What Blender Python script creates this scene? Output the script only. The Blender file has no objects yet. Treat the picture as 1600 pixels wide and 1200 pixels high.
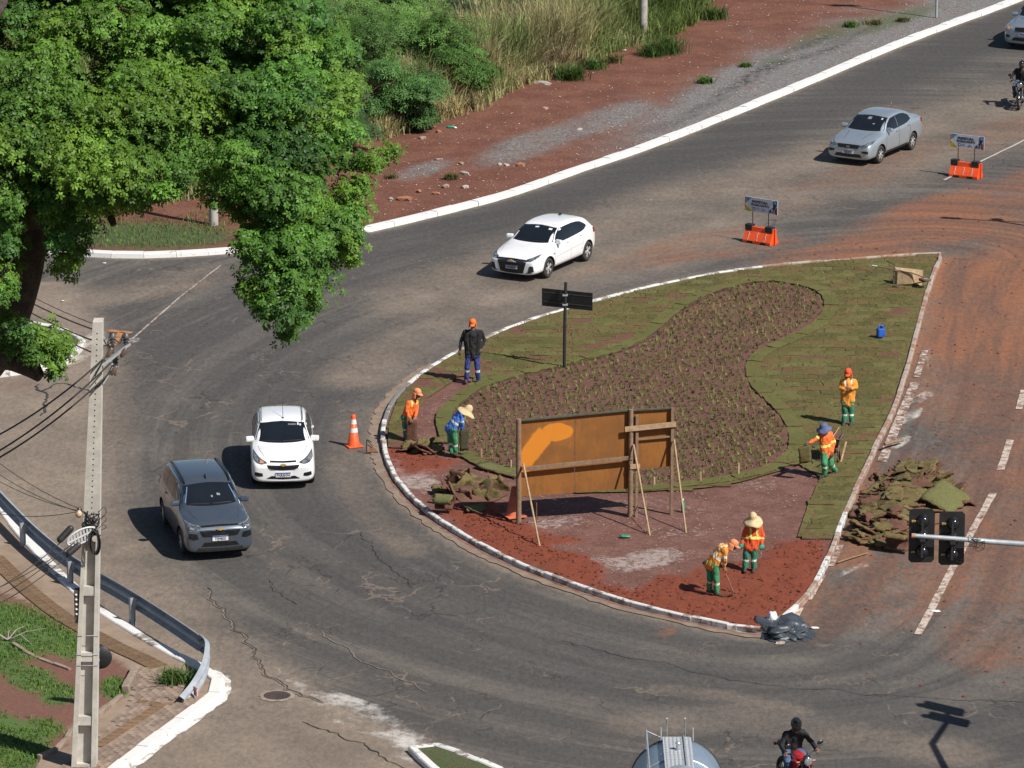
import bpy, bmesh, math, random
import numpy as np
from mathutils import Vector, Matrix, noise as mnoise
from mathutils.bvhtree import BVHTree

SC = bpy.context.scene
R = math.radians
rng = np.random.default_rng(7)
random.seed(7)

# ------------------------------------------------------------------ camera
F_PX, PITCH, CAM_H = 7506.0, R(15.006), 35.3155        # photo is 1600 x 1200
cd = bpy.data.cameras.new('camera')
cam = bpy.data.objects.new('camera', cd)
SC.collection.objects.link(cam)
cd.sensor_fit = 'HORIZONTAL'; cd.sensor_width = 36.0
cd.lens = F_PX * 36.0 / 1600.0
cd.clip_start = 1.0; cd.clip_end = 9000.0
cam.location = (0, 0, CAM_H)
cam.rotation_euler = (R(90) - PITCH, 0, 0)
SC.camera = cam

# ------------------------------------------------------------------ sky, sun, exposure
SUN_EL, SUN_DIR_XY = R(47.0), (0.79, -0.61)
sun_az = math.atan2(SUN_DIR_XY[0], SUN_DIR_XY[1])
world = bpy.data.worlds.new('World'); SC.world = world
world.use_nodes = True
wn = world.node_tree
bg = wn.nodes['Background']
sky = wn.nodes.new('ShaderNodeTexSky')
sky.sky_type = 'NISHITA'; sky.sun_disc = False
sky.sun_elevation = SUN_EL; sky.sun_rotation = sun_az
sky.altitude = 800; sky.air_density = 1.0; sky.dust_density = 1.2; sky.ozone_density = 1.0
wn.links.new(sky.outputs[0], bg.inputs[0])
bg.inputs[1].default_value = 0.062
sl = bpy.data.lights.new('sun', 'SUN'); sl.energy = 4.8; sl.angle = R(0.53); sl.color = (1.0, 0.955, 0.89)
so = bpy.data.objects.new('sun', sl); SC.collection.objects.link(so)
sv = Vector((SUN_DIR_XY[0] * math.cos(SUN_EL), SUN_DIR_XY[1] * math.cos(SUN_EL), math.sin(SUN_EL)))
so.rotation_euler = sv.to_track_quat('Z', 'Y').to_euler()
so.location = (30, 60, 60)
SC.view_settings.view_transform = 'Standard'; SC.view_settings.look = 'None'
SC.view_settings.gamma = 1.0; SC.view_settings.use_curve_mapping = False
SC.view_settings.exposure = 0.32
SC.render.engine = 'CYCLES'
SC.cycles.use_denoising = True
SC.cycles.max_bounces = 5; SC.cycles.diffuse_bounces = 3; SC.cycles.glossy_bounces = 3
SC.cycles.transparent_max_bounces = 6; SC.cycles.caustics_reflective = False; SC.cycles.caustics_refractive = False

# ------------------------------------------------------------------ geometry of the survey photo
_c, _s = math.cos(PITCH), math.sin(PITCH)
def ray(u, v):
    a = (u - 800.0) / F_PX; b = (v - 600.0) / F_PX
    return Vector((a, _c - b * _s, -_s - b * _c))
def G(u, v, z=0.0):
    """ground point (height z) seen at photo pixel u, v"""
    d = ray(u, v); t = (z - CAM_H) / d.z
    return Vector((0, 0, CAM_H)) + d * t
def AT(u, v, Y):
    """point seen at photo pixel u, v at the distance Y"""
    d = ray(u, v); t = Y / d.y
    return Vector((0, 0, CAM_H)) + d * t
def PX(P):
    P = np.atleast_2d(np.asarray(P, float)); dx = P[:, 0]; dy = P[:, 1]; dz = P[:, 2] - CAM_H
    zc = dy * _c - dz * _s; yc = -dz * _c - dy * _s
    return 800 + F_PX * dx / zc, 600 + F_PX * yc / zc
def GL(pts, z=0.0):
    return [G(u, v, z) for u, v in pts]

def in_poly(x, y, poly):
    x = np.asarray(x, float); y = np.asarray(y, float)
    ins = np.zeros(x.shape, bool); n = len(poly)
    j = n - 1
    for i in range(n):
        xi, yi = poly[i][0], poly[i][1]; xj, yj = poly[j][0], poly[j][1]
        if yi != yj:
            c = ((yi > y) != (yj > y)) & (x < (xj - xi) * (y - yi) / (yj - yi) + xi)
            ins ^= c
        j = i
    return ins
def seg_dist(x, y, pts, closed=False):
    """distance to a polyline, and the nearest points"""
    x = np.asarray(x, float); y = np.asarray(y, float)
    best = np.full(x.shape, 1e18); bx = np.zeros(x.shape); by = np.zeros(x.shape)
    n = len(pts)
    for i in range(n if closed else n - 1):
        ax, ay = pts[i][0], pts[i][1]; cx, cy = pts[(i + 1) % n][0], pts[(i + 1) % n][1]
        ex, ey = cx - ax, cy - ay; L = ex * ex + ey * ey + 1e-12
        t = np.clip(((x - ax) * ex + (y - ay) * ey) / L, 0, 1)
        qx, qy = ax + t * ex, ay + t * ey
        d = (x - qx) ** 2 + (y - qy) ** 2
        m = d < best
        best = np.where(m, d, best); bx = np.where(m, qx, bx); by = np.where(m, qy, by)
    return np.sqrt(best), bx, by
def smooth(e0, e1, x):
    t = np.clip((x - e0) / (e1 - e0), 0, 1); return t * t * (3 - 2 * t)
def catmull(pts, n=6, closed=False):
    P = [Vector(p) for p in pts]; out = []
    m = len(P)
    for i in range(m if closed else m - 1):
        p0 = P[(i - 1) % m] if closed or i > 0 else P[0]
        p1 = P[i]; p2 = P[(i + 1) % m]
        p3 = P[(i + 2) % m] if closed or i + 2 < m else P[-1]
        for k in range(n):
            t = k / n
            out.append(0.5 * ((2 * p1) + (p2 - p0) * t + (2 * p0 - 5 * p1 + 4 * p2 - p3) * t * t + (3 * p1 - p0 - 3 * p2 + p3) * t ** 3))
    if not closed: out.append(P[-1])
    return out
def resample(pts, step, closed=False):
    P = [Vector(p) for p in pts]
    if closed: P = P + [P[0]]
    L = [0.0]
    for a, b in zip(P, P[1:]): L.append(L[-1] + (b - a).length)
    n = max(2, int(round(L[-1] / step))); out = []
    j = 0
    for i in range(n + (0 if closed else 1)):
        s = L[-1] * i / n
        while j < len(L) - 2 and L[j + 1] < s: j += 1
        t = (s - L[j]) / max(1e-9, L[j + 1] - L[j])
        out.append(P[j].lerp(P[j + 1], t))
    return out
_vn_tab = rng.random((256, 256))
def vnoise(x, y, scale=1.0, oct=4, seed=0):
    """value noise in 0..1, vectorised"""
    x = np.asarray(x, float) / scale + 17.3 * seed; y = np.asarray(y, float) / scale + 5.7 * seed
    tot = 0.0; amp = 0.5; out = np.zeros(x.shape)
    for o in range(oct):
        xi = np.floor(x).astype(int); yi = np.floor(y).astype(int); fx = x - xi; fy = y - yi
        fx = fx * fx * (3 - 2 * fx); fy = fy * fy * (3 - 2 * fy)
        a = _vn_tab[xi & 255, yi & 255]; b = _vn_tab[(xi + 1) & 255, yi & 255]
        c = _vn_tab[xi & 255, (yi + 1) & 255]; d = _vn_tab[(xi + 1) & 255, (yi + 1) & 255]
        out += amp * ((a * (1 - fx) + b * fx) * (1 - fy) + (c * (1 - fx) + d * fx) * fy); tot += amp
        amp *= 0.5; x = x * 2.03 + 3.1; y = y * 2.03 + 1.7
    return out / tot

# ------------------------------------------------------------------ object helpers
COL = SC.collection
def link(name, me, parent=None, mats=()):
    o = bpy.data.objects.new(name, me); COL.objects.link(o)
    if me is not None:
        for m in (mats if isinstance(mats, (list, tuple)) else [mats]):
            if m is not None: me.materials.append(m)
    if parent is not None: o.parent = parent
    return o
def tag(o, label=None, cat=None, group=None, kind=None):
    if label: o['label'] = label
    if cat: o['category'] = cat
    if group: o['group'] = group
    if kind: o['kind'] = kind
    return o
def thing(name, label, cat, loc=(0, 0, 0), rz=0.0, group=None):
    o = bpy.data.objects.new(name, None); COL.objects.link(o)
    o.empty_display_size = 0.2
    o.location = loc; o.rotation_euler = (0, 0, rz)
    return tag(o, label, cat, group)
def clone(root, loc=None, rot=None, label=None, scale=None):
    r = root.copy(); COL.objects.link(r)
    if loc is not None: r.location = loc
    if rot is not None: r.rotation_euler = rot
    if scale is not None: r.scale = scale
    if label: r['label'] = label
    for ch in list(root.children):
        c = ch.copy(); COL.objects.link(c); c.parent = r
        for g in list(ch.children):
            d = g.copy(); COL.objects.link(d); d.parent = c
    return r
def evaluated(o, keep_name=None):
    """mesh of an object with its modifiers applied"""
    dg = bpy.context.evaluated_depsgraph_get(); dg.update()
    return bpy.data.meshes.new_from_object(o.evaluated_get(dg))

class MB:
    """collects simple solids, then links them as one mesh object"""
    def __init__(s): s.v = []; s.f = []; s.m = []; s.mi = 0; s.sm = []
    def add(s, vs, fs, smooth=False, M=None):
        b = len(s.v)
        for p in vs:
            p = Vector(p)
            s.v.append(tuple(M @ p) if M is not None else tuple(p))
        for f in fs:
            s.f.append(tuple(b + i for i in f)); s.m.append(s.mi); s.sm.append(smooth)
        return s
    def box(s, c, d, rot=None, M=None):
        x, y, z = d[0] / 2, d[1] / 2, d[2] / 2
        vs = [Vector((i * x, j * y, k * z)) for i in (-1, 1) for j in (-1, 1) for k in (-1, 1)]
        if rot is not None:
            rm = rot if isinstance(rot, Matrix) else Matrix.Rotation(rot, 3, 'Z')
            vs = [rm @ p for p in vs]
        vs = [p + Vector(c) for p in vs]
        return s.add(vs, [(0, 1, 3, 2), (4, 6, 7, 5), (0, 4, 5, 1), (2, 3, 7, 6), (0, 2, 6, 4), (1, 5, 7, 3)], M=M)
    def bevbox(s, c, d, b, rot=None):
        """box with chamfered edges"""
        bm = bmesh.new(); bmesh.ops.create_cube(bm, size=1.0)
        for v in bm.verts: v.co = Vector((v.co.x * d[0], v.co.y * d[1], v.co.z * d[2]))
        bmesh.ops.bevel(bm, geom=bm.edges[:], offset=b, segments=2, affect='EDGES', profile=0.6)
        rm = Matrix.Identity(3) if rot is None else (rot if isinstance(rot, Matrix) else Matrix.Rotation(rot, 3, 'Z'))
        bm.verts.index_update()
        vs = [rm @ v.co + Vector(c) for v in bm.verts]; fs = [[v.index for v in f.verts] for f in bm.faces]
        bm.free()
        return s.add(vs, fs)
    def bar(s, a, b, r0, r1=None, n=8, caps=True, smooth=True):
        a = Vector(a); b = Vector(b); r1 = r0 if r1 is None else r1
        d = (b - a); q = d.to_track_quat('Z', 'Y').to_matrix()
        vs = []
        for p, r in ((a, r0), (b, r1)):
            for i in range(n):
                t = 2 * math.pi * i / n
                vs.append(p + q @ Vector((r * math.cos(t), r * math.sin(t), 0)))
        fs = [(i, (i + 1) % n, n + (i + 1) % n, n + i) for i in range(n)]
        s.add(vs, fs, smooth)
        if caps: s.add(vs[:n], [tuple(range(n))[::-1]]); s.add(vs[n:], [tuple(range(n))])
        return s
    def beam(s, a, b, w, h, up=(0, 0, 1)):
        """rectangular bar from a to b"""
        a = Vector(a); b = Vector(b); d = (b - a); L = d.length; d.normalize()
        up = Vector(up)
        if abs(d.dot(up)) > 0.98: up = Vector((0, 1, 0))
        x = d.cross(up).normalized(); z = x.cross(d)
        rm = Matrix((x, d, z)).transposed()
        return s.box((a + b) / 2, (w, L, h), rm)
    def tube(s, pts, r, n=6, caps=True):
        P = [Vector(p) for p in pts]; rs = r if isinstance(r, (list, tuple)) else [r] * len(P)
        vs = []; ref = None
        for i, p in enumerate(P):
            d = (P[min(i + 1, len(P) - 1)] - P[max(i - 1, 0)])
            if d.length < 1e-9: d = Vector((0, 0, 1))
            d.normalize()
            if ref is None: ref = Vector((0, 0, 1)) if abs(d.z) < 0.9 else Vector((1, 0, 0))
            x = d.cross(ref)
            if x.length < 1e-5: x = d.orthogonal()
            x.normalize(); y = x.cross(d); ref = y * 1.0
            for k in range(n):
                t = 2 * math.pi * k / n
                vs.append(p + (x * math.cos(t) + y * math.sin(t)) * rs[i])
        fs = []
        for i in range(len(P) - 1):
            for k in range(n):
                a = i * n + k; b2 = i * n + (k + 1) % n
                fs.append((a, a + n, b2 + n, b2))
        s.add(vs, fs, True)
        if caps: s.add(vs[:n], [tuple(range(n))]); s.add(vs[-n:], [tuple(range(n))[::-1]])
        return s
    def lathe(s, prof, c=(0, 0, 0), axis='Z', n=20, smooth=True):
        """prof: (radius, height) pairs"""
        vs = []
        for r, h in prof:
            for i in range(n):
                t = 2 * math.pi * i / n; x, y = r * math.cos(t), r * math.sin(t)
                p = {'Z': (x, y, h), 'Y': (x, h, y), 'X': (h, x, y)}[axis]
                vs.append(Vector(p) + Vector(c))
        fs = []
        for j in range(len(prof) - 1):
            for i in range(n):
                a = j * n + i; b = j * n + (i + 1) % n
                f = (a, b, b + n, a + n)
                fs.append(f if axis != 'Y' else f[::-1])
        return s.add(vs, fs, smooth)
    def ell(s, c, r, n=10, M=None):
        vs = []; fs = []; m = max(4, n // 2 + 1)
        for j in range(m + 1):
            ph = math.pi * j / m
            for i in range(n):
                t = 2 * math.pi * i / n
                p = Vector((r[0] * math.sin(ph) * math.cos(t), r[1] * math.sin(ph) * math.sin(t), r[2] * math.cos(ph)))
                if M is not None: p = M @ p
                vs.append(p + Vector(c))
        for j in range(m):
            for i in range(n):
                a = j * n + i; b = j * n + (i + 1) % n
                fs.append((a, a + n, b + n, b))
        return s.add(vs, fs, True)
    def prism(s, poly, z0, z1):
        """vertical prism over a counter-clockwise outline"""
        n = len(poly)
        vs = [(p[0], p[1], z0) for p in poly] + [(p[0], p[1], z1) for p in poly]
        fs = [tuple(range(n))[::-1], tuple(range(n, 2 * n))] + [(i, (i + 1) % n, n + (i + 1) % n, n + i) for i in range(n)]
        return s.add(vs, fs)
    def plate(s, poly2, o, ux, uy, t):
        """flat plate of thickness t: poly2 in the (ux, uy) plane about o"""
        ux = Vector(ux); uy = Vector(uy); nn = ux.cross(uy).normalized(); o = Vector(o); n = len(poly2)
        vs = [o + ux * a + uy * b for a, b in poly2] + [o + ux * a + uy * b + nn * t for a, b in poly2]
        fs = [tuple(range(n))[::-1], tuple(range(n, 2 * n))] + [(i, (i + 1) % n, n + (i + 1) % n, n + i) for i in range(n)]
        return s.add(vs, fs)
    def mesh(s, name):
        me = bpy.data.meshes.new(name); me.from_pydata(s.v, [], s.f); me.validate(clean_customdata=False)
        if len(me.polygons) == len(s.f):
            me.polygons.foreach_set('material_index', s.m)
            me.polygons.foreach_set('use_smooth', s.sm)
        me.update(); return me
    def build(s, name, mats, parent=None, loc=None, fix=False):
        me = s.mesh(name)
        if fix:
            bm = bmesh.new(); bm.from_mesh(me); bmesh.ops.recalc_face_normals(bm, faces=bm.faces); bm.to_mesh(me); bm.free()
        o = link(name, me, parent, mats)
        if loc is not None: o.location = loc
        return o

def np_mesh(name, V, F, mats=(), attrs=None, smooth=False, parent=None, cols=None):
    """fast mesh from arrays (F: n x 3 or n x 4)"""
    V = np.ascontiguousarray(V, np.float32); F = np.ascontiguousarray(F, np.int32)
    me = bpy.data.meshes.new(name); k = F.shape[1]
    me.vertices.add(len(V)); me.vertices.foreach_set('co', V.ravel())
    me.loops.add(F.size); me.loops.foreach_set('vertex_index', F.ravel())
    me.polygons.add(len(F)); me.polygons.foreach_set('loop_start', np.arange(0, F.size, k, dtype=np.int32))
    me.polygons.foreach_set('loop_total', np.full(len(F), k, np.int32))
    if smooth: me.polygons.foreach_set('use_smooth', np.ones(len(F), bool))
    me.update(calc_edges=True)
    for nme, arr in (attrs or {}).items():
        a = me.attributes.new(nme, 'FLOAT', 'POINT'); a.data.foreach_set('value', np.ascontiguousarray(arr, np.float32))
    if cols is not None:
        a = me.attributes.new('tint', 'FLOAT_COLOR', 'POINT')
        c4 = np.ones((len(V), 4), np.float32); c4[:, :3] = cols; a.data.foreach_set('color', c4.ravel())
    return link(name, me, parent, mats)

# ------------------------------------------------------------------ materials
class NT:
    def __init__(s, name):
        s.mat = bpy.data.materials.new(name); s.mat.use_nodes = True
        s.t = s.mat.node_tree; s.b = s.t.nodes['Principled BSDF']
        s.co = s.t.nodes.new('ShaderNodeTexCoord'); s.geo = None
    def n(s, typ): return s.t.nodes.new(typ)
    def l(s, a, b): s.t.links.new(a, b)
    def val(s, sock, x):
        if hasattr(x, 'is_output') or isinstance(x, bpy.types.NodeSocket): s.l(x, sock)
        elif isinstance(x, (tuple, list)): sock.default_value = tuple(x) + ((1.0,) if len(x) == 3 and sock.type == 'RGBA' else ())
        else: sock.default_value = x
    def pos(s):
        if s.geo is None: s.geo = s.n('ShaderNodeNewGeometry')
        return s.geo.outputs['Position']
    def mapping(s, vec, scale=(1, 1, 1), rot=(0, 0, 0)):
        m = s.n('ShaderNodeMapping'); s.l(vec, m.inputs[0]); m.inputs['Scale'].default_value = scale; m.inputs['Rotation'].default_value = rot
        return m.outputs[0]
    def noise(s, vec, scale, detail=5, rough=0.6, dist=0.0):
        m = s.n('ShaderNodeTexNoise'); s.l(vec, m.inputs['Vector']); m.inputs['Scale'].default_value = scale
        m.inputs['Detail'].default_value = detail; m.inputs['Roughness'].default_value = rough; m.inputs['Distortion'].default_value = dist
        return m.outputs['Fac']
    def voro(s, vec, scale, feat='F1', out='Distance', rand=1.0):
        m = s.n('ShaderNodeTexVoronoi'); m.feature = feat; s.l(vec, m.inputs['Vector']); m.inputs['Scale'].default_value = scale
        m.inputs['Randomness'].default_value = rand
        return m.outputs[out]
    def math(s, op, a, b=0.0, c=None, clamp=False):
        m = s.n('ShaderNodeMath'); m.operation = op; m.use_clamp = clamp
        s.val(m.inputs[0], a); s.val(m.inputs[1], b)
        if c is not None: s.val(m.inputs[2], c)
        return m.outputs[0]
    def ramp(s, f, lo, hi, a=0.0, b=1.0):
        m = s.n('ShaderNodeMapRange'); m.interpolation_type = 'SMOOTHSTEP'
        s.val(m.inputs['Value'], f); m.inputs['From Min'].default_value = lo; m.inputs['From Max'].default_value = hi
        m.inputs['To Min'].default_value = a; m.inputs['To Max'].default_value = b
        return m.outputs[0]
    def mix(s, f, a, b, mode='MIX'):
        m = s.n('ShaderNodeMix'); m.data_type = 'RGBA'; m.blend_type = mode
        s.val(m.inputs['Factor'], f); s.val(m.inputs['A'], a) if False else s.val(m.inputs[6], a); s.val(m.inputs[7], b)
        return m.outputs[2]
    def attr(s, name, out='Fac'):
        m = s.n('ShaderNodeAttribute'); m.attribute_name = name; return m.outputs[out]
    def bump(s, h, strength=0.3, dist=0.02, prev=None):
        m = s.n('ShaderNodeBump'); s.l(h, m.inputs['Height']); m.inputs['Strength'].default_value = strength; m.inputs['Distance'].default_value = dist
        if prev is not None: s.l(prev, m.inputs['Normal'])
        return m.outputs[0]
    def done(s, col, rough=0.8, normal=None, metal=0.0, spec=None):
        s.val(s.b.inputs['Base Color'], col); s.val(s.b.inputs['Roughness'], rough); s.val(s.b.inputs['Metallic'], metal)
        if spec is not None: s.b.inputs['Specular IOR Level'].default_value = spec
        if normal is not None: s.l(normal, s.b.inputs['Normal'])
        return s.mat

def mat(name, c1, c2=None, scale=8.0, rough=0.7, metal=0.0, bump=0.0, bscale=None, coat=0.0, lo=0.35, hi=0.65, spec=None, rand=0.0, bdist=0.01):
    t = NT(name); v = t.co.outputs['Object']
    c2 = c2 or tuple(min(1, x * 0.75) for x in c1)
    f = t.ramp(t.noise(v, scale, 6, 0.65), lo, hi)
    col = t.mix(f, c1, c2)
    if rand:
        oi = t.n('ShaderNodeObjectInfo')
        h = t.n('ShaderNodeHueSaturation'); t.l(col, h.inputs['Color'])
        t.l(t.ramp(oi.outputs['Random'], 0, 1, 1 - rand, 1 + rand), h.inputs['Value'])
        col = h.outputs[0]
    nr = t.bump(t.noise(v, bscale or scale * 4, 4), bump, bdist) if bump else None
    m = t.done(col, rough, nr, metal, spec)
    if coat:
        t.b.inputs['Coat Weight'].default_value = coat; t.b.inputs['Coat Roughness'].default_value = 0.04
    return m
# ================================================================== SETTING
# outlines traced on the survey photo (pixels of the 1600 x 1200 picture)
KERB_TOP = [(1680, -42), (1570, 3), (1490, 32), (1400, 66), (1300, 108), (1200, 150), (1100, 190), (1000, 228), (900, 262), (800, 297), (700, 324), (600, 348), (540, 361), (480, 372), (420, 381), (360, 387), (300, 391), (240, 394), (180, 394), (120, 391), (60, 389), (0, 386), (-120, 380), (-300, 372)]
MEDIAN = [(1468, 394), (1400, 398), (1300, 405), (1200, 414), (1100, 428), (1000, 450), (930, 468), (860, 488), (800, 508), (750, 530), (700, 556), (660, 580), (630, 605), (610, 632), (600, 660), (599, 690), (607, 720), (627, 755), (661, 790), (700, 818), (760, 853), (820, 881), (900, 911), (980, 937), (1060, 957), (1120, 970), (1190, 981), (1225, 960), (1262, 925), (1288, 880), (1304, 845), (1320, 800), (1345, 745), (1370, 690), (1395, 640), (1418, 570), (1434, 510), (1449, 455), (1461, 418)]
KERB_LOW = [(-60, 690), (0, 787), (60, 862), (130, 930), (200, 978), (290, 1030), (330, 1047), (341, 1062), (336, 1080), (312, 1100), (270, 1130), (190, 1190), (120, 1250), (20, 1330)]
BED = [(720, 632), (752, 608), (800, 591), (850, 579), (920, 562), (980, 545), (1020, 522), (1060, 488), (1100, 464), (1150, 447), (1200, 441), (1250, 447), (1282, 460), (1287, 482), (1268, 507), (1220, 532), (1182, 550), (1166, 570), (1172, 600), (1195, 625), (1220, 650), (1233, 680), (1229, 705), (1205, 725), (1160, 740), (1100, 750), (1040, 757), (970, 760), (890, 752), (800, 735), (750, 715), (718, 692), (706, 664), (708, 645)]
GRASS_EDGE = [(420, 250), (500, 232), (570, 222), (600, 212), (650, 200), (700, 186), (760, 160), (830, 132), (890, 112), (960, 85), (1020, 66), (1080, 45), (1110, 5), (1130, -40)]

Zk = 0.15
kerb_top_w = catmull(GL(KERB_TOP, Zk), 5)
median_w = catmull(GL(MEDIAN, Zk), 4, True)
kerb_low_w = catmull(GL(KERB_LOW, Zk), 5)
bed_w = catmull(GL(BED, 0.13), 4, True)
grass_edge_w = GL(GRASS_EDGE, 0.1)

def blobs(u, v, lst):
    """soft elliptic patches: (u, v, ru, rv, angle, strength)"""
    out = np.zeros(u.shape)
    for cu, cv, ru, rv, an, st in lst:
        a = R(an); x = (u - cu) * math.cos(a) + (v - cv) * math.sin(a); y = -(u - cu) * math.sin(a) + (v - cv) * math.cos(a)
        d = np.sqrt((x / ru) ** 2 + (y / rv) ** 2)
        out = np.maximum(out, st * (1 - smooth(0.45, 1.0, d)))
    return out
def strokes(u, v, lst):
    """soft lines: (points, half width in pixels across, strength); distances measured with v stretched to ground proportions"""
    out = np.zeros(u.shape)
    for pts, w, st in lst:
        d, _, _ = seg_dist(u, v * 3.0, [(p[0], p[1] * 3.0) for p in pts])
        out = np.maximum(out, st * (1 - smooth(0.25, 1.0, d / w)))
    return out

# ------------------------------------------------------------------ ground to the horizon
def grid_xy(x0, x1, y0, y1, dx, dy):
    nx = int(round((x1 - x0) / dx)) + 1; ny = int(round((y1 - y0) / dy)) + 1
    X, Y = np.meshgrid(np.linspace(x0, x1, nx), np.linspace(y0, y1, ny))
    idx = np.arange(nx * ny).reshape(ny, nx)
    F = np.stack([idx[:-1, :-1], idx[:-1, 1:], idx[1:, 1:], idx[1:, :-1]], -1).reshape(-1, 4)
    return X.ravel(), Y.ravel(), F

t = NT('red_ground')
p = t.pos()
gc = t.mix(t.ramp(t.noise(p, 0.15, 7), .4, .62), (0.16, 0.065, 0.04), (0.10, 0.10, 0.045))
M_ground = t.done(gc, 0.95, t.bump(t.noise(p, 3, 6), .4, .05))
X, Y, F = grid_xy(-2600, 2600, -600, 6000, 130, 110)
Z = -0.06 + 0.0 * X
ground = np_mesh('ground', np.stack([X, Y, Z], 1), F, M_ground); tag(ground, kind='structure')

# ------------------------------------------------------------------ asphalt
X, Y, F = grid_xy(-34, 34, 84, 214, 0.2, 0.36)
U, V = PX(np.stack([X, Y, 0 * X], 1))
def arc(x, y, pts):
    best = np.full(x.shape, 1e18); out = np.zeros(x.shape); s = 0.0; n = len(pts)
    for i in range(n):
        a, c = pts[i], pts[(i + 1) % n]; ex, ey = c.x - a.x, c.y - a.y; L = math.hypot(ex, ey) + 1e-9
        tt = np.clip(((x - a.x) * ex + (y - a.y) * ey) / L / L, 0, 1); d = (x - a.x - tt * ex) ** 2 + (y - a.y - tt * ey) ** 2
        m = d < best; best = np.where(m, d, best); out = np.where(m, s + tt * L, out); s += L
    return out
along = arc(X, Y, resample(median_w, 1.2, True))
nz1 = vnoise(X, Y, 3.0, 5, 1); nz2 = vnoise(X, Y, 0.9, 4, 2); nz3 = vnoise(X, Y, 9.0, 4, 3)
dk_m, _, _ = seg_dist(X, Y, median_w, True)
inm = in_poly(X, Y, median_w)
dk_t, _, _ = seg_dist(X, Y, kerb_top_w)
dk_l, _, _ = seg_dist(X, Y, kerb_low_w)
# pale dust: left shoulder, gutters
left_line = [(140, 470), (195, 560), (210, 640), (205, 740), (225, 820), (300, 905), (360, 960), (430, 1020), (520, 1085), (640, 1140), (800, 1205), (900, 1260)]
d_left, qx, qy = seg_dist(U, V * 2.2, [(a, b * 2.2) for a, b in left_line])
lx = np.interp(V, [p_[1] for p_ in left_line], [p_[0] for p_ in left_line])
dust = np.where(V > 440, smooth(60, -90, U - lx), 0.0) * 0.95
dust = np.maximum(dust, 0.85 * np.where(~inm, 1 - smooth(0.15, 1.0, dk_m * (0.7 + 0.8 * nz2)), 0) * smooth(500, 640, V) * smooth(1250, 1000, U))
dust = np.maximum(dust, 0.5 * (1 - smooth(0.1, 1.5, dk_m)) * (V < 620))
dust = np.maximum(dust, 0.8 * (1 - smooth(0.0, 0.7, dk_t * (0.6 + 0.8 * nz2))))
dust = np.maximum(dust, strokes(U, V, [([(560, 590), (600, 560), (700, 510), (850, 455), (1000, 410), (1150, 370)], 120, .55), ([(560, 640), (540, 720), (570, 800), (640, 860)], 60, .45), ([(700, 470), (900, 400), (1100, 320), (1300, 270), (1600, 170)], 210, .62),
                                      ([(1000, 1130), (1150, 1120), (1330, 1150), (1500, 1180)], 110, .45), ([(1030, 1075), (1130, 1085), (1250, 1110)], 40, .5),
                                      ([(80, 480), (200, 455), (330, 430)], 80, .45)]))
kb = (1 - smooth(0.12, .75, dk_m * (.7 + .6 * nz2))) * smooth(560, 660, V) * smooth(1260, 1150, U) * (U > 560)
dust = np.clip(np.maximum(dust * (0.58 + 0.9 * nz1), 1.15 * kb), 0, 1.2); dust = dust * (1 - .25 * strokes(U, V, [([(150, 600), (170, 720), (190, 800), (250, 900), (330, 990), (420, 1100), (480, 1200)], 60, 1), ([(60, 640), (110, 740), (170, 850), (260, 950), (340, 1100), (380, 1200)], 40, .8), ([(0, 455), (200, 440), (420, 425)], 40, .8), ([(650, 560), (760, 500), (900, 452), (1100, 398)], 50, .9), ([(640, 500), (780, 440), (1000, 370), (1300, 268), (1600, 190)], 45, .9)]))
# red mud
red = blobs(U, V, [(1650, 470, 330, 190, -12, .95), (1480, 345, 270, 62, -14, .82), (1300, 395, 190, 26, -8, .75), (1490, 430, 60, 42, 0, 1.0), (1640, 760, 300, 330, 0, .60), (1470, 800, 150, 190, -40, .62), (1500, 620, 120, 130, -30, .62), (1400, 925, 220, 90, -20, .66), (1560, 990, 160, 90, 0, .48),
                     (1330, 860, 50, 60, -40, .8), (1260, 960, 45, 40, -40, .8), (1040, 989, 26, 9, -10, 1.2), (1350, 270, 230, 40, -20, .42), (1560, 210, 120, 36, -20, .45), (1080, 380, 170, 24, -12, .42), (960, 415, 110, 18, -14, .35), (580, 660, 26, 80, 0, .35), (215, 905, 40, 9, 25, .45), (300, 700, 60, 14, 0, .15), (1620, 300, 150, 60, -20, .8), (1180, 388, 120, 16, -10, .6), (1050, 405, 160, 14, -10, .45), (1520, 640, 40, 80, 0, .4),
                     (20, 600, 50, 18, 0, .3)])
red = np.maximum(red, 0.75 * (1 - smooth(0.0, 0.9, dk_m)) * smooth(1200, 1290, U) * ~inm)
red = np.clip(red * (0.35 + 1.25 * nz1) * smooth(1075 + 0 * U, 1010, V - (U - 1230) * 0.22), 0, 1)
# newer, darker surfacing and tyre-polished lanes
dark = strokes(U, V, [([(1640, 20), (1500, 75), (1300, 160), (1100, 240), (950, 292), (800, 335), (680, 372), (560, 400), (440, 425)], 100, .95),
                      ([(420, 470), (380, 560), (350, 640)], 150, .45), ([(520, 560), (470, 650), (500, 780), (600, 900), (760, 990), (950, 1050), (1250, 1110), (1600, 1140)], 200, .7),
                      ([(660, 900), (800, 965), (960, 1015), (1150, 1050)], 60, .5), ([(1250, 1010), (1400, 1050), (1600, 1090)], 40, .5),
                      ([(830, 345), (770, 385), (640, 420), (560, 440)], 50, .5), ([(1270, 980), (1330, 930), (1400, 880)], 60, .5)])
dark = np.maximum(dark, blobs(U, V, [(780, 345, 70, 14, -12, .5), (740, 400, 90, 16, -8, .5), (1345, 328, 60, 12, -12, .8), (1290, 440, 60, 14, -14, .5), (1400, 940, 60, 14, -15, .7), (1330, 1010, 110, 14, 5, .7), (100, 610, 60, 14, 0, .6), (40, 580, 60, 12, 0, .5), (85, 750, 50, 10, 20, .8), (75, 620, 30, 6, 30, .9), (60, 705, 14, 5, 20, .7)]))
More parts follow.
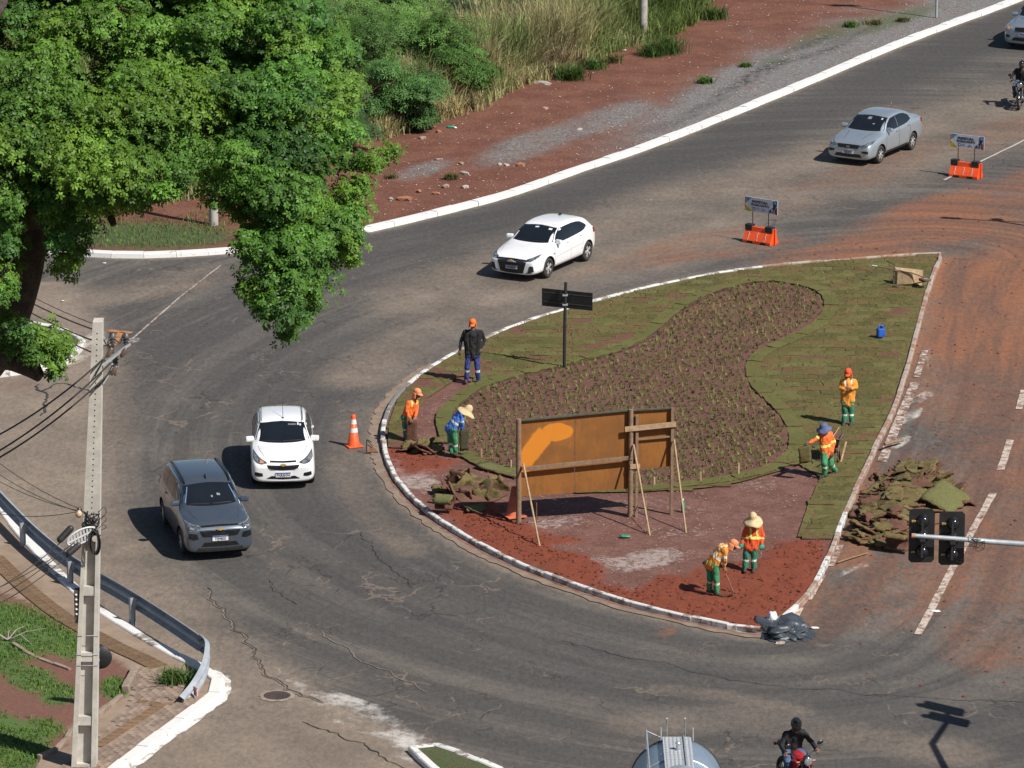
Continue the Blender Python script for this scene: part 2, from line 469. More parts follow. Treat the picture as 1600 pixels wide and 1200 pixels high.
dark = np.clip(dark * (0.55 + 0.8 * nz3), 0, 1)
# lime and paint powder
white = blobs(U, V, [(1440, 620, 40, 12, -20, .8), (1425, 650, 34, 12, -30, .7), (1405, 690, 40, 14, -30, .6), (1340, 885, 55, 10, -25, .62), (1325, 862, 26, 16, -20, .55), (1200, 992, 80, 9, 5, .9), (1150, 985, 60, 8, 8, .9), (340, 1062, 26, 34, 0, .95), (345, 1085, 30, 16, -20, .7), (560, 1120, 120, 44, 25, .58), (455, 1062, 54, 18, 30, .55), (640, 1165, 85, 38, 20, .62), (520, 1095, 50, 16, 20, .4), (330, 1020, 20, 10, 0, .3), (1240, 300, 60, 5, -22, .3), (1370, 255, 50, 4, -25, .3), (1150, 262, 40, 4, -20, .35),
                       (130, 545, 70, 26, -30, .55), (200, 530, 30, 12, 0, .5), (1450, 560, 12, 30, 0, .5), (1185, 330, 60, 6, -10, .2), (640, 840, 20, 6, 30, .4)])
white = np.maximum(white, 0.55 * (1 - smooth(0.0, 0.30, dk_t)) * nz2 * 1.5)
white = np.maximum(white, 0.55 * (1 - smooth(0.0, 0.45, dk_l)) * (V > 1030))
white = np.maximum(white, strokes(U, V, [([(960, 332), (1150, 262), (1300, 215), (1480, 150)], 9, .32), ([(140, 405), (330, 402)], 14, .3)]))
white = np.clip(white * (0.3 + 1.3 * nz2), 0, 1)

t = NT('worn_asphalt'); p = t.pos()
big = t.noise(p, 0.35, 8, 0.62); mid = t.noise(p, 2.2, 8, 0.7); fine = t.noise(p, 13.0, 6, 0.85); grit = t.noise(t.mapping(p, (1, .45, 1)), 7.0, 7, 0.85)
cx_ = t.n('ShaderNodeCombineXYZ'); t.l(t.attr('across'), cx_.inputs[0]); t.l(t.math('MULTIPLY', t.attr('along'), .06), cx_.inputs[1]); str_ = t.noise(cx_.outputs[0], 1.1, 7, 0.7, .4)
c = t.mix(t.ramp(big, .35, .66), (0.088, 0.080, 0.072), (0.122, 0.108, 0.095))
c = t.mix(t.ramp(str_, .44, .58, 0, .75), c, (0.062, 0.058, 0.056))
c = t.mix(t.ramp(str_, .46, .34, 0, .5), c, (0.145, 0.128, 0.114))
c = t.mix(t.math('MULTIPLY', t.attr('dark'), 0.8), c, (0.058, 0.0555, 0.0545))
bk = t.math('MULTIPLY', t.math('SUBTRACT', t.math('ADD', t.math('MULTIPLY', mid, .35), t.math('ADD', t.math('MULTIPLY', grit, .2), t.math('MULTIPLY', str_, .45))), .5), 2.2)
dustf = t.ramp(t.math('ADD', t.attr('dust'), t.math('MULTIPLY', bk, .5)), .08, .95)
c = t.mix(t.math('MULTIPLY', dustf, .84), c, t.mix(t.ramp(big, .3, .7), (0.175, 0.138, 0.108), (0.262, 0.208, 0.160)))
redf = t.ramp(t.math('ADD', t.math('MULTIPLY', t.attr('red'), 1.05), t.math('MULTIPLY', bk, 1.2)), .15, 1.0)
c = t.mix(t.math('MULTIPLY', redf, .88), c, t.mix(t.ramp(str_, .4, .62), (0.255, 0.104, 0.051), (0.150, 0.078, 0.054)))
# cracks: wandering nets that come and go
wv = t.n('ShaderNodeVectorMath'); wv.operation = 'ADD'
nc = t.n('ShaderNodeTexNoise'); t.l(p, nc.inputs['Vector']); nc.inputs['Scale'].default_value = 1.3; nc.inputs['Detail'].default_value = 5
sc_ = t.n('ShaderNodeVectorMath'); sc_.operation = 'SCALE'; t.l(nc.outputs['Color'], sc_.inputs[0]); sc_.inputs['Scale'].default_value = 1.1
t.l(p, wv.inputs[0]); t.l(sc_.outputs[0], wv.inputs[1])
wp = t.mapping(wv.outputs[0], (1.0, 0.62, 1.0), (0, 0, R(25)))
e1 = t.voro(wp, 0.85, 'DISTANCE_TO_EDGE'); e2 = t.voro(wp, 2.6, 'DISTANCE_TO_EDGE')
m1 = t.ramp(t.noise(p, 0.28, 4), .50, .60); m2 = t.ramp(t.noise(p, 0.5, 4), .56, .64)
lc = t.math('MULTIPLY', t.ramp(e1, .012, .032, 1, 0), m1); lc2 = t.math('MULTIPLY', t.ramp(e2, .02, .05, 1, 0), m2)
crk = t.math('MAXIMUM', lc, lc2)
side = t.ramp(t.noise(p, 0.8, 3), .45, .55)
keep = t.math('SUBTRACT', 1.0, t.math('MAXIMUM', t.attr('red'), t.attr('nocrack')), clamp=True)
crk = t.math('MULTIPLY', crk, keep)
c = t.mix(t.math('MULTIPLY', crk, .62), c, t.mix(side, (0.03, 0.027, 0.025), (0.20, 0.155, 0.12)))
# aggregate, pale grains and dark pits
c = t.mix(1.0, c, t.mix(t.ramp(grit, .32, .68), (.76, .755, .75), (1.22, 1.21, 1.20)), 'MULTIPLY')
c = t.mix(t.ramp(fine, .50, .74, .0, .30), c, (0.22, 0.195, 0.175))
c = t.mix(t.ramp(t.noise(p, 9, 5, .8), .60, .72, 0, .35), c, (0.035, 0.032, 0.03))
wf = t.ramp(t.math('ADD', t.attr('white'), t.math('MULTIPLY', bk, 1.3)), .42, .95)
c = t.mix(t.math('MULTIPLY', wf, t.ramp(t.attr('white'), .0, .25, 0, .8)), c, (0.58, 0.55, 0.51))
nb = t.bump(t.math('ADD', t.math('MULTIPLY', fine, .35), t.math('SUBTRACT', mid, crk)), .35, .03)
M_road = t.done(c, 0.88, nb, spec=0.25)
Zr = 0.012 * (vnoise(X, Y, 4.0, 3, 5) - .5)
nocrack = strokes(U, V, [([(1640, 20), (1300, 160), (1100, 240), (800, 335), (620, 385)], 110, 1.0)])
nocrack = np.maximum(nocrack, dust * .8)
road = np_mesh('road', np.stack([X, Y, Zr], 1), F, M_road, dict(dust=dust, red=red, dark=dark, white=white, nocrack=nocrack, across=dk_m, along=along), True); tag(road, kind='structure')

# two long broken cracks, as flat strips, groove shade in their colour; pale lips
M_crack = mat('crack_shadow', (0.034, 0.030, 0.027), (.05, .045, .04), rough=1)
M_lip = mat('crack_dust', (0.20, 0.165, 0.13), (0.14, 0.115, 0.095), 14, rough=1)
def crack(pts, w, lip=False):
    P = resample(catmull(GL(pts, 0.0), 4), 0.11); vs = []; fs = []
    rr = random.Random(len(pts) * 31 + int(pts[0][0]))
    for i, q in enumerate(P):
        d = (P[min(i + 1, len(P) - 1)] - P[max(0, i - 1)]).normalized(); nn = Vector((-d.y, d.x, 0))
        sq = Vector((q.x * 1.3, q.y * 1.3, w)); o = nn * (.22 * mnoise.noise(sq) + .10 * mnoise.noise(sq * 3.7)); ww = w * .6 * (.55 + 1.1 * abs(mnoise.noise(sq * 2.9 + Vector((5, 0, 0))))) * (1 if 0 < i < len(P) - 1 else .1)
        zz = 0.0145 if lip else 0.0185
        vs += [q + o + nn * ww + Vector((0, 0, zz)), q + o - nn * ww + Vector((0, 0, zz))]
    for i in range(len(P) - 1): fs.append((2 * i, 2 * i + 2, 2 * i + 3, 2 * i + 1))
    b = MB(); b.add(vs, fs); b.build('crack', M_lip if lip else M_crack, road)
crack([(322, 918), (352, 958), (388, 1000), (405, 1030), (432, 1062), (450, 1078), (478, 1085), (505, 1098)], .035)
crack([(322, 920), (352, 960), (388, 1002), (405, 1032), (432, 1064), (450, 1080), (478, 1087), (505, 1100)], .065, True)
crack([(470, 1128), (520, 1145), (575, 1172), (620, 1195), (650, 1215)], .03)
crack([(500, 985), (530, 1005), (575, 1035), (625, 1062), (670, 1082)], .035, True)
crack([(880, 1000), (1000, 1030), (1150, 1062), (1300, 1080), (1500, 1094), (1640, 1098)], .022)
crack([(60, 610), (100, 600), (140, 612)], .05); crack([(60, 600), (72, 625), (66, 650)], .06)
crack([(420, 905), (440, 930), (470, 945)], .02); crack([(560, 830), (600, 880), (650, 920)], .02)

# ------------------------------------------------------------------ kerbs: one stone after another
def paint_mat(name, paint, worn, amount):
    t = NT(name); v = t.pos()
    f = t.ramp(t.noise(v, 2.3, 8, .75), .50 + amount, .56 + amount)
    c = t.mix(f, paint, worn)
    c = t.mix(t.ramp(t.noise(v, 9, 5, .7), .55, .75, 0, .35), c, (0.30, 0.20, 0.15))
    return t.done(c, .85, t.bump(t.noise(v, 22, 4), .25, .01))
M_kerbw = paint_mat('white_painted_kerb', (0.66, 0.65, 0.625), (0.36, 0.33, 0.30), .09)
M_kerbm = paint_mat('worn_white_kerb', (0.60, 0.59, 0.56), (0.24, 0.205, 0.18), -.01)
M_kerbg = paint_mat('bare_concrete_kerb', (0.36, 0.30, 0.25), (0.27, 0.15, 0.105), -.02)
M_kerbgrey = paint_mat('grey_kerb', (0.17, 0.165, 0.16), (0.42, 0.40, 0.38), .08)  # plain darker grey for the stones at the left bend
def kerb_run(name, pts, mats, closed=False, w=0.16, h=Zk, step=1.0, z0=-0.08, pick=None, bev=0.025, slant=0.0):
    """separate kerb stones along a path; stones share nothing but the material"""
    P = resample(pts, step, closed); n = len(P); root = bpy.data.objects.new(name, None); COL.objects.link(root)
    tag(root, kind='structure')
    def nrm(i):
        a = P[(i - 1) % n] if closed or i > 0 else P[0]; b = P[(i + 1) % n] if closed or i < n - 1 else P[-1]
        d = (b - a); d.z = 0; d.normalize(); return Vector((-d.y, d.x, 0))
    rr = random.Random(5)
    for i in range(n if closed else n - 1):
        j = (i + 1) % n; a, b = P[i], P[j]; na, nb_ = nrm(i), nrm(j)
        d = (b - a).normalized() * 0.006; dz = rr.uniform(-.012, .012); dw = rr.uniform(-.012, .012)
        b_ = MB(); vs = []
        for q, nn in ((a + d, na), (b - d, nb_)):
            for off, z in ((-w / 2 - slant, z0), (-w / 2, h + dz - bev), (-w / 2 + bev, h + dz), (w / 2 - bev, h + dz), (w / 2, h + dz - bev), (w / 2 + slant, z0)):
                vs.append(Vector((q.x, q.y, 0)) + nn * (off + dw) + Vector((0, 0, z)))
        fs = [(k, k + 1, 7 + k, 6 + k) for k in range(5)] + [(0, 5, 4, 3, 2, 1), (6, 7, 8, 9, 10, 11)]
        b_.add(vs, fs)
        m = mats if pick is None else mats[pick(a.lerp(b, .5), i, rr)]
        b_.build('kerb_stone', m, root, fix=True)
    return root
kerb_run('roadside_kerb', kerb_top_w, M_kerbw, w=0.34, slant=0.03, h=.15)
def pick_m(q, i, rr):
    u, v = PX([q]); u, v = u[0], v[0]
    if u > 1205 and v > 395: return 1 if v < 800 or rr.random() < .5 else 0
    if v < 600: return 0
    if 590 < u < 640 and v < 660: return 2
    return 0
kerb_run('median_kerb', median_w, [M_kerbm, M_kerbg, M_kerbgrey], True, w=0.13, pick=pick_m, bev=.02)
kerb_run('corner_kerb', kerb_low_w, [M_kerbm, M_kerbw], False, w=0.30, pick=lambda q, i, rr: 1 if PX([q])[1][0] > 1040 or rr.random() < .5 else 0, slant=.06)
# spilled limewash band at the foot of the corner kerb
M_lime = paint_mat('limewash', (0.62, 0.61, 0.585), (0.36, 0.32, 0.28), .0)
def band(name, pts, w0, w1, z, m, seed=3, jit=.05):
    P = resample(pts, .25); rr = random.Random(seed); vs = []; fs = []
    for i, q in enumerate(P):
        d = (P[min(i + 1, len(P) - 1)] - P[max(0, i - 1)]); d.z = 0; d.normalize(); nn = Vector((-d.y, d.x, 0))
        vs += [Vector((q.x, q.y, z)) + nn * (w0 + rr.uniform(-jit, jit)), Vector((q.x, q.y, z)) + nn * (w1 + rr.uniform(-jit, jit))]
    for i in range(len(P) - 1): fs.append((2 * i, 2 * i + 1, 2 * i + 3, 2 * i + 2))
    b = MB(); b.add(vs, fs); o = b.build(name, m, fix=True); tag(o, kind='structure'); return o
low_part = [q for q in kerb_low_w if PX([q])[1][0] > 1042]
band('kerb_limewash', low_part, .10, .30, .019, M_lime, 3, .035)

gut = [q for q in median_w if 560 < PX([q])[1][0] and PX([q])[0][0] < 1195]
M_gut = mat('dusty_gutter', (.255, .185, .135), (.175, .13, .098), 2.2, rough=.95, bump=.4, bscale=18)
band('gutter', [q for q in gut], -.075, -.37, .021, M_gut, 9, .06); band('gutter_spill', [q for q in gut if PX([q])[1][0] > 720], -.07, -.16, .024, mat('red_spill', (.15, .045, .026), (.24, .14, .10), 3, rough=1), 4, .04)

# ------------------------------------------------------------------ sheets clipped to an outline
def sheet(name, poly, cell, zf, attrs, m, kind='structure', holes=(), smooth_=True):
    xs = [q[0] for q in poly]; ys = [q[1] for q in poly]
    X, Y, F = grid_xy(min(xs) - cell[0], max(xs) + cell[0], min(ys) - cell[1], max(ys) + cell[1], *cell)
    ins = in_poly(X, Y, poly)
    for hpoly in holes: ins &= ~in_poly(X, Y, hpoly)
    keep = ins[F].sum(1) >= 1
    F = F[keep]; used = np.unique(F)
    out = used[~ins[used]]
    d, bx, by = seg_dist(X[out], Y[out], poly, True)
    for hpoly in holes:
        d2, bx2, by2 = seg_dist(X[out], Y[out], hpoly, True)
        mm = d2 < d; bx = np.where(mm, bx2, bx); by = np.where(mm, by2, by); d = np.minimum(d, d2)
    X[out] = bx; Y[out] = by
    rm = np.full(len(X), -1); rm[used] = np.arange(len(used))
    X = X[used]; Y = Y[used]; F = rm[F]
    Z = zf(X, Y); U, V = PX(np.stack([X, Y, 0 * X + .12], 1))
    o = np_mesh(name, np.stack([X, Y, Z], 1), F, m, attrs(X, Y, U, V) if attrs else None, smooth_)
    if kind: tag(o, kind=kind)
    return o

# ------------------------------------------------------------------ roadside verge: red earth, grey crushed stone, some grass
verge_poly = [Vector((q.x, q.y, 0)) for q in kerb_top_w] + [Vector((-60, 170, 0)), Vector((-60, 260, 0)), Vector((70, 260, 0)), Vector((70, 205, 0))]
t = NT('verge_earth'); p = t.pos()
n1 = t.noise(p, 0.7, 8, .65); n2 = t.noise(p, 5, 7, .7); n3 = t.noise(p, 30, 3, .7)
n4 = t.noise(p, 11, 6, .85)
c = t.mix(t.ramp(n1, .35, .65), (0.132, 0.046, 0.027), (0.185, 0.076, 0.046))
c = t.mix(1.0, c, t.mix(t.ramp(n4, .32, .68), (.58, .56, .55), (1.36, 1.35, 1.33)), 'MULTIPLY')
gf = t.math('MULTIPLY', t.attr('gravel'), t.ramp(n2, .3, .62, .3, 1.5), clamp=True)
c = t.mix(gf, c, t.mix(t.ramp(n4, .35, .65), (0.075, 0.074, 0.072), (0.27, 0.262, 0.25)))
c = t.mix(t.ramp(n4, .62, .74, 0, .45), c, (0.30, 0.22, 0.17))
gr = t.math('MULTIPLY', t.attr('green'), t.ramp(n2, .3, .6, .5, 1.3), clamp=True)
c = t.mix(gr, c, t.mix(t.ramp(n3, .3, .7), (0.045, 0.080, 0.022), (0.085, 0.105, 0.035)))
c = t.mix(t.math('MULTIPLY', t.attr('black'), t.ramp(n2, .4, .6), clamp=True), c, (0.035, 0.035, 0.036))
M_verge = t.done(c, .95, t.bump(t.math('ADD', n2, t.math('MULTIPLY', n4, .9)), .7, .07))
def verge_attr(X, Y, U, V):
    d, _, _ = seg_dist(X, Y, kerb_top_w); n = vnoise(X, Y, 1.6, 5, 8)
    grav = (1 - smooth(1.0, 5.5, d * (.6 + .9 * n))) * smooth(860, 1120, U) + blobs(U, V, [(830, 225, 120, 26, -18, .65), (660, 265, 60, 14, -15, .6), (930, 190, 110, 24, -18, .55), (1180, 120, 160, 40, -22, .6)])
    green = blobs(U, V, [(230, 368, 170, 26, 0, 1.2), (1300, 50, 90, 16, -18, .5), (1400, 30, 90, 14, -18, .6), (60, 360, 160, 40, 0, 1), (1210, 95, 30, 8, 0, .5)])
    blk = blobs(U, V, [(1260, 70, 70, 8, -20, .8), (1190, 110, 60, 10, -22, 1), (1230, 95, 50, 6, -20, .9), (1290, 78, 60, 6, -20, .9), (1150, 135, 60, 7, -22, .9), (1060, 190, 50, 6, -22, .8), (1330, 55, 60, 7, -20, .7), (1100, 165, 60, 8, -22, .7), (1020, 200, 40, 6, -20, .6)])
    return dict(gravel=np.clip(grav * (.6 + .8 * vnoise(X, Y, .7, 4, 9)), 0, 1), green=np.clip(green, 0, 1), black=blk)
verge = sheet('verge', verge_poly, (.28, .5), lambda X, Y: .10 + .06 * (vnoise(X, Y, 1.5, 3, 4) - .5) + .02 * smooth(2, 12, seg_dist(X, Y, kerb_top_w)[0]), verge_attr, M_verge)

# ------------------------------------------------------------------ median: compacted earth, loose red earth, planting bed
soil_inner = [Vector((q.x, q.y, 0)) for q in median_w]
t = NT('median_earth'); p = t.pos()
n1 = t.noise(p, 0.9, 7, .65); n2 = t.noise(p, 6, 7, .8); n3 = t.noise(p, 12, 6, .85)
c = t.mix(t.ramp(n1, .35, .65), (0.135, 0.057, 0.042), (0.178, 0.084, 0.064))
c = t.mix(1.0, c, t.mix(t.ramp(n2, .3, .7), (.68, .66, .65), (1.28, 1.28, 1.28)), 'MULTIPLY')
c = t.mix(t.ramp(n3, .58, .68, 0, .55), c, (0.38, 0.29, 0.25))
wf = t.ramp(t.math('ADD', t.attr('white'), t.math('MULTIPLY', t.math('SUBTRACT', n2, .5), 3.2)), .35, 1.05)
c = t.mix(t.math('MULTIPLY', wf, t.ramp(t.attr('white'), 0, .2, 0, .85)), c, (0.38, 0.32, 0.29))
fr = t.math('MULTIPLY', t.attr('fresh'), t.ramp(n2, .3, .55, .75, 1.4), clamp=True)
c = t.mix(fr, c, t.mix(t.ramp(n2, .35, .65), (0.162, 0.033, 0.013), (0.215, 0.049, 0.019)))
c = t.mix(t.attr('bed'), c, t.mix(t.ramp(n2, .35, .65), (0.100, 0.043, 0.027), (0.155, 0.074, 0.050)))
M_soil = t.done(c, .96, t.bump(t.math('ADD', n2, t.math('MULTIPLY', n3, .4)), .7, .05))
FRESH = [(690, 800), (720, 770), (800, 800), (860, 838), (905, 842), (870, 850), (905, 865), (935, 885), (940, 905), (975, 915), (1040, 900), (1070, 898), (1100, 880), (1105, 900), (1140, 880), (1180, 870), (1200, 850), (1240, 840), (1300, 840), (1296, 880), (1260, 930), (1195, 985), (1060, 962), (900, 915), (760, 858)]
fresh_w = GL(FRESH, .12)
FRESH2 = [(600, 745), (605, 700), (650, 705), (720, 720), (690, 735), (640, 745)]
fresh2_w = GL(FRESH2, .12)
def soil_fresh(X, Y):
    n = vnoise(X, Y, .8, 4, 11) - .5
    d, _, _ = seg_dist(X, Y, fresh_w, True); sg = np.where(in_poly(X, Y, fresh_w), d, -d)
    d2, _, _ = seg_dist(X, Y, fresh2_w, True); sg2 = np.where(in_poly(X, Y, fresh2_w), d2, -d2)
    return np.maximum(smooth(-.25, .35, sg + n * 1.1), .8 * smooth(-.2, .4, sg2 + n))
def soil_z(X, Y):
    f = soil_fresh(X, Y); b = in_poly(X, Y, bed_w) * 1.0
    z = .085 + .03 * (vnoise(X, Y, 2, 3, 12) - .5) + .012 * (vnoise(X, Y, .25, 2, 13) - .5)
    z = z + f * (.035 + .13 * (vnoise(X, Y, .45, 4, 14) - .5) + .05 * (vnoise(X, Y, .15, 2, 15) - .5))
    z = z + b * (.05 + .08 * (vnoise(X, Y, .35, 3, 16) - .5))
    dk, _, _ = seg_dist(X, Y, median_w, True)
    return np.where(dk < .25, np.minimum(z, .12), z)
def soil_attr(X, Y, U, V):
    wh = blobs(U, V, [(650, 745, 60, 28, 20, .8), (640, 725, 40, 14, 20, .7), (690, 765, 50, 14, 20, .6), (1010, 872, 90, 22, -8, .8), (960, 880, 60, 16, 10, .7), (860, 815, 90, 14, -5, .6), (1240, 735, 70, 12, 10, .35), (1060, 830, 70, 12, 0, .4), (980, 790, 120, 20, -5, .3), (1190, 755, 60, 10, 0, .4), (1270, 860, 30, 10, -30, .4), (1080, 795, 30, 8, 0, .4), (770, 725, 30, 8, 10, .6), (740, 700, 40, 10, 0, .5), (705, 545, 18, 6, 0, .4), (670, 640, 40, 14, -20, .25)])
    return dict(fresh=soil_fresh(X, Y), bed=in_poly(X, Y, bed_w) * 1.0, white=wh)
median_soil = sheet('median_ground', soil_inner, (.12, .17), soil_z, soil_attr, M_soil)

# ------------------------------------------------------------------ turf laid in pieces on the median
LAWN = [(1466, 397), (1400, 401), (1300, 408), (1200, 417), (1100, 431), (1000, 453), (930, 471), (860, 491), (800, 511), (750, 533), (700, 559), (662, 583), (636, 606), (618, 632), (608, 660), (606, 700), (640, 700), (650, 690), (640, 660), (652, 640), (668, 622), (706, 596), (716, 585), (742, 590), (722, 612), (694, 640), (690, 662), (700, 690), (720, 706), (752, 722), (805, 748), (810, 738), (900, 770), (1000, 768), (1100, 762), (1160, 752), (1220, 735), (1240, 720), (1282, 745), (1262, 790), (1246, 838), (1300, 842), (1318, 800), (1341, 745), (1366, 690), (1391, 640), (1413, 570), (1430, 510), (1445, 455), (1457, 418)]
lawn_poly = [Vector((q.x, q.y, 0)) for q in GL(LAWN, .13)]
bare_px = [(712, 598, 745, 580), (930, 545, 985, 520), (700, 590, 760, 560)]
t = NT('turf'); ob = t.co.outputs['Object']; p = t.pos()
oi = t.n('ShaderNodeObjectInfo'); rnd = t.math('FRACT', t.math('ADD', oi.outputs['Random'], t.attr('shade')))
n1 = t.noise(p, 1.3, 6, .7); n2 = t.noise(p, 7, 6, .8); n3 = t.noise(p, 15, 6, .85)
c = t.mix(t.ramp(rnd, .0, 1.0), (0.102, 0.088, 0.030), (0.152, 0.148, 0.052))
c = t.mix(t.ramp(t.math('FRACT', t.math('MULTIPLY', rnd, 7.31)), .50, .85, 0, .85), c, (0.150, 0.095, 0.045))
c = t.mix(t.ramp(t.math('FRACT', t.math('MULTIPLY', rnd, 3.77)), .62, .92, 0, .75), c, (0.066, 0.074, 0.025))
c = t.mix(t.ramp(n1, .45, .66, 0, .6), c, (0.135, 0.088, 0.038))
c = t.mix(t.ramp(n2, .4, .68, 0, .6), c, (0.058, 0.052, 0.018))
c = t.mix(t.ramp(n3, .45, .68, 0, .5), c, (0.185, 0.165, 0.065))
c = t.mix(t.math('MULTIPLY', t.attr('lush'), .6), c, t.mix(n2, (0.085, 0.100, 0.026), (0.165, 0.165, 0.055)))
c = t.mix(t.attr('bare'), c, t.mix(n2, (.125, .055, .038), (.18, .09, .065)))
M_turf = t.done(c, .95, t.bump(t.math('ADD', n2, n3), .8, .03), spec=.15)
M_turfside = mat('turf_soil_edge', (0.10, 0.048, 0.032), (0.06, 0.03, 0.022), 10, rough=1)

lawn = bpy.data.objects.new('lawn', None); COL.objects.link(lawn); tag(lawn, kind='structure')
def turf_tile_mesh(seed, lush=0.0, w=.668, d=.448):
    rr = random.Random(seed); nx, ny = 4, 3; vs = []; fs = []
    for j in range(ny + 1):
        for i in range(nx + 1):
            x = (i / nx - .5) * w + rr.uniform(-.014, .014); y = (j / ny - .5) * d + rr.uniform(-.014, .014)
            ed = i in (0, nx) or j in (0, ny)
            vs.append((x, y, .026 + rr.uniform(-.009, .011) - (.005 if ed else 0)))
    n0 = len(vs); W = nx + 1
    for j in range(ny):
        for i in range(nx): fs.append((j * W + i, j * W + i + 1, (j + 1) * W + i + 1, (j + 1) * W + i))
    ring = [i for i in range(W)] + [j * W + nx for j in range(1, ny + 1)] + [ny * W + i for i in range(nx - 1, -1, -1)] + [j * W for j in range(ny - 1, 0, -1)]
    b = MB(); b.add(vs, fs, True)
    base = [(vs[k][0] * .98, vs[k][1] * .98, -.03) for k in ring]
    b.mi = 1; m = len(ring); tops = [vs[k] for k in ring]
    b.add(tops + base, [(k, m + k, m + (k + 1) % m, (k + 1) % m) for k in range(m)])
    me = b.mesh('turf_tile'); a = me.attributes.new('lush', 'FLOAT', 'POINT'); a.data.foreach_set('value', [lush] * len(me.vertices))
    me.attributes.new('shade', 'FLOAT', 'POINT')
    me.attributes.new('bare', 'FLOAT', 'POINT'); me.materials.append(M_turf); me.materials.append(M_turfside); return me
tile_meshes = [turf_tile_mesh(i) for i in range(8)]; tile_lush = [turf_tile_mesh(40 + i, .8) for i in range(4)]
tiles = []
row = 0; y = 104.0
while y < 166:
    x = -10 + (row % 2) * .33 + rng.uniform(0, .2)
    while x < 22:
        tiles.append((x + .32, y + .21)); x += .66 + rng.uniform(-.01, .02)
    y += .435; row += 1
TX = np.array([q[0] for q in tiles]); TY = np.array([q[1] for q in tiles])
ok = in_poly(TX - .27, TY, lawn_poly) & in_poly(TX + .27, TY, lawn_poly) & ~in_poly(TX, TY, bed_w)
dl, _, _ = seg_dist(TX, TY, median_w, True); ok &= dl > .36
db, _, _ = seg_dist(TX, TY, bed_w, True); ok &= db > .30
TU, TV = PX(np.stack([TX, TY, 0 * TX + .13], 1))
gap = rng.random(len(TX)) < np.where((TU < 1000) & (TV > 500), .10, .022)
for (ga, gb, gw) in (((712, 598), (760, 562), 10), ((925, 548), (975, 522), 7), ((640, 690), (665, 650), 12)):
    dg_, _, _ = seg_dist(TU, TV, [ga, gb]); gap |= dg_ < gw
ok &= ~gap
gx, gy = TX[gap & in_poly(TX, TY, lawn_poly)], TY[gap & in_poly(TX, TY, lawn_poly)]
def lawn_attr(X, Y, U, V):
    bare = np.zeros(len(X))
    for a_, b_ in zip(gx, gy): bare = np.maximum(bare, (np.abs(X - a_) < .30) & (np.abs(Y - b_) < .20))
    return dict(bare=bare, shade=vnoise(X, Y, .8, 3, 44), lush=0 * X)
sheet('turf_bed', lawn_poly, (.15, .17), lambda X, Y: soil_z(X, Y) + .045, lawn_attr, M_turf, None, (bed_w,)).parent = lawn
sel = np.where(ok)[0]; sel = sel[np.argsort(TY[sel])]
far_v, far_f, far_s = [], [], []
for k, i in enumerate(sel):
    a = rng.normal(0, .045); mesh = tile_meshes[rng.integers(8)]
    zt = float(soil_z(np.array([TX[i]]), np.array([TY[i]]))[0]) + .026 + rng.uniform(0, .010)
    if k < 250:
        o = link('turf_tile', mesh, lawn); o.location = (TX[i], TY[i], zt); o.rotation_euler = (rng.normal(0, .010), rng.normal(0, .010), a)
    else:
        Mx = Matrix.Translation((TX[i], TY[i], zt)) @ Matrix.Rotation(a, 4, 'Z')
        vv = np.array([tuple(Mx @ v.co) for v in mesh.vertices]); b0 = sum(len(q) for q in far_v)
        far_v.append(vv); far_s += [rng.random()] * len(vv)
        far_f.append([(tuple(b0 + j for j in f.vertices), f.material_index) for f in mesh.polygons])
me = bpy.data.meshes.new('turf_tiles_beyond'); me.from_pydata(np.concatenate(far_v).tolist(), [], [f for q in far_f for f, _ in q])
me.polygons.foreach_set('material_index', [m for q in far_f for _, m in q])
a = me.attributes.new('shade', 'FLOAT', 'POINT'); a.data.foreach_set('value', far_s)
o = link('turf_tiles_beyond', me, lawn, (M_turf, M_turfside)); tag(o, kind='stuff')
# greener border strip around the planting bed
border = resample(bed_w, .6, True); nb_ = len(border); kk = 0
for i in range(nb_):
    q = border[i]; nx_ = border[(i + 1) % nb_] - border[i - 1]; nx_.normalize()
    outn = Vector((nx_.y, -nx_.x, 0))
    if in_poly([q.x + outn.x * .3], [q.y + outn.y * .3], bed_w)[0]: outn = -outn
    c_ = q + outn * .21; u_, v_ = PX([c_])
    if 718 > u_[0] > 690 and 690 < v_[0] < 700: continue
    if 812 < u_[0] < 985 and v_[0] > 735: continue
    if kk >= 110: pass
    o = link('turf_tile', tile_lush[i % 4], lawn); o.location = (c_.x, c_.y, .128 + .010 * (i % 3)); o.rotation_euler = (0, 0, math.atan2(nx_.y, nx_.x) + rng.normal(0, .03)); kk += 1
    if kk > 150: break

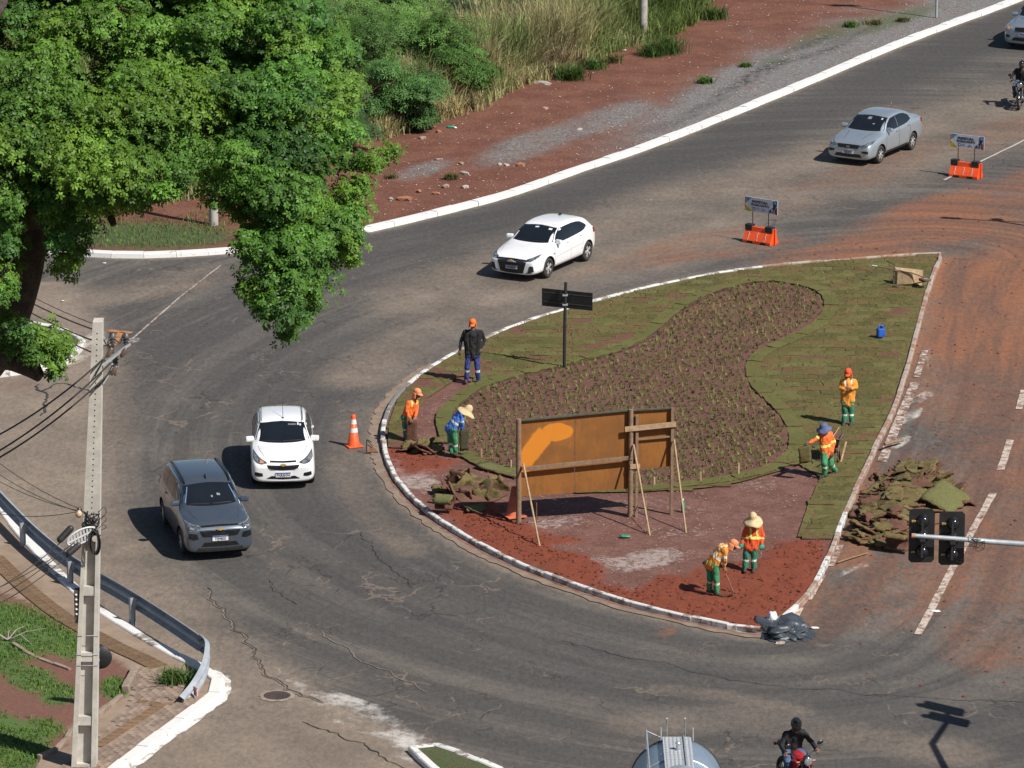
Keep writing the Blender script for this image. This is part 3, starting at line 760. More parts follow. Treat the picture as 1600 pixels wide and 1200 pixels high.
# ------------------------------------------------------------------ lane paint, worn through
def lane_mat(name, amt, tintc=(0.60, 0.54, 0.47)):
    t = NT(name); v = t.pos(); f = t.ramp(t.noise(v, 3.5, 8, .8), .45 + amt, .62 + amt)
    c = t.mix(f, tintc, (0.15, 0.075, 0.05)); c = t.mix(t.ramp(t.noise(v, 26, 4, .7), .5, .72, 0, .7), c, (0.22, 0.13, 0.09))
    return t.done(c, .85)
M_lane = lane_mat('worn_lane_paint', -.01, (.52, .44, .37)); M_lane2 = lane_mat('very_worn_lane_paint', -.06); M_lane3 = lane_mat('clean_lane_paint', .2, (.62, .6, .56)); M_laneo = lane_mat('orange_lane_paint', .02, (.42, .19, .06))
def marking(pts, w, m, z=.018):
    P = resample(GL(pts, 0), .5); vs = []; fs = []; rr = random.Random(int(pts[0][0]))
    for i, q in enumerate(P):
        d = (P[min(i + 1, len(P) - 1)] - P[max(0, i - 1)]).normalized(); nn = Vector((-d.y, d.x, 0))
        vs += [q + nn * (w / 2 + rr.uniform(-.01, .01)) + Vector((0, 0, z)), q - nn * (w / 2 + rr.uniform(-.01, .01)) + Vector((0, 0, z))]
    for i in range(len(P) - 1): fs.append((2 * i, 2 * i + 1, 2 * i + 3, 2 * i + 2))
    b = MB(); b.add(vs, fs); o = b.build('lane_marking', m, fix=True); tag(o, kind='structure')
marking([(1434, 992), (1515, 838), (1552, 771)], .19, M_lane); marking([(1563, 735), (1579, 688)], .2, M_lane); marking([(1592, 640), (1600, 610)], .2, M_lane)
marking([(1445, 548), (1432, 590)], .2, M_lane2); marking([(1430, 598), (1412, 640), (1378, 722)], .26, M_lane2)
marking([(1312, 852), (1296, 885)], .2, M_lane2); marking([(1284, 900), (1262, 938)], .2, M_lane); marking([(1250, 950), (1218, 1008)], .2, M_lane)
M_lane4 = lane_mat('scratched_lane_paint', -.02, (.42, .38, .34)); marking([(345, 415), (280, 466), (200, 536)], .06, M_lane4)
marking([(1700, 165), (1600, 220), (1530, 254), (1475, 282)], .085, lane_mat('dusty_lane_paint', .10, (.46, .41, .36))); marking([(170, 517), (206, 521)], .25, M_laneo); marking([(172, 545), (190, 520)], .2, M_laneo)

# ------------------------------------------------------------------ cover and patches
M_iron = mat('rusty_iron', (0.075, 0.05, 0.042), (0.045, 0.032, 0.028), 12, rough=.75, bump=.3)
M_patch = mat('mortar_patch', (0.30, 0.245, 0.19), (0.21, 0.17, 0.13), 6, rough=.95)
g = G(433, 1088); mh = thing('manhole_cover', 'round rusty manhole cover set in the pale dusty road near the corner', 'manhole cover', (g.x, g.y, .012))
b = MB(); b.lathe([(.0, .012), (.27, .012), (.28, .016), (.30, .016), (.305, -.01)], n=32)
for k in range(-3, 4): b.box((k * .075, 0, .015), (.018, .42 - abs(k) * .05, .008))
b.build('lid', M_iron, mh)
b = MB(); rr = random.Random(3)
ring = [(.31, 0)] * 1
vs = []; fs = []
for i in range(28):
    a = 2 * math.pi * i / 28; r1 = .31; r2 = .40 + rr.uniform(-.03, .05)
    vs += [(r1 * math.cos(a), r1 * math.sin(a), .012), (r2 * math.cos(a), r2 * math.sin(a), .004)]
fs = [(2 * i, 2 * i + 1, (2 * i + 3) % 56, (2 * i + 2) % 56) for i in range(28)]
b.add(vs, fs); b.build('mortar_ring', M_patch, mh, fix=True)
g = G(795, 291); cv = thing('drain_cover', 'dusty round patch of a buried drain cover beside the white roadside kerb', 'drain cover', (g.x, g.y, .006))
b = MB(); b.lathe([(0, .012), (.52, .012), (.56, .002)], n=26); b.build('lid', M_patch, cv)

# ------------------------------------------------------------------ pavement on the near corner
pave_poly = [Vector((q.x, q.y, 0)) for q in kerb_low_w] + [Vector((-40, 78, 0)), Vector((-40, 118, 0))]
t = NT('pavement_concrete'); p = t.pos()
n1 = t.noise(p, .8, 8, .65); n2 = t.noise(p, 7, 7, .7); n3 = t.noise(p, 40, 3, .7)
c = t.mix(t.ramp(n1, .35, .65), (0.225, 0.160, 0.115), (0.30, 0.225, 0.165))
c = t.mix(t.ramp(n2, .5, .72, 0, .45), c, (0.16, 0.095, 0.065))
ef = t.math('MULTIPLY', t.attr('earth'), t.ramp(n2, .3, .6, .6, 1.3), clamp=True)
c = t.mix(ef, c, t.mix(t.ramp(n2, .35, .7), (0.120, 0.048, 0.032), (0.185, 0.085, 0.058)))
gf = t.math('MULTIPLY', t.attr('green'), t.ramp(n2, .32, .58, .4, 1.5), clamp=True)
c = t.mix(gf, c, t.mix(t.ramp(n3, .3, .7), (0.045, 0.095, 0.018), (0.085, 0.145, 0.030)))
M_pave = t.done(c, .92, t.bump(t.math('ADD', n2, t.math('MULTIPLY', n3, .5)), .45, .03))
VERGE_IN = [(-300, 830), (0, 925), (40, 935), (75, 955), (115, 985), (150, 1008), (180, 1025), (205, 1048), (212, 1065), (190, 1090), (150, 1115), (112, 1135), (110, 1165), (60, 1185), (0, 1260), (-300, 1400)]
garden_w = GL(VERGE_IN, .12)
def pave_attr(X, Y, U, V):
    d, _, _ = seg_dist(X, Y, garden_w, True); sg = np.where(in_poly(X, Y, garden_w), d, -d) + .25 * (vnoise(X, Y, .5, 3, 21) - .5)
    earth = smooth(-.05, .10, sg)
    green = blobs(U, V, [(-10, 990, 130, 60, 0, 1.3), (90, 1000, 70, 30, 25, 1.0), (50, 1062, 60, 26, 15, .9), (90, 1085, 40, 22, 0, .9), (10, 1160, 90, 50, 20, 1.4), (60, 1140, 50, 22, 0, .9), (180, 1075, 30, 22, 0, 1.1), (10, 1040, 40, 20, 0, .8), (-80, 1120, 90, 120, 0, .9)])
    earth = np.maximum(earth, blobs(U, V, [(275, 1105, 26, 12, 0, .9), (265, 1078, 24, 12, 0, .7)]))
    return dict(earth=earth, green=green * (sg > -.05))
def pave_z(X, Y):
    d, _, _ = seg_dist(X, Y, garden_w, True); s_ = np.where(in_poly(X, Y, garden_w), d, 0)
    return .105 + .05 * smooth(0, .8, s_) * vnoise(X, Y, .5, 3, 22)
pavement = sheet('pavement', pave_poly, (.15, .22), pave_z, pave_attr, M_pave)
# clay pavers, each a block
M_paver = mat('clay_paver', (0.27, 0.20, 0.155), (0.19, 0.135, 0.10), 5, rough=.9, rand=.22, bump=.2, bscale=30)
M_tactile = mat('tactile_tile', (0.22, 0.135, 0.070), (0.15, 0.095, 0.060), 5, rough=.9, rand=.12)
PAVERS = [(214, 1046), (300, 1046), (318, 1072), (300, 1098), (262, 1128), (186, 1184), (120, 1240), (60, 1260), (90, 1200), (140, 1165), (200, 1105)]
pav_w = GL(PAVERS, .12)
b = MB(); b.bevbox((0, 0, 0), (.232, .112, .05), .008); paver_me = b.mesh('paver'); paver_me.materials.append(M_paver)
dirp = (G(300, 1098, .12) - G(186, 1184, .12)); dirp.z = 0; dirp.normalize(); nrp = Vector((-dirp.y, dirp.x, 0)); o0 = G(200, 1130, .12)
strip = GL([(150, 1168), (252, 1100), (262, 1096)], .12); strip2 = GL([(212, 1096), (255, 1102)], .12)
cand = []
for j in range(-40, 40):
    for i in range(-30, 30):
        q = o0 + dirp * (i * .24 + (j % 2) * .12) + nrp * (j * .12); cand.append((q.x, q.y))
CX = np.array([q[0] for q in cand]); CY = np.array([q[1] for q in cand])
ok = in_poly(CX, CY, pav_w); ds, _, _ = seg_dist(CX, CY, strip); ok &= ds > .2
PU, PV = PX(np.stack([CX, CY, 0 * CX + .12], 1)); ok &= (PU > -5) & (PV < 1215)
sel = np.where(ok)[0]; sel = sel[np.argsort(CY[sel])][::-1]
rest = MB()
for k, i in enumerate(sel):
    z = .112 + rng.uniform(-.005, .006); a = math.atan2(dirp.y, dirp.x) + rng.normal(0, .015)
    if k < 290:
        o = link('paver', paver_me, pavement); o.location = (CX[i], CY[i], z); o.rotation_euler = (rng.normal(0, .01), rng.normal(0, .01), a)
    else: rest.box((CX[i], CY[i], z), (.232, .112, .05), a)
if rest.v: tag(rest.build('pavers_beyond', M_paver, pavement), kind='stuff')
# tactile strips
b = MB(); b.box((0, 0, 0), (.24, .24, .03))
for k in range(4): b.box(((k - 1.5) * .055, 0, .018), (.022, .22, .008))
tact_me = b.mesh('tactile_tile'); tact_me.materials.append(M_tactile)
for line in ([(-10, 870), (40, 918), (90, 958), (140, 988), (185, 1012), (220, 1028), (248, 1042)], [(152, 1166), (252, 1100)], [(212, 1096), (250, 1101)]):
    wide = 2 if line[0][0] < 0 else 1
    P = resample(catmull(GL(line, .12), 4), .25)
    for i in range(len(P) - 1):
        d = (P[i + 1] - P[i]).normalized(); nn = Vector((-d.y, d.x, 0))
        for k in range(wide):
            q = P[i].lerp(P[i + 1], .5) + nn * ((k - (wide - 1) / 2) * .25)
            o = link('tactile_tile', tact_me, pavement); o.location = (q.x, q.y, .120 + rng.uniform(-.003, .003)); o.rotation_euler = (0, 0, math.atan2(d.y, d.x) + R(90))
# broken edging stones of the little garden
M_edge = mat('old_edging', (0.30, 0.235, 0.18), (0.20, 0.15, 0.115), 6, rough=.95, bump=.3)
for line, hh, ww in (([(212, 1048), (196, 1082)], .16, .17), ([(150, 1122), (178, 1098), (190, 1090)], .10, .12), ([(20, 1008), (60, 1030), (110, 1048)], .05, .1), ([(60, 1186), (100, 1165), (112, 1140)], .08, .12)):
    P = resample(GL(line, .12), .62)
    for i in range(len(P) - 1):
        d = (P[i + 1] - P[i]); b = MB(); b.bevbox((0, 0, 0), (d.length - .02, ww, hh * 2), .02)
        o = b.build('edging_stone', M_edge, pavement); o.location = (P[i].lerp(P[i + 1], .5).x, P[i].lerp(P[i + 1], .5).y, .12 + rng.uniform(-.02, .02)); o.rotation_euler = (rng.normal(0, .04), rng.normal(0, .04), math.atan2(d.y, d.x))

# ------------------------------------------------------------------ kerbed noses of two splitter islands
def nose(name, px, grass=True):
    w = catmull(GL(px, Zk), 4, True)
    r_ = kerb_run(name + '_kerb', w, [M_kerbw, M_kerbm], True, w=.2, step=.7, pick=lambda q, i, rr: 0 if rr.random() < .7 else 1)
    o = sheet(name, [Vector((q.x, q.y, 0)) for q in w], (.15, .25), lambda X, Y: .10 + .04 * vnoise(X, Y, .5, 3, 30), lambda X, Y, U, V: dict(gravel=0 * X + .2, green=0 * X + (.9 if grass == 1 else .8), black=0 * X), M_verge)
nose('corner_island', [(128, 531), (118, 545), (100, 560), (60, 572), (0, 580), (-120, 585), (-120, 500), (0, 500), (60, 505), (105, 515)])
nose('splitter_island', [(645, 1166), (668, 1160), (700, 1168), (745, 1184), (800, 1210), (860, 1250), (800, 1290), (720, 1260), (682, 1200)], 2)
# ================================================================== VEGETATION
def leaf_mat(name, rough=.5, trans=.32, spec=.3, var=.35):
    t = NT(name); col = t.attr('tint', 'Color')
    n = t.noise(t.pos(), 1.1, 4, .6)
    hs = t.n('ShaderNodeHueSaturation'); t.l(col, hs.inputs['Color']); t.l(t.ramp(n, .3, .7, 1 - var, 1 + var), hs.inputs['Value'])
    t.done(hs.outputs[0], rough, None, 0, spec)
    tr = t.n('ShaderNodeBsdfTranslucent'); g = t.n('ShaderNodeGamma'); t.l(hs.outputs[0], g.inputs[0]); g.inputs[1].default_value = .9
    t.l(g.outputs[0], tr.inputs[0])
    ms = t.n('ShaderNodeMixShader'); ms.inputs[0].default_value = trans
    t.l(t.b.outputs[0], ms.inputs[1]); t.l(tr.outputs[0], ms.inputs[2])
    t.l(ms.outputs[0], t.t.nodes['Material Output'].inputs['Surface'])
    return t.mat
M_leaf = leaf_mat('broad_leaf'); M_fern = leaf_mat('feathery_leaf', .6, .3); M_straw = leaf_mat('dry_grass', .8, .25, .15, .2); M_sprout = leaf_mat('seedling_leaf', .6, .3)
M_bark = mat('dark_bark', (0.085, 0.066, 0.054), (0.042, 0.033, 0.028), 5, rough=.95, bump=.9, bscale=14, bdist=.06)
M_stem = mat('shrub_stem', (0.11, 0.085, 0.06), (0.07, 0.05, 0.04), 8, rough=.9)

def unit(a): return a / (np.linalg.norm(a, axis=1, keepdims=True) + 1e-9)
def rosettes(C, N, L, W, k=6, droop=.35, tint=None, gen=rng, spread=1.0):
    """palmate leaves: k leaflets round each centre C with leaf normal N"""
    n = len(C); N = unit(N)
    T = unit(np.cross(N, gen.normal(size=(n, 3)))); B = np.cross(N, T)
    V = []; cols = []
    for j in range(k):
        a = 2 * math.pi * (j + gen.uniform(-.2, .2, n)) / k * spread
        d = T * np.cos(a)[:, None] + B * np.sin(a)[:, None]; s = np.cross(N, d)
        l = (L * gen.uniform(.75, 1.2, n))[:, None]; w = (W * gen.uniform(.8, 1.2, n))[:, None]; dr = (droop * gen.uniform(.4, 1.5, n))[:, None]
        V.append(np.stack([C + d * l * .08, C + d * l * .6 + s * w * .5 - N * l * dr * .35, C + d * l - N * l * dr, C + d * l * .6 - s * w * .5 - N * l * dr * .35], 1))
        if tint is not None: cols.append(np.repeat(tint * gen.uniform(.85, 1.15, (n, 1)), 4, 0).reshape(n, 4, 3))
    V = np.concatenate(V, 0).reshape(-1, 3); F = np.arange(len(V)).reshape(-1, 4)
    return V, F, (np.concatenate(cols, 0).reshape(-1, 3) if tint is not None else None)
def sphere_dirs(n, gen=rng, zmin=-.4):
    d = unit(gen.normal(size=(n * 3, 3))); d = d[d[:, 2] > zmin][:n]
    while len(d) < n: d = np.concatenate([d, unit(gen.normal(size=(n, 3)))])[:n]
    return d

# ------------------------------------------------------------------ the big tree that leans in from the near left
TY0 = 90.0
tree = thing('broadleaf_tree', 'huge broad green leafy tree whose boughs hang over the road at upper left', 'tree', (-15.8, 89.0, 0))
tl = Vector(tree.location)
def A(u, v, dy=0.0): return AT(u, v, TY0 + dy) - tl
b = MB()
trunk_pts = [Vector((0, 0, -.3)), Vector((.6, .3, 3)), Vector((2.2, .6, 7)), A(-90, 640, -.2), A(-20, 560), A(12, 505), A(34, 450), A(48, 400), A(50, 350), A(52, 300)]
b.tube(catmull(trunk_pts, 4), [max(.21, .62 - .0122 * i) for i in range(len(catmull(trunk_pts, 4)))], 14)
b.build('trunk', M_bark, tree)
limbs = [([A(48, 400), A(75, 360, .5), A(92, 300, 1), A(130, 210, 1.5), A(200, 120, 2), A(250, 50, 2)], .24), ([A(50, 350), A(30, 260, -1), A(10, 160, -1.5), A(-20, 40, -2)], .24), ([A(52, 320), A(120, 275, .5), A(210, 262, 1), A(300, 262, 1), A(365, 262, .5), A(430, 290, 0), A(470, 350, -.5)], .17),
         ([A(300, 262, 1), A(380, 200, 1), A(460, 140, 1), A(520, 80, 1)], .12), ([A(12, 505), A(30, 540, -1.2), A(52, 565, -1.6), A(66, 588, -1.8)], .16), ([A(-40, 575), A(0, 560, -1), A(40, 575, -1.4), A(62, 590, -1.6)], .28), ([A(130, 275, .3), A(160, 310, 0), A(178, 352, -.3)], .17),
         ([A(92, 300, 1), A(60, 200, 0), A(70, 100, 0), A(110, 0, 0)], .15), ([A(210, 262, 1), A(280, 180, 2), A(320, 80, 2.5), A(370, -40, 3)], .13), ([A(430, 290), A(500, 300, .5), A(550, 320, 1)], .07), ([A(430, 290), A(420, 360, -.5), A(440, 440, -1), A(450, 500, -1)], .06), ([A(-20, 40, -2), A(60, -80, -1), A(180, -160, 0)], .15)]
for pts, r0 in limbs:
    vv_ = [PX([q + tl])[1][0] for q in pts]; pts = [q + Vector((q.x + tl.x, TY0, q.z + tl.z - CAM_H)) * (max(0, 230 - v_) * .0125 / TY0) for q, v_ in zip(pts, vv_)]; P = catmull(pts, 4); b = MB(); b.tube(P, [r0 * (1 - .65 * i / (len(P) - 1)) for i in range(len(P))], 8); b.build('branch', M_bark, tree)
# twigs
b = MB()
tr_ = np.random.default_rng(21)
CROWN = [(-160, -260), (480, -260), (492, -60), (505, 0), (540, 45), (552, 110), (562, 170), (575, 235), (598, 248), (572, 290), (570, 335), (552, 375), (540, 430), (500, 478), (470, 500), (446, 526), (425, 515), (398, 478), (372, 430), (360, 395), (392, 365), (372, 330), (345, 340), (318, 318), (300, 285), (255, 300), (222, 330), (190, 340), (160, 325), (140, 370), (110, 415), (88, 410), (72, 370), (66, 330), (30, 320), (20, 390), (12, 470), (-160, 560)]
HOLES = [[(365, 230), (425, 225), (430, 285), (390, 292)], [(300, 268), (345, 262), (350, 330), (320, 315)], [(475, 268), (520, 280), (515, 330), (480, 320)]]
cl = []
tries = 0
while len(cl) < 720 and tries < 60000:
    tries += 1
    u, v = tr_.uniform(-150, 610), tr_.uniform(-250, 560)
    if not in_poly([u], [v], CROWN)[0]: continue
    if any(in_poly([u], [v], h)[0] for h in HOLES): continue
    d, _, _ = seg_dist([u], [v], CROWN, True); d = d[0]
    r = tr_.uniform(.34, .72)
    if d < r * 62: r = max(.16, d / 70.0)
    rr_ = ((u - 230) / 400) ** 2 + ((v - 120) / 420) ** 2
    thick = 2.8 * math.sqrt(max(.06, 1 - min(1, rr_)))
    dy = tr_.uniform(-1, 1) * thick + (230 - v) * .0125
    P = A(u, v, dy)
    if any((P - q).length < .55 * (r + s) * .62 for q, s in cl): continue
    cl.append((P, r))
for (u, v, r, dy) in [(35, 520, .30, -2), (70, 530, .34, -2), (95, 540, .26, -2), (60, 555, .26, -2.1), (88, 562, .2, -2.1), (15, 540, .3, -1.6), (8, 500, .2, -1), (85, 578, .13, -2), (450, 520, .16, -1), (610, 240, .14, 1), (112, 390, .35, -.8), (100, 415, .25, -.8), (20, 380, .3, -1), (4, 420, .3, -1)]:
    cl.append((A(u, v, dy), r))
Cs, Ns, Ts = [], [], []
for P, r in cl:
    n = int(44 + 340 * r ** 1.6); D = sphere_dirs(n, tr_, -.45)
    rad = r * tr_.uniform(.35, 1.22, (n, 1)) * np.array([[1.0, 1.0, .72]])
    jit = tr_.normal(0, .085, (n, 3))
    Cs.append(np.array(P)[None] + D * rad + jit); Ns.append(D * .6 + np.array([[0.3, -.45, .75]]) + tr_.normal(0, .25, (n, 3)))
    base = np.array([(.084, .190, .025), (.118, .222, .027), (.062, .158, .028)][tr_.integers(3)]) * tr_.uniform(.8, 1.15)
    u_, v_ = PX([P + tl]); yl = float(np.clip(1.1 - math.hypot((u_[0] - 170) / 260, (v_[0] - 160) / 190), 0, .8))
    base = base * (1 - yl * .55) + np.array([.135, .225, .022]) * yl * .55
    Ts.append(np.repeat(base[None], n, 0) * tr_.uniform(.8, 1.25, (n, 1)))
    if r > .34 and tr_.random() < .4:
        hub = A(230, 120, 0); q = P.lerp(hub, .22) + Vector((0, .2, -.05)); b.tube([q, (P + q) / 2 + Vector((0, 0, .06)), P], [.022, .016, .010], 5)
tag(b.build('twigs', M_bark, tree), kind='stuff')
V, F, T = rosettes(np.concatenate(Cs), np.concatenate(Ns), .098, .044, 6, .38, np.concatenate(Ts), tr_)
np_mesh('crown', V, F, M_leaf, cols=T, parent=tree)

# ------------------------------------------------------------------ tall dry grass on the bank
def blades(C, h, w, lean, cols, gen, bend=.5):
    n = len(C); a = gen.uniform(0, 2 * math.pi, n); d = np.stack([np.cos(a), np.sin(a), 0 * a], 1)
    s = np.stack([-np.sin(a + gen.normal(0, .6, n)), np.cos(a + gen.normal(0, .6, n)), 0 * a], 1); up = np.array([[0, 0, 1.0]])
    h = h[:, None]; w = w[:, None]; lean = lean[:, None]
    p0 = C; p1 = C + up * h * .55 + d * h * lean * .35; p2 = C + up * h * (1 - .35 * lean) + d * h * lean
    V = np.stack([p0 - s * w * .5, p0 + s * w * .5, p1 + s * w * .5, p1 - s * w * .5, p2 + s * w * .12, p2 - s * w * .12], 1).reshape(-1, 3)
    b0 = (np.arange(n) * 6)[:, None]
    F = np.concatenate([b0 + np.array([[0, 1, 2, 3]]), b0 + np.array([[3, 2, 4, 5]])], 0)
    return V, F, np.repeat(cols, 6, 0)
gg = np.random.default_rng(5)
front = [(-40, 290), (60, 300), (200, 325), (300, 318), (360, 290), (420, 262), (500, 236), (570, 220), (600, 211), (650, 199), (700, 185), (760, 159), (830, 131), (890, 111), (960, 84), (1020, 66), (1060, 52), (1085, 38), (1112, 4), (1135, -40)]
fw = GL(front, .1)
fx = np.array([q.x for q in fw]); fy = np.array([q.y for q in fw])
n = 9500
TXc = gg.uniform(-24, fx.max(), n); 
yf = np.interp(TXc, fx, fy)
dep = gg.exponential(9.0, n); dep = np.where(dep > 45, gg.uniform(0, 45, n), dep); TYc = yf + dep + (vnoise(TXc, 0 * TXc, 1.5, 3, 3) - .5) * 3.0
keep = (TYc < 204); TXc, TYc, dep = TXc[keep], TYc[keep], dep[keep]
nb = 13
bx = np.repeat(TXc, nb) + gg.normal(0, .13, len(TXc) * nb); by = np.repeat(TYc, nb) + gg.normal(0, .13, len(TXc) * nb); dd = np.repeat(dep, nb)
mass = vnoise(bx, by, 3.2, 3, 40); hh = (.75 + 1.5 * smooth(.2, 3.0, dd) * (.5 + mass)) * gg.uniform(.6, 1.15, len(bx)) * np.where(bx < -12, .6, 1)
pal = np.array([(.44, .36, .18), (.36, .32, .16), (.24, .27, .10), (.15, .21, .06), (.23, .175, .10), (.33, .34, .16)])
gm = vnoise(bx, by, 2.4, 3, 41); gm2 = vnoise(bx, by, .9, 3, 42)
uu, vv = PX(np.stack([bx, by, 0 * bx], 1))
greeness = np.clip(gm * 1.5 - .46 + smooth(150, 20, vv) * .30 + (uu < 420) * .5 + (gg.random(len(bx)) - .5) * .5, 0, 1)
idx = np.where(greeness > .62, 3, np.where(greeness > .42, 2, np.where(greeness > .25, 5, np.where(gm2 < .40, 4, np.where(gg.random(len(bx)) < .5, 0, 1)))))
cols = pal[idx] * gg.uniform(.75, 1.25, (len(bx), 1))
V, F, T = blades(np.stack([bx, by, 0 * bx + .08], 1), hh, gg.uniform(.018, .042, len(bx)), gg.uniform(.1, .75, len(bx)), cols, gg)
dg_ = np_mesh('tall_dry_grass', V, F, M_straw, cols=T); tag(dg_, 'tall straw coloured grass covering the bank behind the roadside', 'grass', kind='stuff')
# short grass: green patch under the big tree, garden on the near corner, scraps on the verge
def short_grass(name, label, n, box, cond, h, pals, seed, z=.12, w=(.012, .026)):
    g_ = np.random.default_rng(seed); x = g_.uniform(box[0], box[1], n); y = g_.uniform(box[2], box[3], n)
    k = cond(x, y, g_); x, y = x[k], y[k]; c = np.array(pals)[g_.integers(len(pals), size=len(x))] * g_.uniform(.7, 1.3, (len(x), 1))
    V, F, T = blades(np.stack([x, y, 0 * x + z], 1), g_.uniform(h[0], h[1], len(x)), g_.uniform(w[0], w[1], len(x)), g_.uniform(.2, .9, len(x)), c, g_)
    o = np_mesh(name, V, F, M_straw, cols=T); tag(o, label, 'grass', kind='stuff'); return o
def cond_tree(x, y, g_):
    u, v = PX(np.stack([x, y, 0 * x + .12], 1)); d, _, _ = seg_dist(x, y, kerb_top_w)
    m = blobs(u, v, [(220, 366, 180, 30, 0, 1), (60, 350, 160, 50, 0, 1), (330, 345, 60, 20, 0, .6)]); return (g_.random(len(x)) < m * 1.2) & (d > .35) & (y > np.interp(x, [q.x for q in kerb_top_w][::-1], [q.y for q in kerb_top_w][::-1]))
short_grass('verge_grass', 'short green grass on the verge under the big tree', 26000, (-20, -4, 136, 156), cond_tree, (.06, .2), [(.09, .17, .035), (.13, .20, .05), (.15, .18, .06)], 11)
def cond_gard(x, y, g_):
    u, v = PX(np.stack([x, y, 0 * x + .12], 1)); a = pave_attr(x, y, u, v); return (g_.random(len(x)) < a['green'] * 1.1 * smooth(.3, .6, vnoise(x, y, .5, 3, 60) + .12))
short_grass('garden_grass', 'patchy bright green grass in the corner garden behind the guardrail', 42000, (-14.5, -7.6, 96, 114), cond_gard, (.04, .13), [(.065, .14, .024), (.10, .18, .032), (.14, .20, .04)], 12)
def cond_lawn(x, y, g_):
    d, _, _ = seg_dist(x, y, bed_w, True); k, _, _ = seg_dist(x, y, median_w, True); return in_poly(x, y, lawn_poly) & ~in_poly(x, y, bed_w) & (d > .12) & (k > .12) & (vnoise(x, y, .7, 3, 61) > .42)
short_grass('lawn_blades', 'short olive and straw blades standing on the newly laid turf', 60000, (-6, 19, 104, 166), cond_lawn, (.02, .055), [(.16, .135, .05), (.12, .13, .042), (.20, .16, .075), (.11, .095, .035)], 13, .165, (.012, .03))

# ------------------------------------------------------------------ green feathery shrubs in the dry grass
def shrub_parts(seed, size, base):
    g_ = np.random.default_rng(seed); Cs, Ns, Ts = [], [], []; b = MB()
    for k in range(15):
        a = g_.uniform(0, 6.28); rr_ = size * g_.uniform(.1, .85); c = np.array([math.cos(a) * rr_, math.sin(a) * rr_, size * g_.uniform(.5, 1.55)])
        r = size * g_.uniform(.26, .46); n = 150; D = sphere_dirs(n, g_, -.3)
        Cs.append(c + D * r * g_.uniform(.3, 1.35, (n, 1)) * np.array([[1.15, 1.15, .75]])); Ns.append(D * .6 + np.array([[.1, -.2, .8]]) + g_.normal(0, .3, (n, 3)))
        Ts.append(np.repeat((np.array(base) * g_.uniform(.65, 1.3))[None], n, 0) * g_.uniform(.8, 1.2, (n, 1)))
        b.tube([(0, 0, 0), (c[0] * .4, c[1] * .4, c[2] * .5), tuple(c)], [.035, .025, .012], 5)
    V, F, T = rosettes(np.concatenate(Cs), np.concatenate(Ns), .17, .042, 6, .3, np.concatenate(Ts), g_)
    return V, F, T, b
sh_spec = [(592, 118, 1.75, 'wide feathery green shrub closest to the leafy tree', (.060, .120, .026)), (664, 96, 1.6, 'big bright green feathery shrub in the middle of the shrub thicket', (.062, .125, .025)), (715, 118, 1.15, 'round green shrub at the right end of the thicket above straw grass', (.058, .120, .024)), (640, 160, 1.25, 'low green shrub at the front of the thicket', (.050, .110, .028)), (625, 40, 1.7, 'tall green shrub at the back of the thicket', (.060, .112, .026)),
           (560, 60, 1.6, 'pale green shrub half hidden behind the leafy tree', (.065, .115, .028)), (712, 42, .85, 'dark blue green bush standing out in the straw grass', (.022, .052, .022)), (655, 182, .6, 'small green bush at the grass edge in front of the thicket', (.05, .105, .025)), (545, 190, 1.1, 'dull green bush low beside the drooping leaves', (.045, .08, .03)), (800, 30, .8, 'thin grey green bush in the tall grass left of the concrete post', (.06, .085, .035)), (770, 62, .7, 'small dusky bush among straw grass', (.05, .07, .03))]
for k, (u, v, s, lab, bc) in enumerate(sh_spec):
    g = G(u, v + s * 38, .08); s *= 1.18; V, F, T, b = shrub_parts(70 + k, s, tuple(x * 1.75 for x in bc))
    root = thing('feathery_shrub', lab, 'shrub', g, 0, 'green shrubs on the bank'); np_mesh('foliage', V, F, M_fern, cols=T, parent=root); b.build('stem', M_stem, root)
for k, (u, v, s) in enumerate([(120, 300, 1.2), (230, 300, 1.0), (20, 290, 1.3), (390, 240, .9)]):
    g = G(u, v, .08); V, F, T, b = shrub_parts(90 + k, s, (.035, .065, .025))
    root = thing('undergrowth_shrub', ['dark shrub behind the green verge under the tree, left of the grey post', 'low shrub right behind the green verge under the tree', 'leafy shrub behind the trunk of the big tree', 'shrub among the drooping boughs beside the bank'][k], 'shrub', g); np_mesh('foliage', V, F, M_fern, cols=T, parent=root); b.build('stem', M_stem, root)
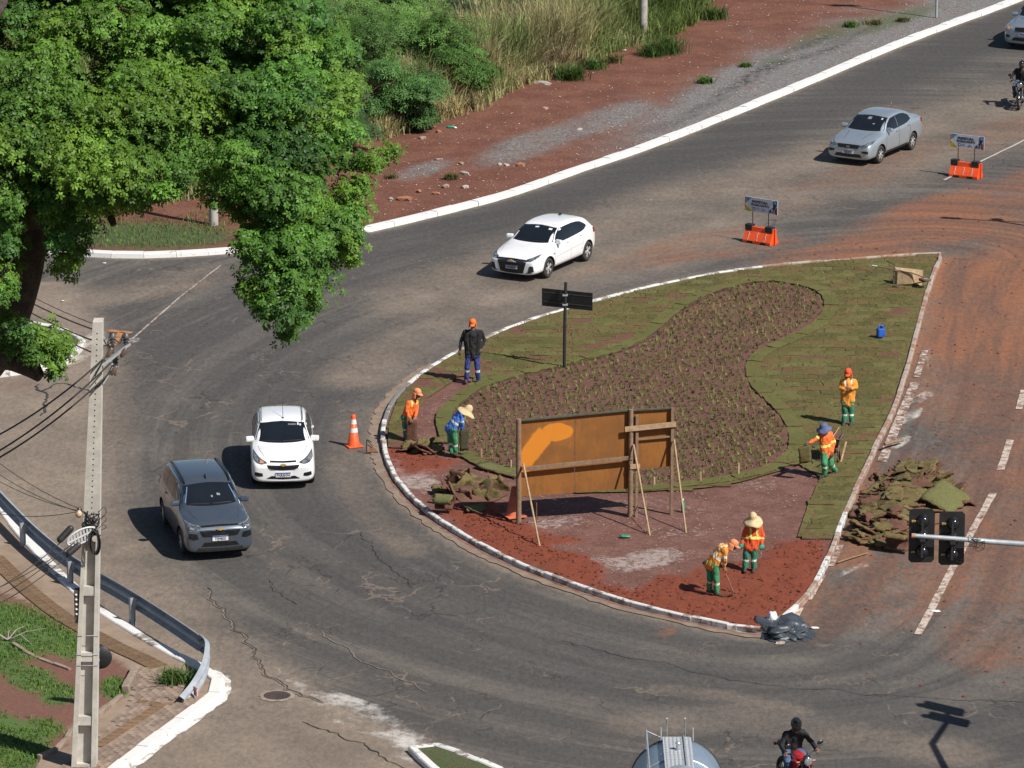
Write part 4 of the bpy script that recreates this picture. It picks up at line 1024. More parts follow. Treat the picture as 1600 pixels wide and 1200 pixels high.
# ------------------------------------------------------------------ weeds and grass tufts on the verge
def tuft(seed, r, h, n, pals):
    g_ = np.random.default_rng(seed); C = np.stack([g_.normal(0, r * .4, n), g_.normal(0, r * .4, n), np.zeros(n)], 1)
    c = np.array(pals)[g_.integers(len(pals), size=n)] * g_.uniform(.75, 1.25, (n, 1))
    V, F, T = blades(C, g_.uniform(h * .5, h, n), g_.uniform(.016, .035, n), g_.uniform(.3, 1.0, n), c, g_); return V, F, T
gp = [(.05, .12, .022), (.075, .145, .03), (.09, .13, .04)]; gd = [(.12, .13, .05), (.08, .10, .035), (.2, .16, .08)]
for k, (u, v, r, h, lab, pl) in enumerate([(1043, 84, .75, 1.0, 'bright green grass clump right of the concrete post', gp), (1018, 88, .5, .7, 'darker low half of the green clump by the concrete post', gp), (893, 124, .6, .8, 'green grass tuft at the lower edge of the bank', gp), (928, 108, .5, .6, 'small leafy tuft above the green grass tuft', gp), (960, 98, .35, .45, 'yellowish weed tuft on the bank edge', gd), (1102, 130, .3, .35, 'small weed tuft in grey stone by the kerb', gp), (1330, 42, .3, .3, 'weed in grey stone below the lamp shadow', gp), (1366, 38, .4, .28, 'low weed patch near the kerb top', gd), (1410, 34, .3, .25, 'last weed along the kerb by the steel pole', gd), (1165, 105, .25, .25, 'tiny weed amid crushed stone', gp), (705, 280, .25, .3, 'sparse grass sprig on red earth by the kerb', gd), (612, 278, .22, .18, 'tiny sprig on the red earth beside the hanging leaves', gd),
                                                   (275, 1068, .45, .5, 'weed clump growing at the foot of the guardrail end', gp), (1115, 30, .6, .7, 'green grass clump on the bank beyond the concrete post', gp), (1075, 20, .7, .9, 'tall green grass clump behind the concrete post', gp)]):
    V, F, T = tuft(200 + k, r, h, int(120 + 300 * r), pl); o = np_mesh('grass_tuft', V, F, M_straw, cols=T); o.location = G(u, v, .1); tag(o, lab, 'weed', 'grass tufts along the roadside')
# bare dead twig on the garden
b = MB(); g = G(12, 1000, .15)
for a, l in ((.2, .9), (.9, .6), (-.4, .7), (2.6, .8), (3.4, .5), (1.5, .4)):
    b.tube([(0, 0, 0), (math.cos(a) * l * .5, math.sin(a) * l * .5, .18), (math.cos(a) * l, math.sin(a) * l, .12 + .2 * math.sin(a * 3))], [.02, .014, .006], 5)
o = b.build('dead_branch', mat('dead_wood', (.34, .29, .25), (.22, .19, .16), 9)); o.location = g; tag(o, 'bare grey dead branch lying on the shaded garden grass', 'branch')

# ------------------------------------------------------------------ seedlings in rows on the planting bed
def sprout(seed):
    g_ = np.random.default_rng(seed); n = 9; C = np.zeros((n, 3)); C[:, :2] = g_.normal(0, .015, (n, 2))
    c = np.array([(.22, .25, .065), (.28, .28, .085), (.16, .20, .055), (.30, .26, .12)])[g_.integers(4, size=n)]
    V, F, T = blades(C, g_.uniform(.07, .155, n), g_.uniform(.016, .026, n), g_.uniform(.1, .7, n), c, g_)
    me_o = np_mesh('seedling', V, F, M_sprout, cols=T); me = me_o.data; bpy.data.objects.remove(me_o); return me, V, F, T
sprouts = [sprout(300 + i) for i in range(6)]
sg = np.random.default_rng(17); pts = []
ang = R(97); ca, sa = math.cos(ang), math.sin(ang)
for j in range(-160, 160):
    for i in range(-170, 170):
        a_, b_ = i * .25 + (j % 2) * .05, j * .25
        x = 6 + a_ * ca - b_ * sa + 1.2 * math.sin(b_ * .16); y = 135 + a_ * sa + b_ * ca + .9 * math.sin(a_ * .2)
        pts.append((x, y))
Q = np.array(pts) + sg.normal(0, .02, (len(pts), 2)); d, _, _ = seg_dist(Q[:, 0], Q[:, 1], bed_w, True)
Q = Q[in_poly(Q[:, 0], Q[:, 1], bed_w) & (d > .12)]; Q = Q[sg.random(len(Q)) < .94]; Q = Q[np.argsort(Q[:, 1])]
Zq = soil_z(Q[:, 0], Q[:, 1]) - .01
sv_, sf_, st_ = [], [], []; nv = 0
for k in range(len(Q)):
    me, V, F, T = sprouts[sg.integers(6)]; a = sg.uniform(0, 6.28); s = sg.uniform(.75, 1.25)
    if k < 285:
        o = link('seedling', me); o.location = (Q[k, 0], Q[k, 1], Zq[k]); o.rotation_euler = (0, 0, a); o.scale = (s, s, s)
        tag(o, 'small yellow green seedling in the rows of the brown planting bed', 'seedling', 'seedlings planted in rows on the bed')
    else:
        Rm = np.array([[math.cos(a), -math.sin(a), 0], [math.sin(a), math.cos(a), 0], [0, 0, 1]]) * s
        sv_.append(V @ Rm.T + np.array([[Q[k, 0], Q[k, 1], Zq[k]]])); sf_.append(F + nv); st_.append(T); nv += len(V)
if sv_:
    o = np_mesh('seedlings_beyond', np.concatenate(sv_), np.concatenate(sf_), M_sprout, cols=np.concatenate(st_)); tag(o, 'rows of young seedlings filling the far part of the planting bed', 'seedlings', kind='stuff')

# ------------------------------------------------------------------ stones, clods and litter
def rock_mesh(seed, s, flat=.7):
    rr = random.Random(seed); bm = bmesh.new(); bmesh.ops.create_icosphere(bm, subdivisions=1, radius=1)
    for v in bm.verts: v.co = Vector((v.co.x * rr.uniform(.7, 1.2) * s[0], v.co.y * rr.uniform(.7, 1.2) * s[1], v.co.z * rr.uniform(.7, 1.2) * s[2]))
    me = bpy.data.meshes.new('rock'); bm.to_mesh(me); bm.free(); return me
M_rock = mat('pale_stone', (0.34, 0.25, 0.19), (0.24, 0.15, 0.11), 6, rough=.95, bump=.4); M_rockw = mat('concrete_lump', (0.45, 0.42, 0.38), (0.30, 0.24, 0.20), 6, rough=.95, bump=.4); M_brick = mat('broken_brick', (0.34, 0.16, 0.09), (0.24, 0.11, 0.065), 6, rough=.95, bump=.4); M_clod = mat('red_clod', (0.17, 0.040, 0.018), (0.12, 0.028, 0.013), 8, rough=1, bump=.5)
for k, (u, v, s, m, lab) in enumerate([(632, 311, (.34, .18, .14), M_brick, 'large broken orange brick chunk on the red earth near the kerb'), (611, 311, (.12, .1, .1), M_rockw, 'white lump left of the broken brick chunk'), (681, 302, (.2, .14, .08), M_brick, 'flat reddish stone right of the brick chunk'), (697, 291, (.17, .12, .08), M_rock, 'tan stone above the flat reddish stone'), (726, 271, (.25, .14, .1), M_rockw, 'pale double stone on red earth beside the kerb'), (812, 258, (.18, .12, .11), M_brick, 'orange rubble stone touching the kerb'), (781, 257, (.11, .1, .07), M_rockw, 'small white stone left of the orange rubble stone'), (792, 258, (.12, .1, .07), M_rockw, 'small white stone next to the orange rubble stone'),
                                            (727, 292, (.2, .12, .09), M_rockw, 'grey stone lump leaning at the kerb edge'), (721, 255, (.15, .1, .05), M_rock, 'flat tan stone alone on the red earth'), (686, 249, (.16, .1, .05), M_rock, 'thin pale slab on red earth'), (852, 169, (.24, .14, .06), M_rock, 'wide flat tan stone below the grass bank'), (685, 206, (.14, .1, .1), M_brick, 'brick lump at the grass edge by the litter'), (660, 216, (.2, .14, .1), M_rock, 'tan rubble at the foot of the straw grass'), (845, 130, (.5, .22, .14), M_rockw, 'broken concrete slab at the foot of the bank'), (906, 202, (.14, .1, .05), M_rockw, 'whitish stone on crushed grey gravel'), (1026, 49, (.6, .35, .3), M_rock, 'heap shaped boulder of earth beside the concrete post'), (1100, 18, (.4, .3, .25), M_brick, 'red earth boulder at the top of the bank'), (655, 298, (.16, .1, .06), M_brick, 'small red stone between brick chunk and flat stone')]):
    o = link('rock', rock_mesh(k, s), None, m); o.location = G(u, v, .13); o.rotation_euler = (0, 0, k * 1.3); tag(o, lab, 'stone', 'loose stones on the roadside verge')
def scatter(name, label, cat, n, region, seed, smin, smax, m, z=.12, gen_shape=(1, 1, .6)):
    g_ = np.random.default_rng(seed); xs, ys = region(g_, n); b = MB()
    for x, y in zip(xs, ys):
        s = g_.uniform(smin, smax); Mx = Matrix.Rotation(g_.uniform(0, 6.28), 3, 'Z')
        vs = [Mx @ Vector((sx * s * gen_shape[0] * g_.uniform(.6, 1.2), sy * s * gen_shape[1] * g_.uniform(.6, 1.2), sz * s * gen_shape[2] * g_.uniform(.6, 1.2))) + Vector((x, y, z)) for sx, sy, sz in ((1, 0, 0), (0, 1, 0), (-1, 0, 0), (0, -1, 0), (0.1, 0.1, 1), (0, 0, -.5))]
        b.add(vs, [(0, 1, 4), (1, 2, 4), (2, 3, 4), (3, 0, 4), (1, 0, 5), (2, 1, 5), (3, 2, 5), (0, 3, 5)])
    o = b.build(name, m); tag(o, label, cat, kind='stuff'); return o
def reg_verge(g_, n):
    x = g_.uniform(-8, 26, n * 6); y = g_.uniform(140, 205, n * 6); d, _, _ = seg_dist(x, y, kerb_top_w)
    u, v = PX(np.stack([x, y, 0 * x + .1], 1)); k = in_poly(x, y, verge_poly) & (d > .3) & (v < np.interp(u, [p_[0] for p_ in front], [9999] * 1 + [p_[1] + 330 for p_ in front[1:]])) & (v > np.interp(u, [p_[0] for p_ in front], [p_[1] for p_ in front]))
    k &= g_.random(len(x)) < np.exp(-d / 4.0) + .15
    return x[k][:n], y[k][:n]
scatter('gravel', 'loose pale crushed stone scattered over the verge', 'gravel', 1700, reg_verge, 31, .012, .045, M_rockw)
scatter('rubble', 'reddish rubble scattered over the verge earth', 'rubble', 600, reg_verge, 32, .015, .055, M_rock)
def reg_fresh(g_, n):
    x = g_.uniform(-5, 13, n * 8); y = g_.uniform(105, 126, n * 8); f = soil_fresh(x, y); k = in_poly(x, y, median_w) & (g_.random(len(x)) < f); d, _, _ = seg_dist(x, y, median_w, True); k &= d > .15; return x[k][:n], y[k][:n]
scatter('soil_clods', 'loose red clods on the freshly raked earth', 'soil', 1700, reg_fresh, 33, .015, .055, M_clod, .135)
def reg_comp(g_, n):
    x = g_.uniform(-5, 13, n * 8); y = g_.uniform(105, 130, n * 8); f = soil_fresh(x, y); k = in_poly(x, y, median_w) & (f < .3) & ~in_poly(x, y, bed_w) & ~in_poly(x, y, lawn_poly); d, _, _ = seg_dist(x, y, median_w, True); k &= d > .15; return x[k][:n], y[k][:n]
scatter('pebbles', 'small pale pebbles on the compacted earth of the median', 'pebbles', 900, reg_comp, 34, .012, .035, M_rock, .10)
def reg_bed(g_, n):
    x = g_.uniform(-5, 16, n * 4); y = g_.uniform(112, 160, n * 4); k = in_poly(x, y, bed_w); return x[k][:n], y[k][:n]
scatter('bed_clods', 'dark earth clods between the seedlings of the planting bed', 'soil', 3500, reg_bed, 35, .02, .06, mat('bed_clod', (.085, .042, .034), (.055, .027, .023), 9, rough=1), .16)
def reg_road(g_, n):
    x = g_.uniform(8, 20, n * 4); y = g_.uniform(104, 170, n * 4); d, _, _ = seg_dist(x, y, median_w, True); k = ~in_poly(x, y, median_w) & (g_.random(len(x)) < np.exp(-d / 2.2) + .04); return x[k][:n], y[k][:n]
scatter('road_clods', 'red clods dropped on the muddy road beside the median', 'soil', 500, reg_road, 36, .015, .06, M_clod, .01)
# ================================================================== VEHICLES
def car_paint(name, c, metal, rough=.28, coat=1.0):
    t = NT(name); p = t.pos(); n = t.noise(p, 3, 5, .6)
    col = t.mix(t.ramp(n, .45, .75, 0, .12), c, (0.30, 0.22, 0.17))
    t.done(col, rough, None, metal); t.b.inputs['Coat Weight'].default_value = coat; t.b.inputs['Coat Roughness'].default_value = .05
    return t.mat
P_white = car_paint('white_car_paint', (.80, .80, .80), 0); P_grey = car_paint('grey_car_paint', (.108, .135, .168), .6, .30); P_silver = car_paint('silver_car_paint', (.44, .50, .55), .62, .34); P_van = car_paint('blue_silver_paint', (.32, .38, .44), .6, .34)
t = NT('dark_glass'); M_glass = t.done(t.mix(t.noise(t.co.outputs['Object'], 1.2, 3), (.006, .008, .011), (.014, .017, .022)), .04, spec=.6)
M_black = mat('black_plastic', (.018, .018, .019), (.028, .027, .026), 9, rough=.55); M_gloss = mat('gloss_black', (.010, .010, .011), (.016, .016, .017), 9, rough=.15); M_chrome = mat('chrome', (.75, .75, .76), (.6, .6, .61), 8, rough=.15, metal=1.0); M_gold = mat('gold_badge', (.72, .55, .24), (.6, .45, .18), 8, rough=.35, metal=.5)
M_rubber = mat('tyre_rubber', (.022, .021, .020), (.045, .038, .033), 7, rough=.85); M_alloy = mat('alloy_rim', (.60, .59, .57), (.46, .45, .43), 9, rough=.4, metal=.4); M_alloyd = mat('dark_rim', (.10, .10, .105), (.06, .06, .065), 9, rough=.4, metal=.7)
M_lampg = mat('headlamp_lens', (.50, .53, .56), (.22, .24, .26), 14, rough=.08, metal=.6); M_lampd = mat('dark_headlamp', (.035, .04, .045), (.12, .13, .14), 16, rough=.06, spec=.7); M_amber = mat('amber_lens', (.55, .28, .14), (.4, .18, .09), 9, rough=.2); M_tail = mat('red_tail_lens', (.22, .012, .012), (.14, .01, .01), 9, rough=.12)
M_plate = mat('number_plate_white', (.72, .72, .72), (.64, .64, .64), 9, rough=.45); M_plateb = mat('number_plate_blue', (.02, .045, .32), (.018, .04, .28), 9, rough=.45); M_ink = mat('black_ink', (.015, .015, .018), (.02, .02, .022), 9, rough=.6); M_seam = mat('panel_gap', (.03, .03, .032), (.02, .02, .02), 9, rough=.9); M_seamw = mat('white_panel_gap', (.34, .34, .35), (.28, .28, .29), 9, rough=.8)
M_paper = mat('paper_sticker', (.66, .68, .70), (.55, .58, .6), 20, rough=.6); M_blue_st = mat('blue_sticker', (.16, .26, .42), (.1, .16, .3), 20, rough=.6)

_txt = {}
def text_mesh(s, size, bold=0.0, depth=.002):
    key = (s, size, bold)
    if key not in _txt:
        c = bpy.data.curves.new('lettering', 'FONT'); c.body = s; c.size = size; c.align_x = 'CENTER'; c.align_y = 'CENTER'; c.offset = bold; c.extrude = depth; c.resolution_u = 2
        o = bpy.data.objects.new('lettering', c); COL.objects.link(o); me = evaluated(o); bpy.data.objects.remove(o); me.materials.clear(); _txt[key] = me
    return _txt[key]
def text(s, size, m, parent, loc, rot=(R(90), 0, 0), bold=0.0, name='lettering', scale=(1, 1, 1)):
    me = text_mesh(s, size, bold).copy(); me.materials.append(m); o = bpy.data.objects.new(name, me); COL.objects.link(o); o.parent = parent; o.location = loc; o.rotation_euler = rot; o.scale = scale; return o

def interp(tab, k):
    xs = [r[0] for r in tab]
    return lambda x: float(np.interp(x, xs, [r[k] for r in tab]))
def build_car(name, label, loc, yaw, spec, paint, cat='car', group='vehicles driving round the junction'):
    """tab rows: distance from the nose, half width, underside z, shoulder z, top z, half width of roof. Local origin: ground under the front axle, +x forward, +y left."""
    S = spec; tab = S['tab']; fo = S['fo']; wb = S['wb']; L = tab[-1][0]; rt = S['rt']
    root = thing(name, label, cat, loc, yaw, group)
    fw_, fb, fs_, ft, fr_ = (interp(tab, k) for k in range(1, 6))
    secs = []
    for d in S['stations']:
        w, bz, sz, tz, wr = fw_(d), fb(d), fs_(d), ft(d), fr_(d)
        g = float(smooth(.08, .24, tz - sz)); pts = [(0, bz), (w * .55, bz), (w * .93, bz + .03), (w - .005, bz + .14), (w, bz + .5 * (sz - bz)), (w * .992, sz - .14), (w * .955, sz)]
        hood = [(w * f, sz + (tz - sz) * (1 - f ** 3.4)) for f in (.86, .74, .60, .42, .22, 0)]
        yb = w * .935
        cab = [(yb, sz + .03), (yb + (wr - yb) * .40, sz + (tz - sz) * .48), (wr + .035, tz - .13 * min(1, (tz - sz) * 2)), (wr - .02, tz - .035), (wr * .6, tz - .008), (0, tz)]
        pts += [(h[0] * (1 - g) + c_[0] * g, h[1] * (1 - g) + c_[1] * g) for h, c_ in zip(hood, cab)]
        secs.append((d, pts))
    K = len(secs[0][1]); vs = []; fs = []
    def vid(i, k, side): return i * (2 * K) + k + (K if side else 0)
    for d, pts in secs:
        for side in (1, -1):
            for y, z in pts: vs.append((fo - d, y * side, z))
    n = len(secs)
    for i in range(n - 1):
        for k in range(K - 1):
            fs.append((vid(i, k, 0), vid(i, k + 1, 0), vid(i + 1, k + 1, 0), vid(i + 1, k, 0)))
            fs.append((vid(i, k, 1), vid(i + 1, k, 1), vid(i + 1, k + 1, 1), vid(i, k + 1, 1)))
    for i in (0, n - 1):
        for k in range(K - 1):
            f = (vid(i, k, 0), vid(i, k, 1), vid(i, k + 1, 1), vid(i, k + 1, 0)); fs.append(f if i == 0 else f[::-1])
    bm = bmesh.new(); bv = [bm.verts.new(p) for p in vs]
    for f in fs:
        try: bm.faces.new([bv[i] for i in f])
        except ValueError: pass
    bmesh.ops.remove_doubles(bm, verts=bm.verts, dist=1e-5)
    bmesh.ops.recalc_face_normals(bm, faces=bm.faces)
    me = bpy.data.meshes.new('body'); bm.to_mesh(me); bm.free()
    for p_ in me.polygons: p_.use_smooth = True
    body = link('body', me, root, (paint, M_black)); md = body.modifiers.new('s', 'SUBSURF'); md.levels = 2; md.render_levels = 2
    # wheel wells
    cutters = []
    for wx in (0, -wb):
        for sd in (1, -1):
            w = fw_(fo - wx); cbm = bmesh.new(); bmesh.ops.create_cone(cbm, cap_ends=True, segments=30, radius1=rt + .055, radius2=rt + .055, depth=.40)
            bmesh.ops.rotate(cbm, verts=cbm.verts, cent=(0, 0, 0), matrix=Matrix.Rotation(R(90), 3, 'X'))
            for f_ in cbm.faces: f_.material_index = 1
            cme = bpy.data.meshes.new('cutter'); cbm.to_mesh(cme); cbm.free(); c_ = link('cutter', cme, root, (paint, M_black)); c_.location = (wx, sd * (w + .0), rt + .01)
            m2 = body.modifiers.new('b', 'BOOLEAN'); m2.object = c_; m2.operation = 'DIFFERENCE'; m2.solver = 'EXACT'; cutters.append(c_)
    me2 = evaluated(body); body.modifiers.clear(); body.data = me2
    if len(me2.materials) < 2:
        me2.materials.clear(); me2.materials.append(paint); me2.materials.append(M_black)
    for c_ in cutters: bpy.data.objects.remove(c_)
    for p_ in me2.polygons: p_.use_smooth = True
    try: me2.set_sharp_from_angle(angle=R(42))
    except Exception: pass
    bvh = BVHTree.FromPolygons([v.co for v in me2.vertices], [tuple(p_.vertices) for p_ in me2.polygons])
    dirs = {'F': Vector((-1, 0, 0)), 'B': Vector((1, 0, 0)), 'L': Vector((0, -1, 0)), 'R': Vector((0, 1, 0)), 'T': Vector((0, 0, -1)), 'FL': Vector((-.8, -.6, 0)), 'FR': Vector((-.8, .6, 0)), 'BL': Vector((.8, -.6, 0)), 'BR': Vector((.8, .6, 0))}
    def hit(P, dr):
        """P: point as (x|None, y|None, z|None) seen along direction dr"""
        o = Vector(P) - dirs[dr] * 4.0; loc_, nr, _, _ = bvh.ray_cast(o, dirs[dr])
        if loc_ is None: loc_, nr, _, _ = bvh.find_nearest(Vector(P))
        return loc_, nr
    def dpt(dr, a, z):
        if dr in ('F', 'B'): return (fo - L / 2, a, z)
        if dr in ('L', 'R'): return (fo - a, 0, z)
        if dr == 'T': return (fo - a, z, .8)
        return None
    def patch(pname, upper, lower, dr, m, off=.004, ny=5, nx=10, parent=None, edge=.015):
        """skin a shape between two curves onto the body; points are (y, z) from front or back, (distance from nose, z) from a side, (distance, y) from the top"""
        U_ = resample([Vector((a, b_, 0)) for a, b_ in upper], max(1e-4, sum(((Vector(p) - Vector(q)).length for p, q in zip(upper, upper[1:]))) / nx)); W_ = resample([Vector((a, b_, 0)) for a, b_ in lower], max(1e-4, sum(((Vector(p) - Vector(q)).length for p, q in zip(lower, lower[1:]))) / nx))
        k = min(len(U_), len(W_)); U_ = U_[:k]; W_ = W_[:k]; vs = []; rows = ny + 1; pos = []
        for j in range(rows):
            for i in range(k):
                q = U_[i].lerp(W_[i], j / ny)
                if len(dr) == 2:
                    y, z = q.x, q.y; xx = fo - .35 if dr[0] == 'F' else fo - L + .35
                    l_, nn = hit((xx, y, z), dr)
                else: l_, nn = hit(dpt(dr, q.x, q.y), dr)
                if nn.dot(dirs[dr]) > 0: nn = -nn
                pos.append(l_ + nn * off); vs.append(l_ + nn * off)
        fs = []
        for j in range(ny):
            for i in range(k - 1): fs.append((j * k + i, j * k + i + 1, (j + 1) * k + i + 1, (j + 1) * k + i))
        ring = list(range(k)) + [j * k + k - 1 for j in range(1, rows)] + [(rows - 1) * k + i for i in range(k - 2, -1, -1)] + [j * k for j in range(rows - 2, 0, -1)]
        n0 = len(vs)
        for r_ in ring: vs.append(vs[r_] + dirs[dr] * edge)
        nr_ = len(ring)
        for q in range(nr_): fs.append((ring[q], n0 + q, n0 + (q + 1) % nr_, ring[(q + 1) % nr_]))
        b = MB(); b.add(vs, fs, True); o = b.build(pname, m, parent or root, fix=True)
        try: o.data.set_sharp_from_angle(angle=R(40))
        except Exception: pass
        return o
    def line(pname, pts, dr, w, m, parent=None, off=.003):
        """thin strip along a polyline on the body"""
        P = resample([Vector((a, b_, 0)) for a, b_ in pts], .07); up = []; lo = []
        for i, q in enumerate(P):
            d = (P[min(i + 1, len(P) - 1)] - P[max(0, i - 1)]).normalized(); nn = Vector((-d.y, d.x, 0)) * w / 2
            up.append(q + nn); lo.append(q - nn)
        vs = []; fs = []
        for a in (up, lo):
            for q in a:
                l_, nn = hit(dpt(dr, q.x, q.y), dr)
                if nn.dot(dirs[dr]) > 0: nn = -nn
                vs.append(l_ + nn * off)
        k = len(P)
        for i in range(k - 1): fs.append((i, i + 1, k + i + 1, k + i))
        b = MB(); b.add(vs, fs); return b.build(pname, m, parent or body, fix=True)
    # wheels
    for wx in (0, -wb):
        for sd in (1, -1):
            w = fw_(fo - wx); b = MB(); hw = .10
            b.lathe([(rt * .62, -hw), (rt * .86, -hw), (rt * .97, -hw * .8), (rt, -hw * .45), (rt, hw * .45), (rt * .97, hw * .8), (rt * .86, hw), (rt * .62, hw * .98), (rt * .60, -hw)], (0, 0, 0), 'Y', 28)
            wh = b.build('wheel', M_rubber, root, (wx, sd * (w - .115), rt))
            rb = MB(); yy = sd * .075; rr_ = rt * .63
            rb.lathe([(rr_, yy - sd * .02), (rr_, yy + sd * .012), (rr_ * .9, yy + sd * .014), (rr_ * .88, yy - sd * .03), (0, yy - sd * .035)], (0, 0, 0), 'Y', 24)
            rim = rb.build('rim', M_alloyd, wh, fix=True)
            sb = MB()
            for k in range(S.get('spokes', 5)):
                a = 2 * math.pi * k / S.get('spokes', 5)
                for da in ((-.13, .13) if S.get('twin', True) else (0,)):
                    ca_, sa_ = math.cos(a + da), math.sin(a + da); sb.beam((ca_ * .05, yy, sa_ * .05), (math.cos(a + da * 1.3) * rr_ * .93, yy + sd * .004, math.sin(a + da * 1.3) * rr_ * .93), .034, .02, (0, 1, 0))
            sb.lathe([(.0, yy + sd * .018), (.05, yy + sd * .015), (.06, yy - sd * .01)], (0, 0, 0), 'Y', 14); sb.build('spokes', M_alloy, wh, fix=True)
    ctx = dict(root=root, body=body, patch=patch, line=line, hit=hit, fo=fo, L=L, wb=wb, fw=fw_, ft=ft, fs=fs_, dpt=dpt)
    # glass
    patch('windshield', S['ws_top'], S['ws_bot'], 'F', M_glass, .005, 8, 12)
    patch('rear_window', S['rw_top'], S['rw_bot'], 'B', M_glass, .005, 5, 8)
    for dr in ('L', 'R'):
        ws_ = S['side_windows']; patch('window_surround', [q for w_ in ws_ for q in (w_[0] if w_ is not ws_[0] else w_[0][1:])], [q for w_ in ws_ for q in (w_[1] if w_ is not ws_[0] else [(w_[1][0][0] + .12, w_[1][0][1])] + w_[1][1:])], dr, M_gloss, .0015, 5, 22)
        for up, lo in S['side_windows']: patch('side_window', up, lo, dr, M_glass, .004, 5, 8)
        for pts in S['doors']: line('door_gap', pts, dr, .012, S.get('seam', M_seam))
        for (d, z) in S['handles']:
            l_, nn = hit(dpt(dr, d, z), dr); b = MB(); b.bevbox((0, 0, 0), (.16, .035, .03), .008); o = b.build('door_handle', S.get('handle_m', paint), root, l_ + (nn if nn.dot(dirs[dr]) < 0 else -nn) * .018)
        if S.get('sill'): patch('sill_trim', [(S['fo'] + .42, S['sill']), (S['fo'] + S['wb'] - .42, S['sill'])], [(S['fo'] + .42, S['sill'] - .10), (S['fo'] + S['wb'] - .42, S['sill'] - .10)], dr, M_black, .006, 2, 8)
        # mirror
        sd = 1 if dr == 'L' else -1; mx = fo - S['mirror'][0]; my = S['mirror'][1]; mz = S['mirror'][2]
        b = MB(); b.bevbox((0, 0, 0), (.13, .23, .145), .045, -.25 * sd)
        mo = b.build('mirror', S.get('mirror_m', paint), root, (mx, sd * (my - .10), mz))
        b = MB(); b.beam((0, 0, -.03), (-.03, -sd * .16, -.075), .05, .035); b.build('mirror_arm', M_black, mo)
        b = MB(); b.bevbox((-.075, 0.0, 0), (.012, .17, .105), .004); b.build('mirror_glass', M_glass, mo)
    for a_ in S.get('hood_lines', []):
        line('hood_crease', a_, 'T', .014, S.get('seam', M_seam)); line('hood_crease', [(p_[0], -p_[1]) for p_ in a_], 'T', .014, S.get('seam', M_seam))
    # number plate
    l_, nn = hit((fo, 0, S['plate_z']), 'F'); pr = S.get('plate_tilt', 0)
    pl = MB(); pl.bevbox((0, 0, 0), (.018, .40, .13), .004); plo = pl.build('number_plate', M_plate, root, (l_.x + .016, 0, S['plate_z']))
    pb = MB(); pb.box((.0105, 0, .050), (.004, .396, .028)); pb.build('plate_band', M_plateb, plo)
    text(S['plate'], .098, M_ink, plo, (.011, 0, -.016), (R(90), 0, R(90)), .0015, scale=(.86, 1, 1))
    # wipers
    b = MB()
    for y0, y1 in ((.50, .02), (-.05, -.58)):
        A_ = hit(dpt('F', y0, S['ws_bot'][1][1] + .035), 'F')[0] + Vector((.02, 0, .006)); B_ = hit(dpt('F', y1, S['ws_bot'][1][1] + .03), 'F')[0] + Vector((.02, 0, .008)); b.bar(A_, B_, .011, .008, 5)
    b.build('wipers', M_black, root)
    return ctx

ST = [0, .05, .16, .34, .58, .85, 1.08, 1.28, 1.55, 1.85, 2.15, 2.6, 3.05, 3.4, 3.65, 3.85, 4.0, 4.1, 4.16]
def sym(p): return p
# ---- small white hatchback with large dark grille
hatch = dict(fo=.87, wb=2.551, rt=.312, stations=ST, plate='SCN8E81', plate_z=.44,
    tab=[(0, 0.66, 0.24, 0.56, 0.6, 0.5), (0.05, 0.765, 0.2, 0.64, 0.68, 0.55), (0.16, 0.82, 0.19, 0.69, 0.76, 0.6), (0.34, 0.85, 0.19, 0.735, 0.84, 0.62), (0.58, 0.855, 0.19, 0.79, 0.9, 0.64), (0.85, 0.862, 0.2, 0.845, 0.945, 0.66), (1.08, 0.864, 0.2, 0.885, 0.985, 0.66), (1.28, 0.865, 0.2, 0.905, 1.09, 0.63), (1.55, 0.865, 0.2, 0.92, 1.24, 0.65), (1.85, 0.865, 0.2, 0.935, 1.39, 0.62), (2.15, 0.866, 0.2, 0.945, 1.46, 0.62), (2.6, 0.866, 0.2, 0.96, 1.476, 0.62), (3.05, 0.864, 0.2, 0.98, 1.455, 0.61), (3.4, 0.858, 0.21, 1, 1.415, 0.6), (3.65, 0.845, 0.22, 1.01, 1.36, 0.58), (3.85, 0.82, 0.24, 1, 1.22, 0.57), (4, 0.78, 0.26, 0.97, 1.05, 0.5), (4.1, 0.72, 0.28, 0.88, 0.93, 0.5), (4.163, 0.6, 0.34, 0.8, 0.83, 0.45)],
    ws_top=[(-.575, 1.345), (-.25, 1.375), (0, 1.385), (.25, 1.375), (.575, 1.345)], ws_bot=[(-.71, 1.012), (-.33, 1.0), (0, .998), (.33, 1.0), (.71, 1.012)], rw_top=[(-.44, 1.32), (0, 1.34), (.44, 1.32)], rw_bot=[(-.56, 1.06), (0, 1.05), (.56, 1.06)],
    side_windows=[([(1.40, 1.0), (1.62, 1.20), (1.90, 1.335), (2.22, 1.36)], [(1.40, .975), (1.7, .975), (2.0, .98), (2.20, .985)]), ([(2.29, 1.36), (2.65, 1.365), (2.95, 1.345)], [(2.27, .99), (2.65, 1.005), (3.0, 1.025)]), ([(3.02, 1.335), (3.2, 1.30), (3.42, 1.18)], [(3.06, 1.03), (3.25, 1.06), (3.44, 1.13)])],
    doors=[[(1.32, .92), (1.22, .60), (1.26, .33)], [(2.26, 1.0), (2.25, .6), (2.27, .33)], [(3.05, 1.02), (3.10, .75), (2.98, .48)], [(1.26, .33), (2.3, .32), (2.9, .36)], [(1.35, .585), (2.2, .625), (3.0, .665)]], handles=[(2.10, .90), (2.98, .94)], mirror=(1.46, .965, 1.02), seam=M_seamw, hood_lines=[[(.36, .56), (.7, .66), (1.0, .68)]])
c = build_car('white_hatchback', 'white hatchback with black honeycomb grille driving below the white kerb', G(0, 0) * 0 + Vector((.41, 144.81, .012)), -2.08, hatch, P_white)
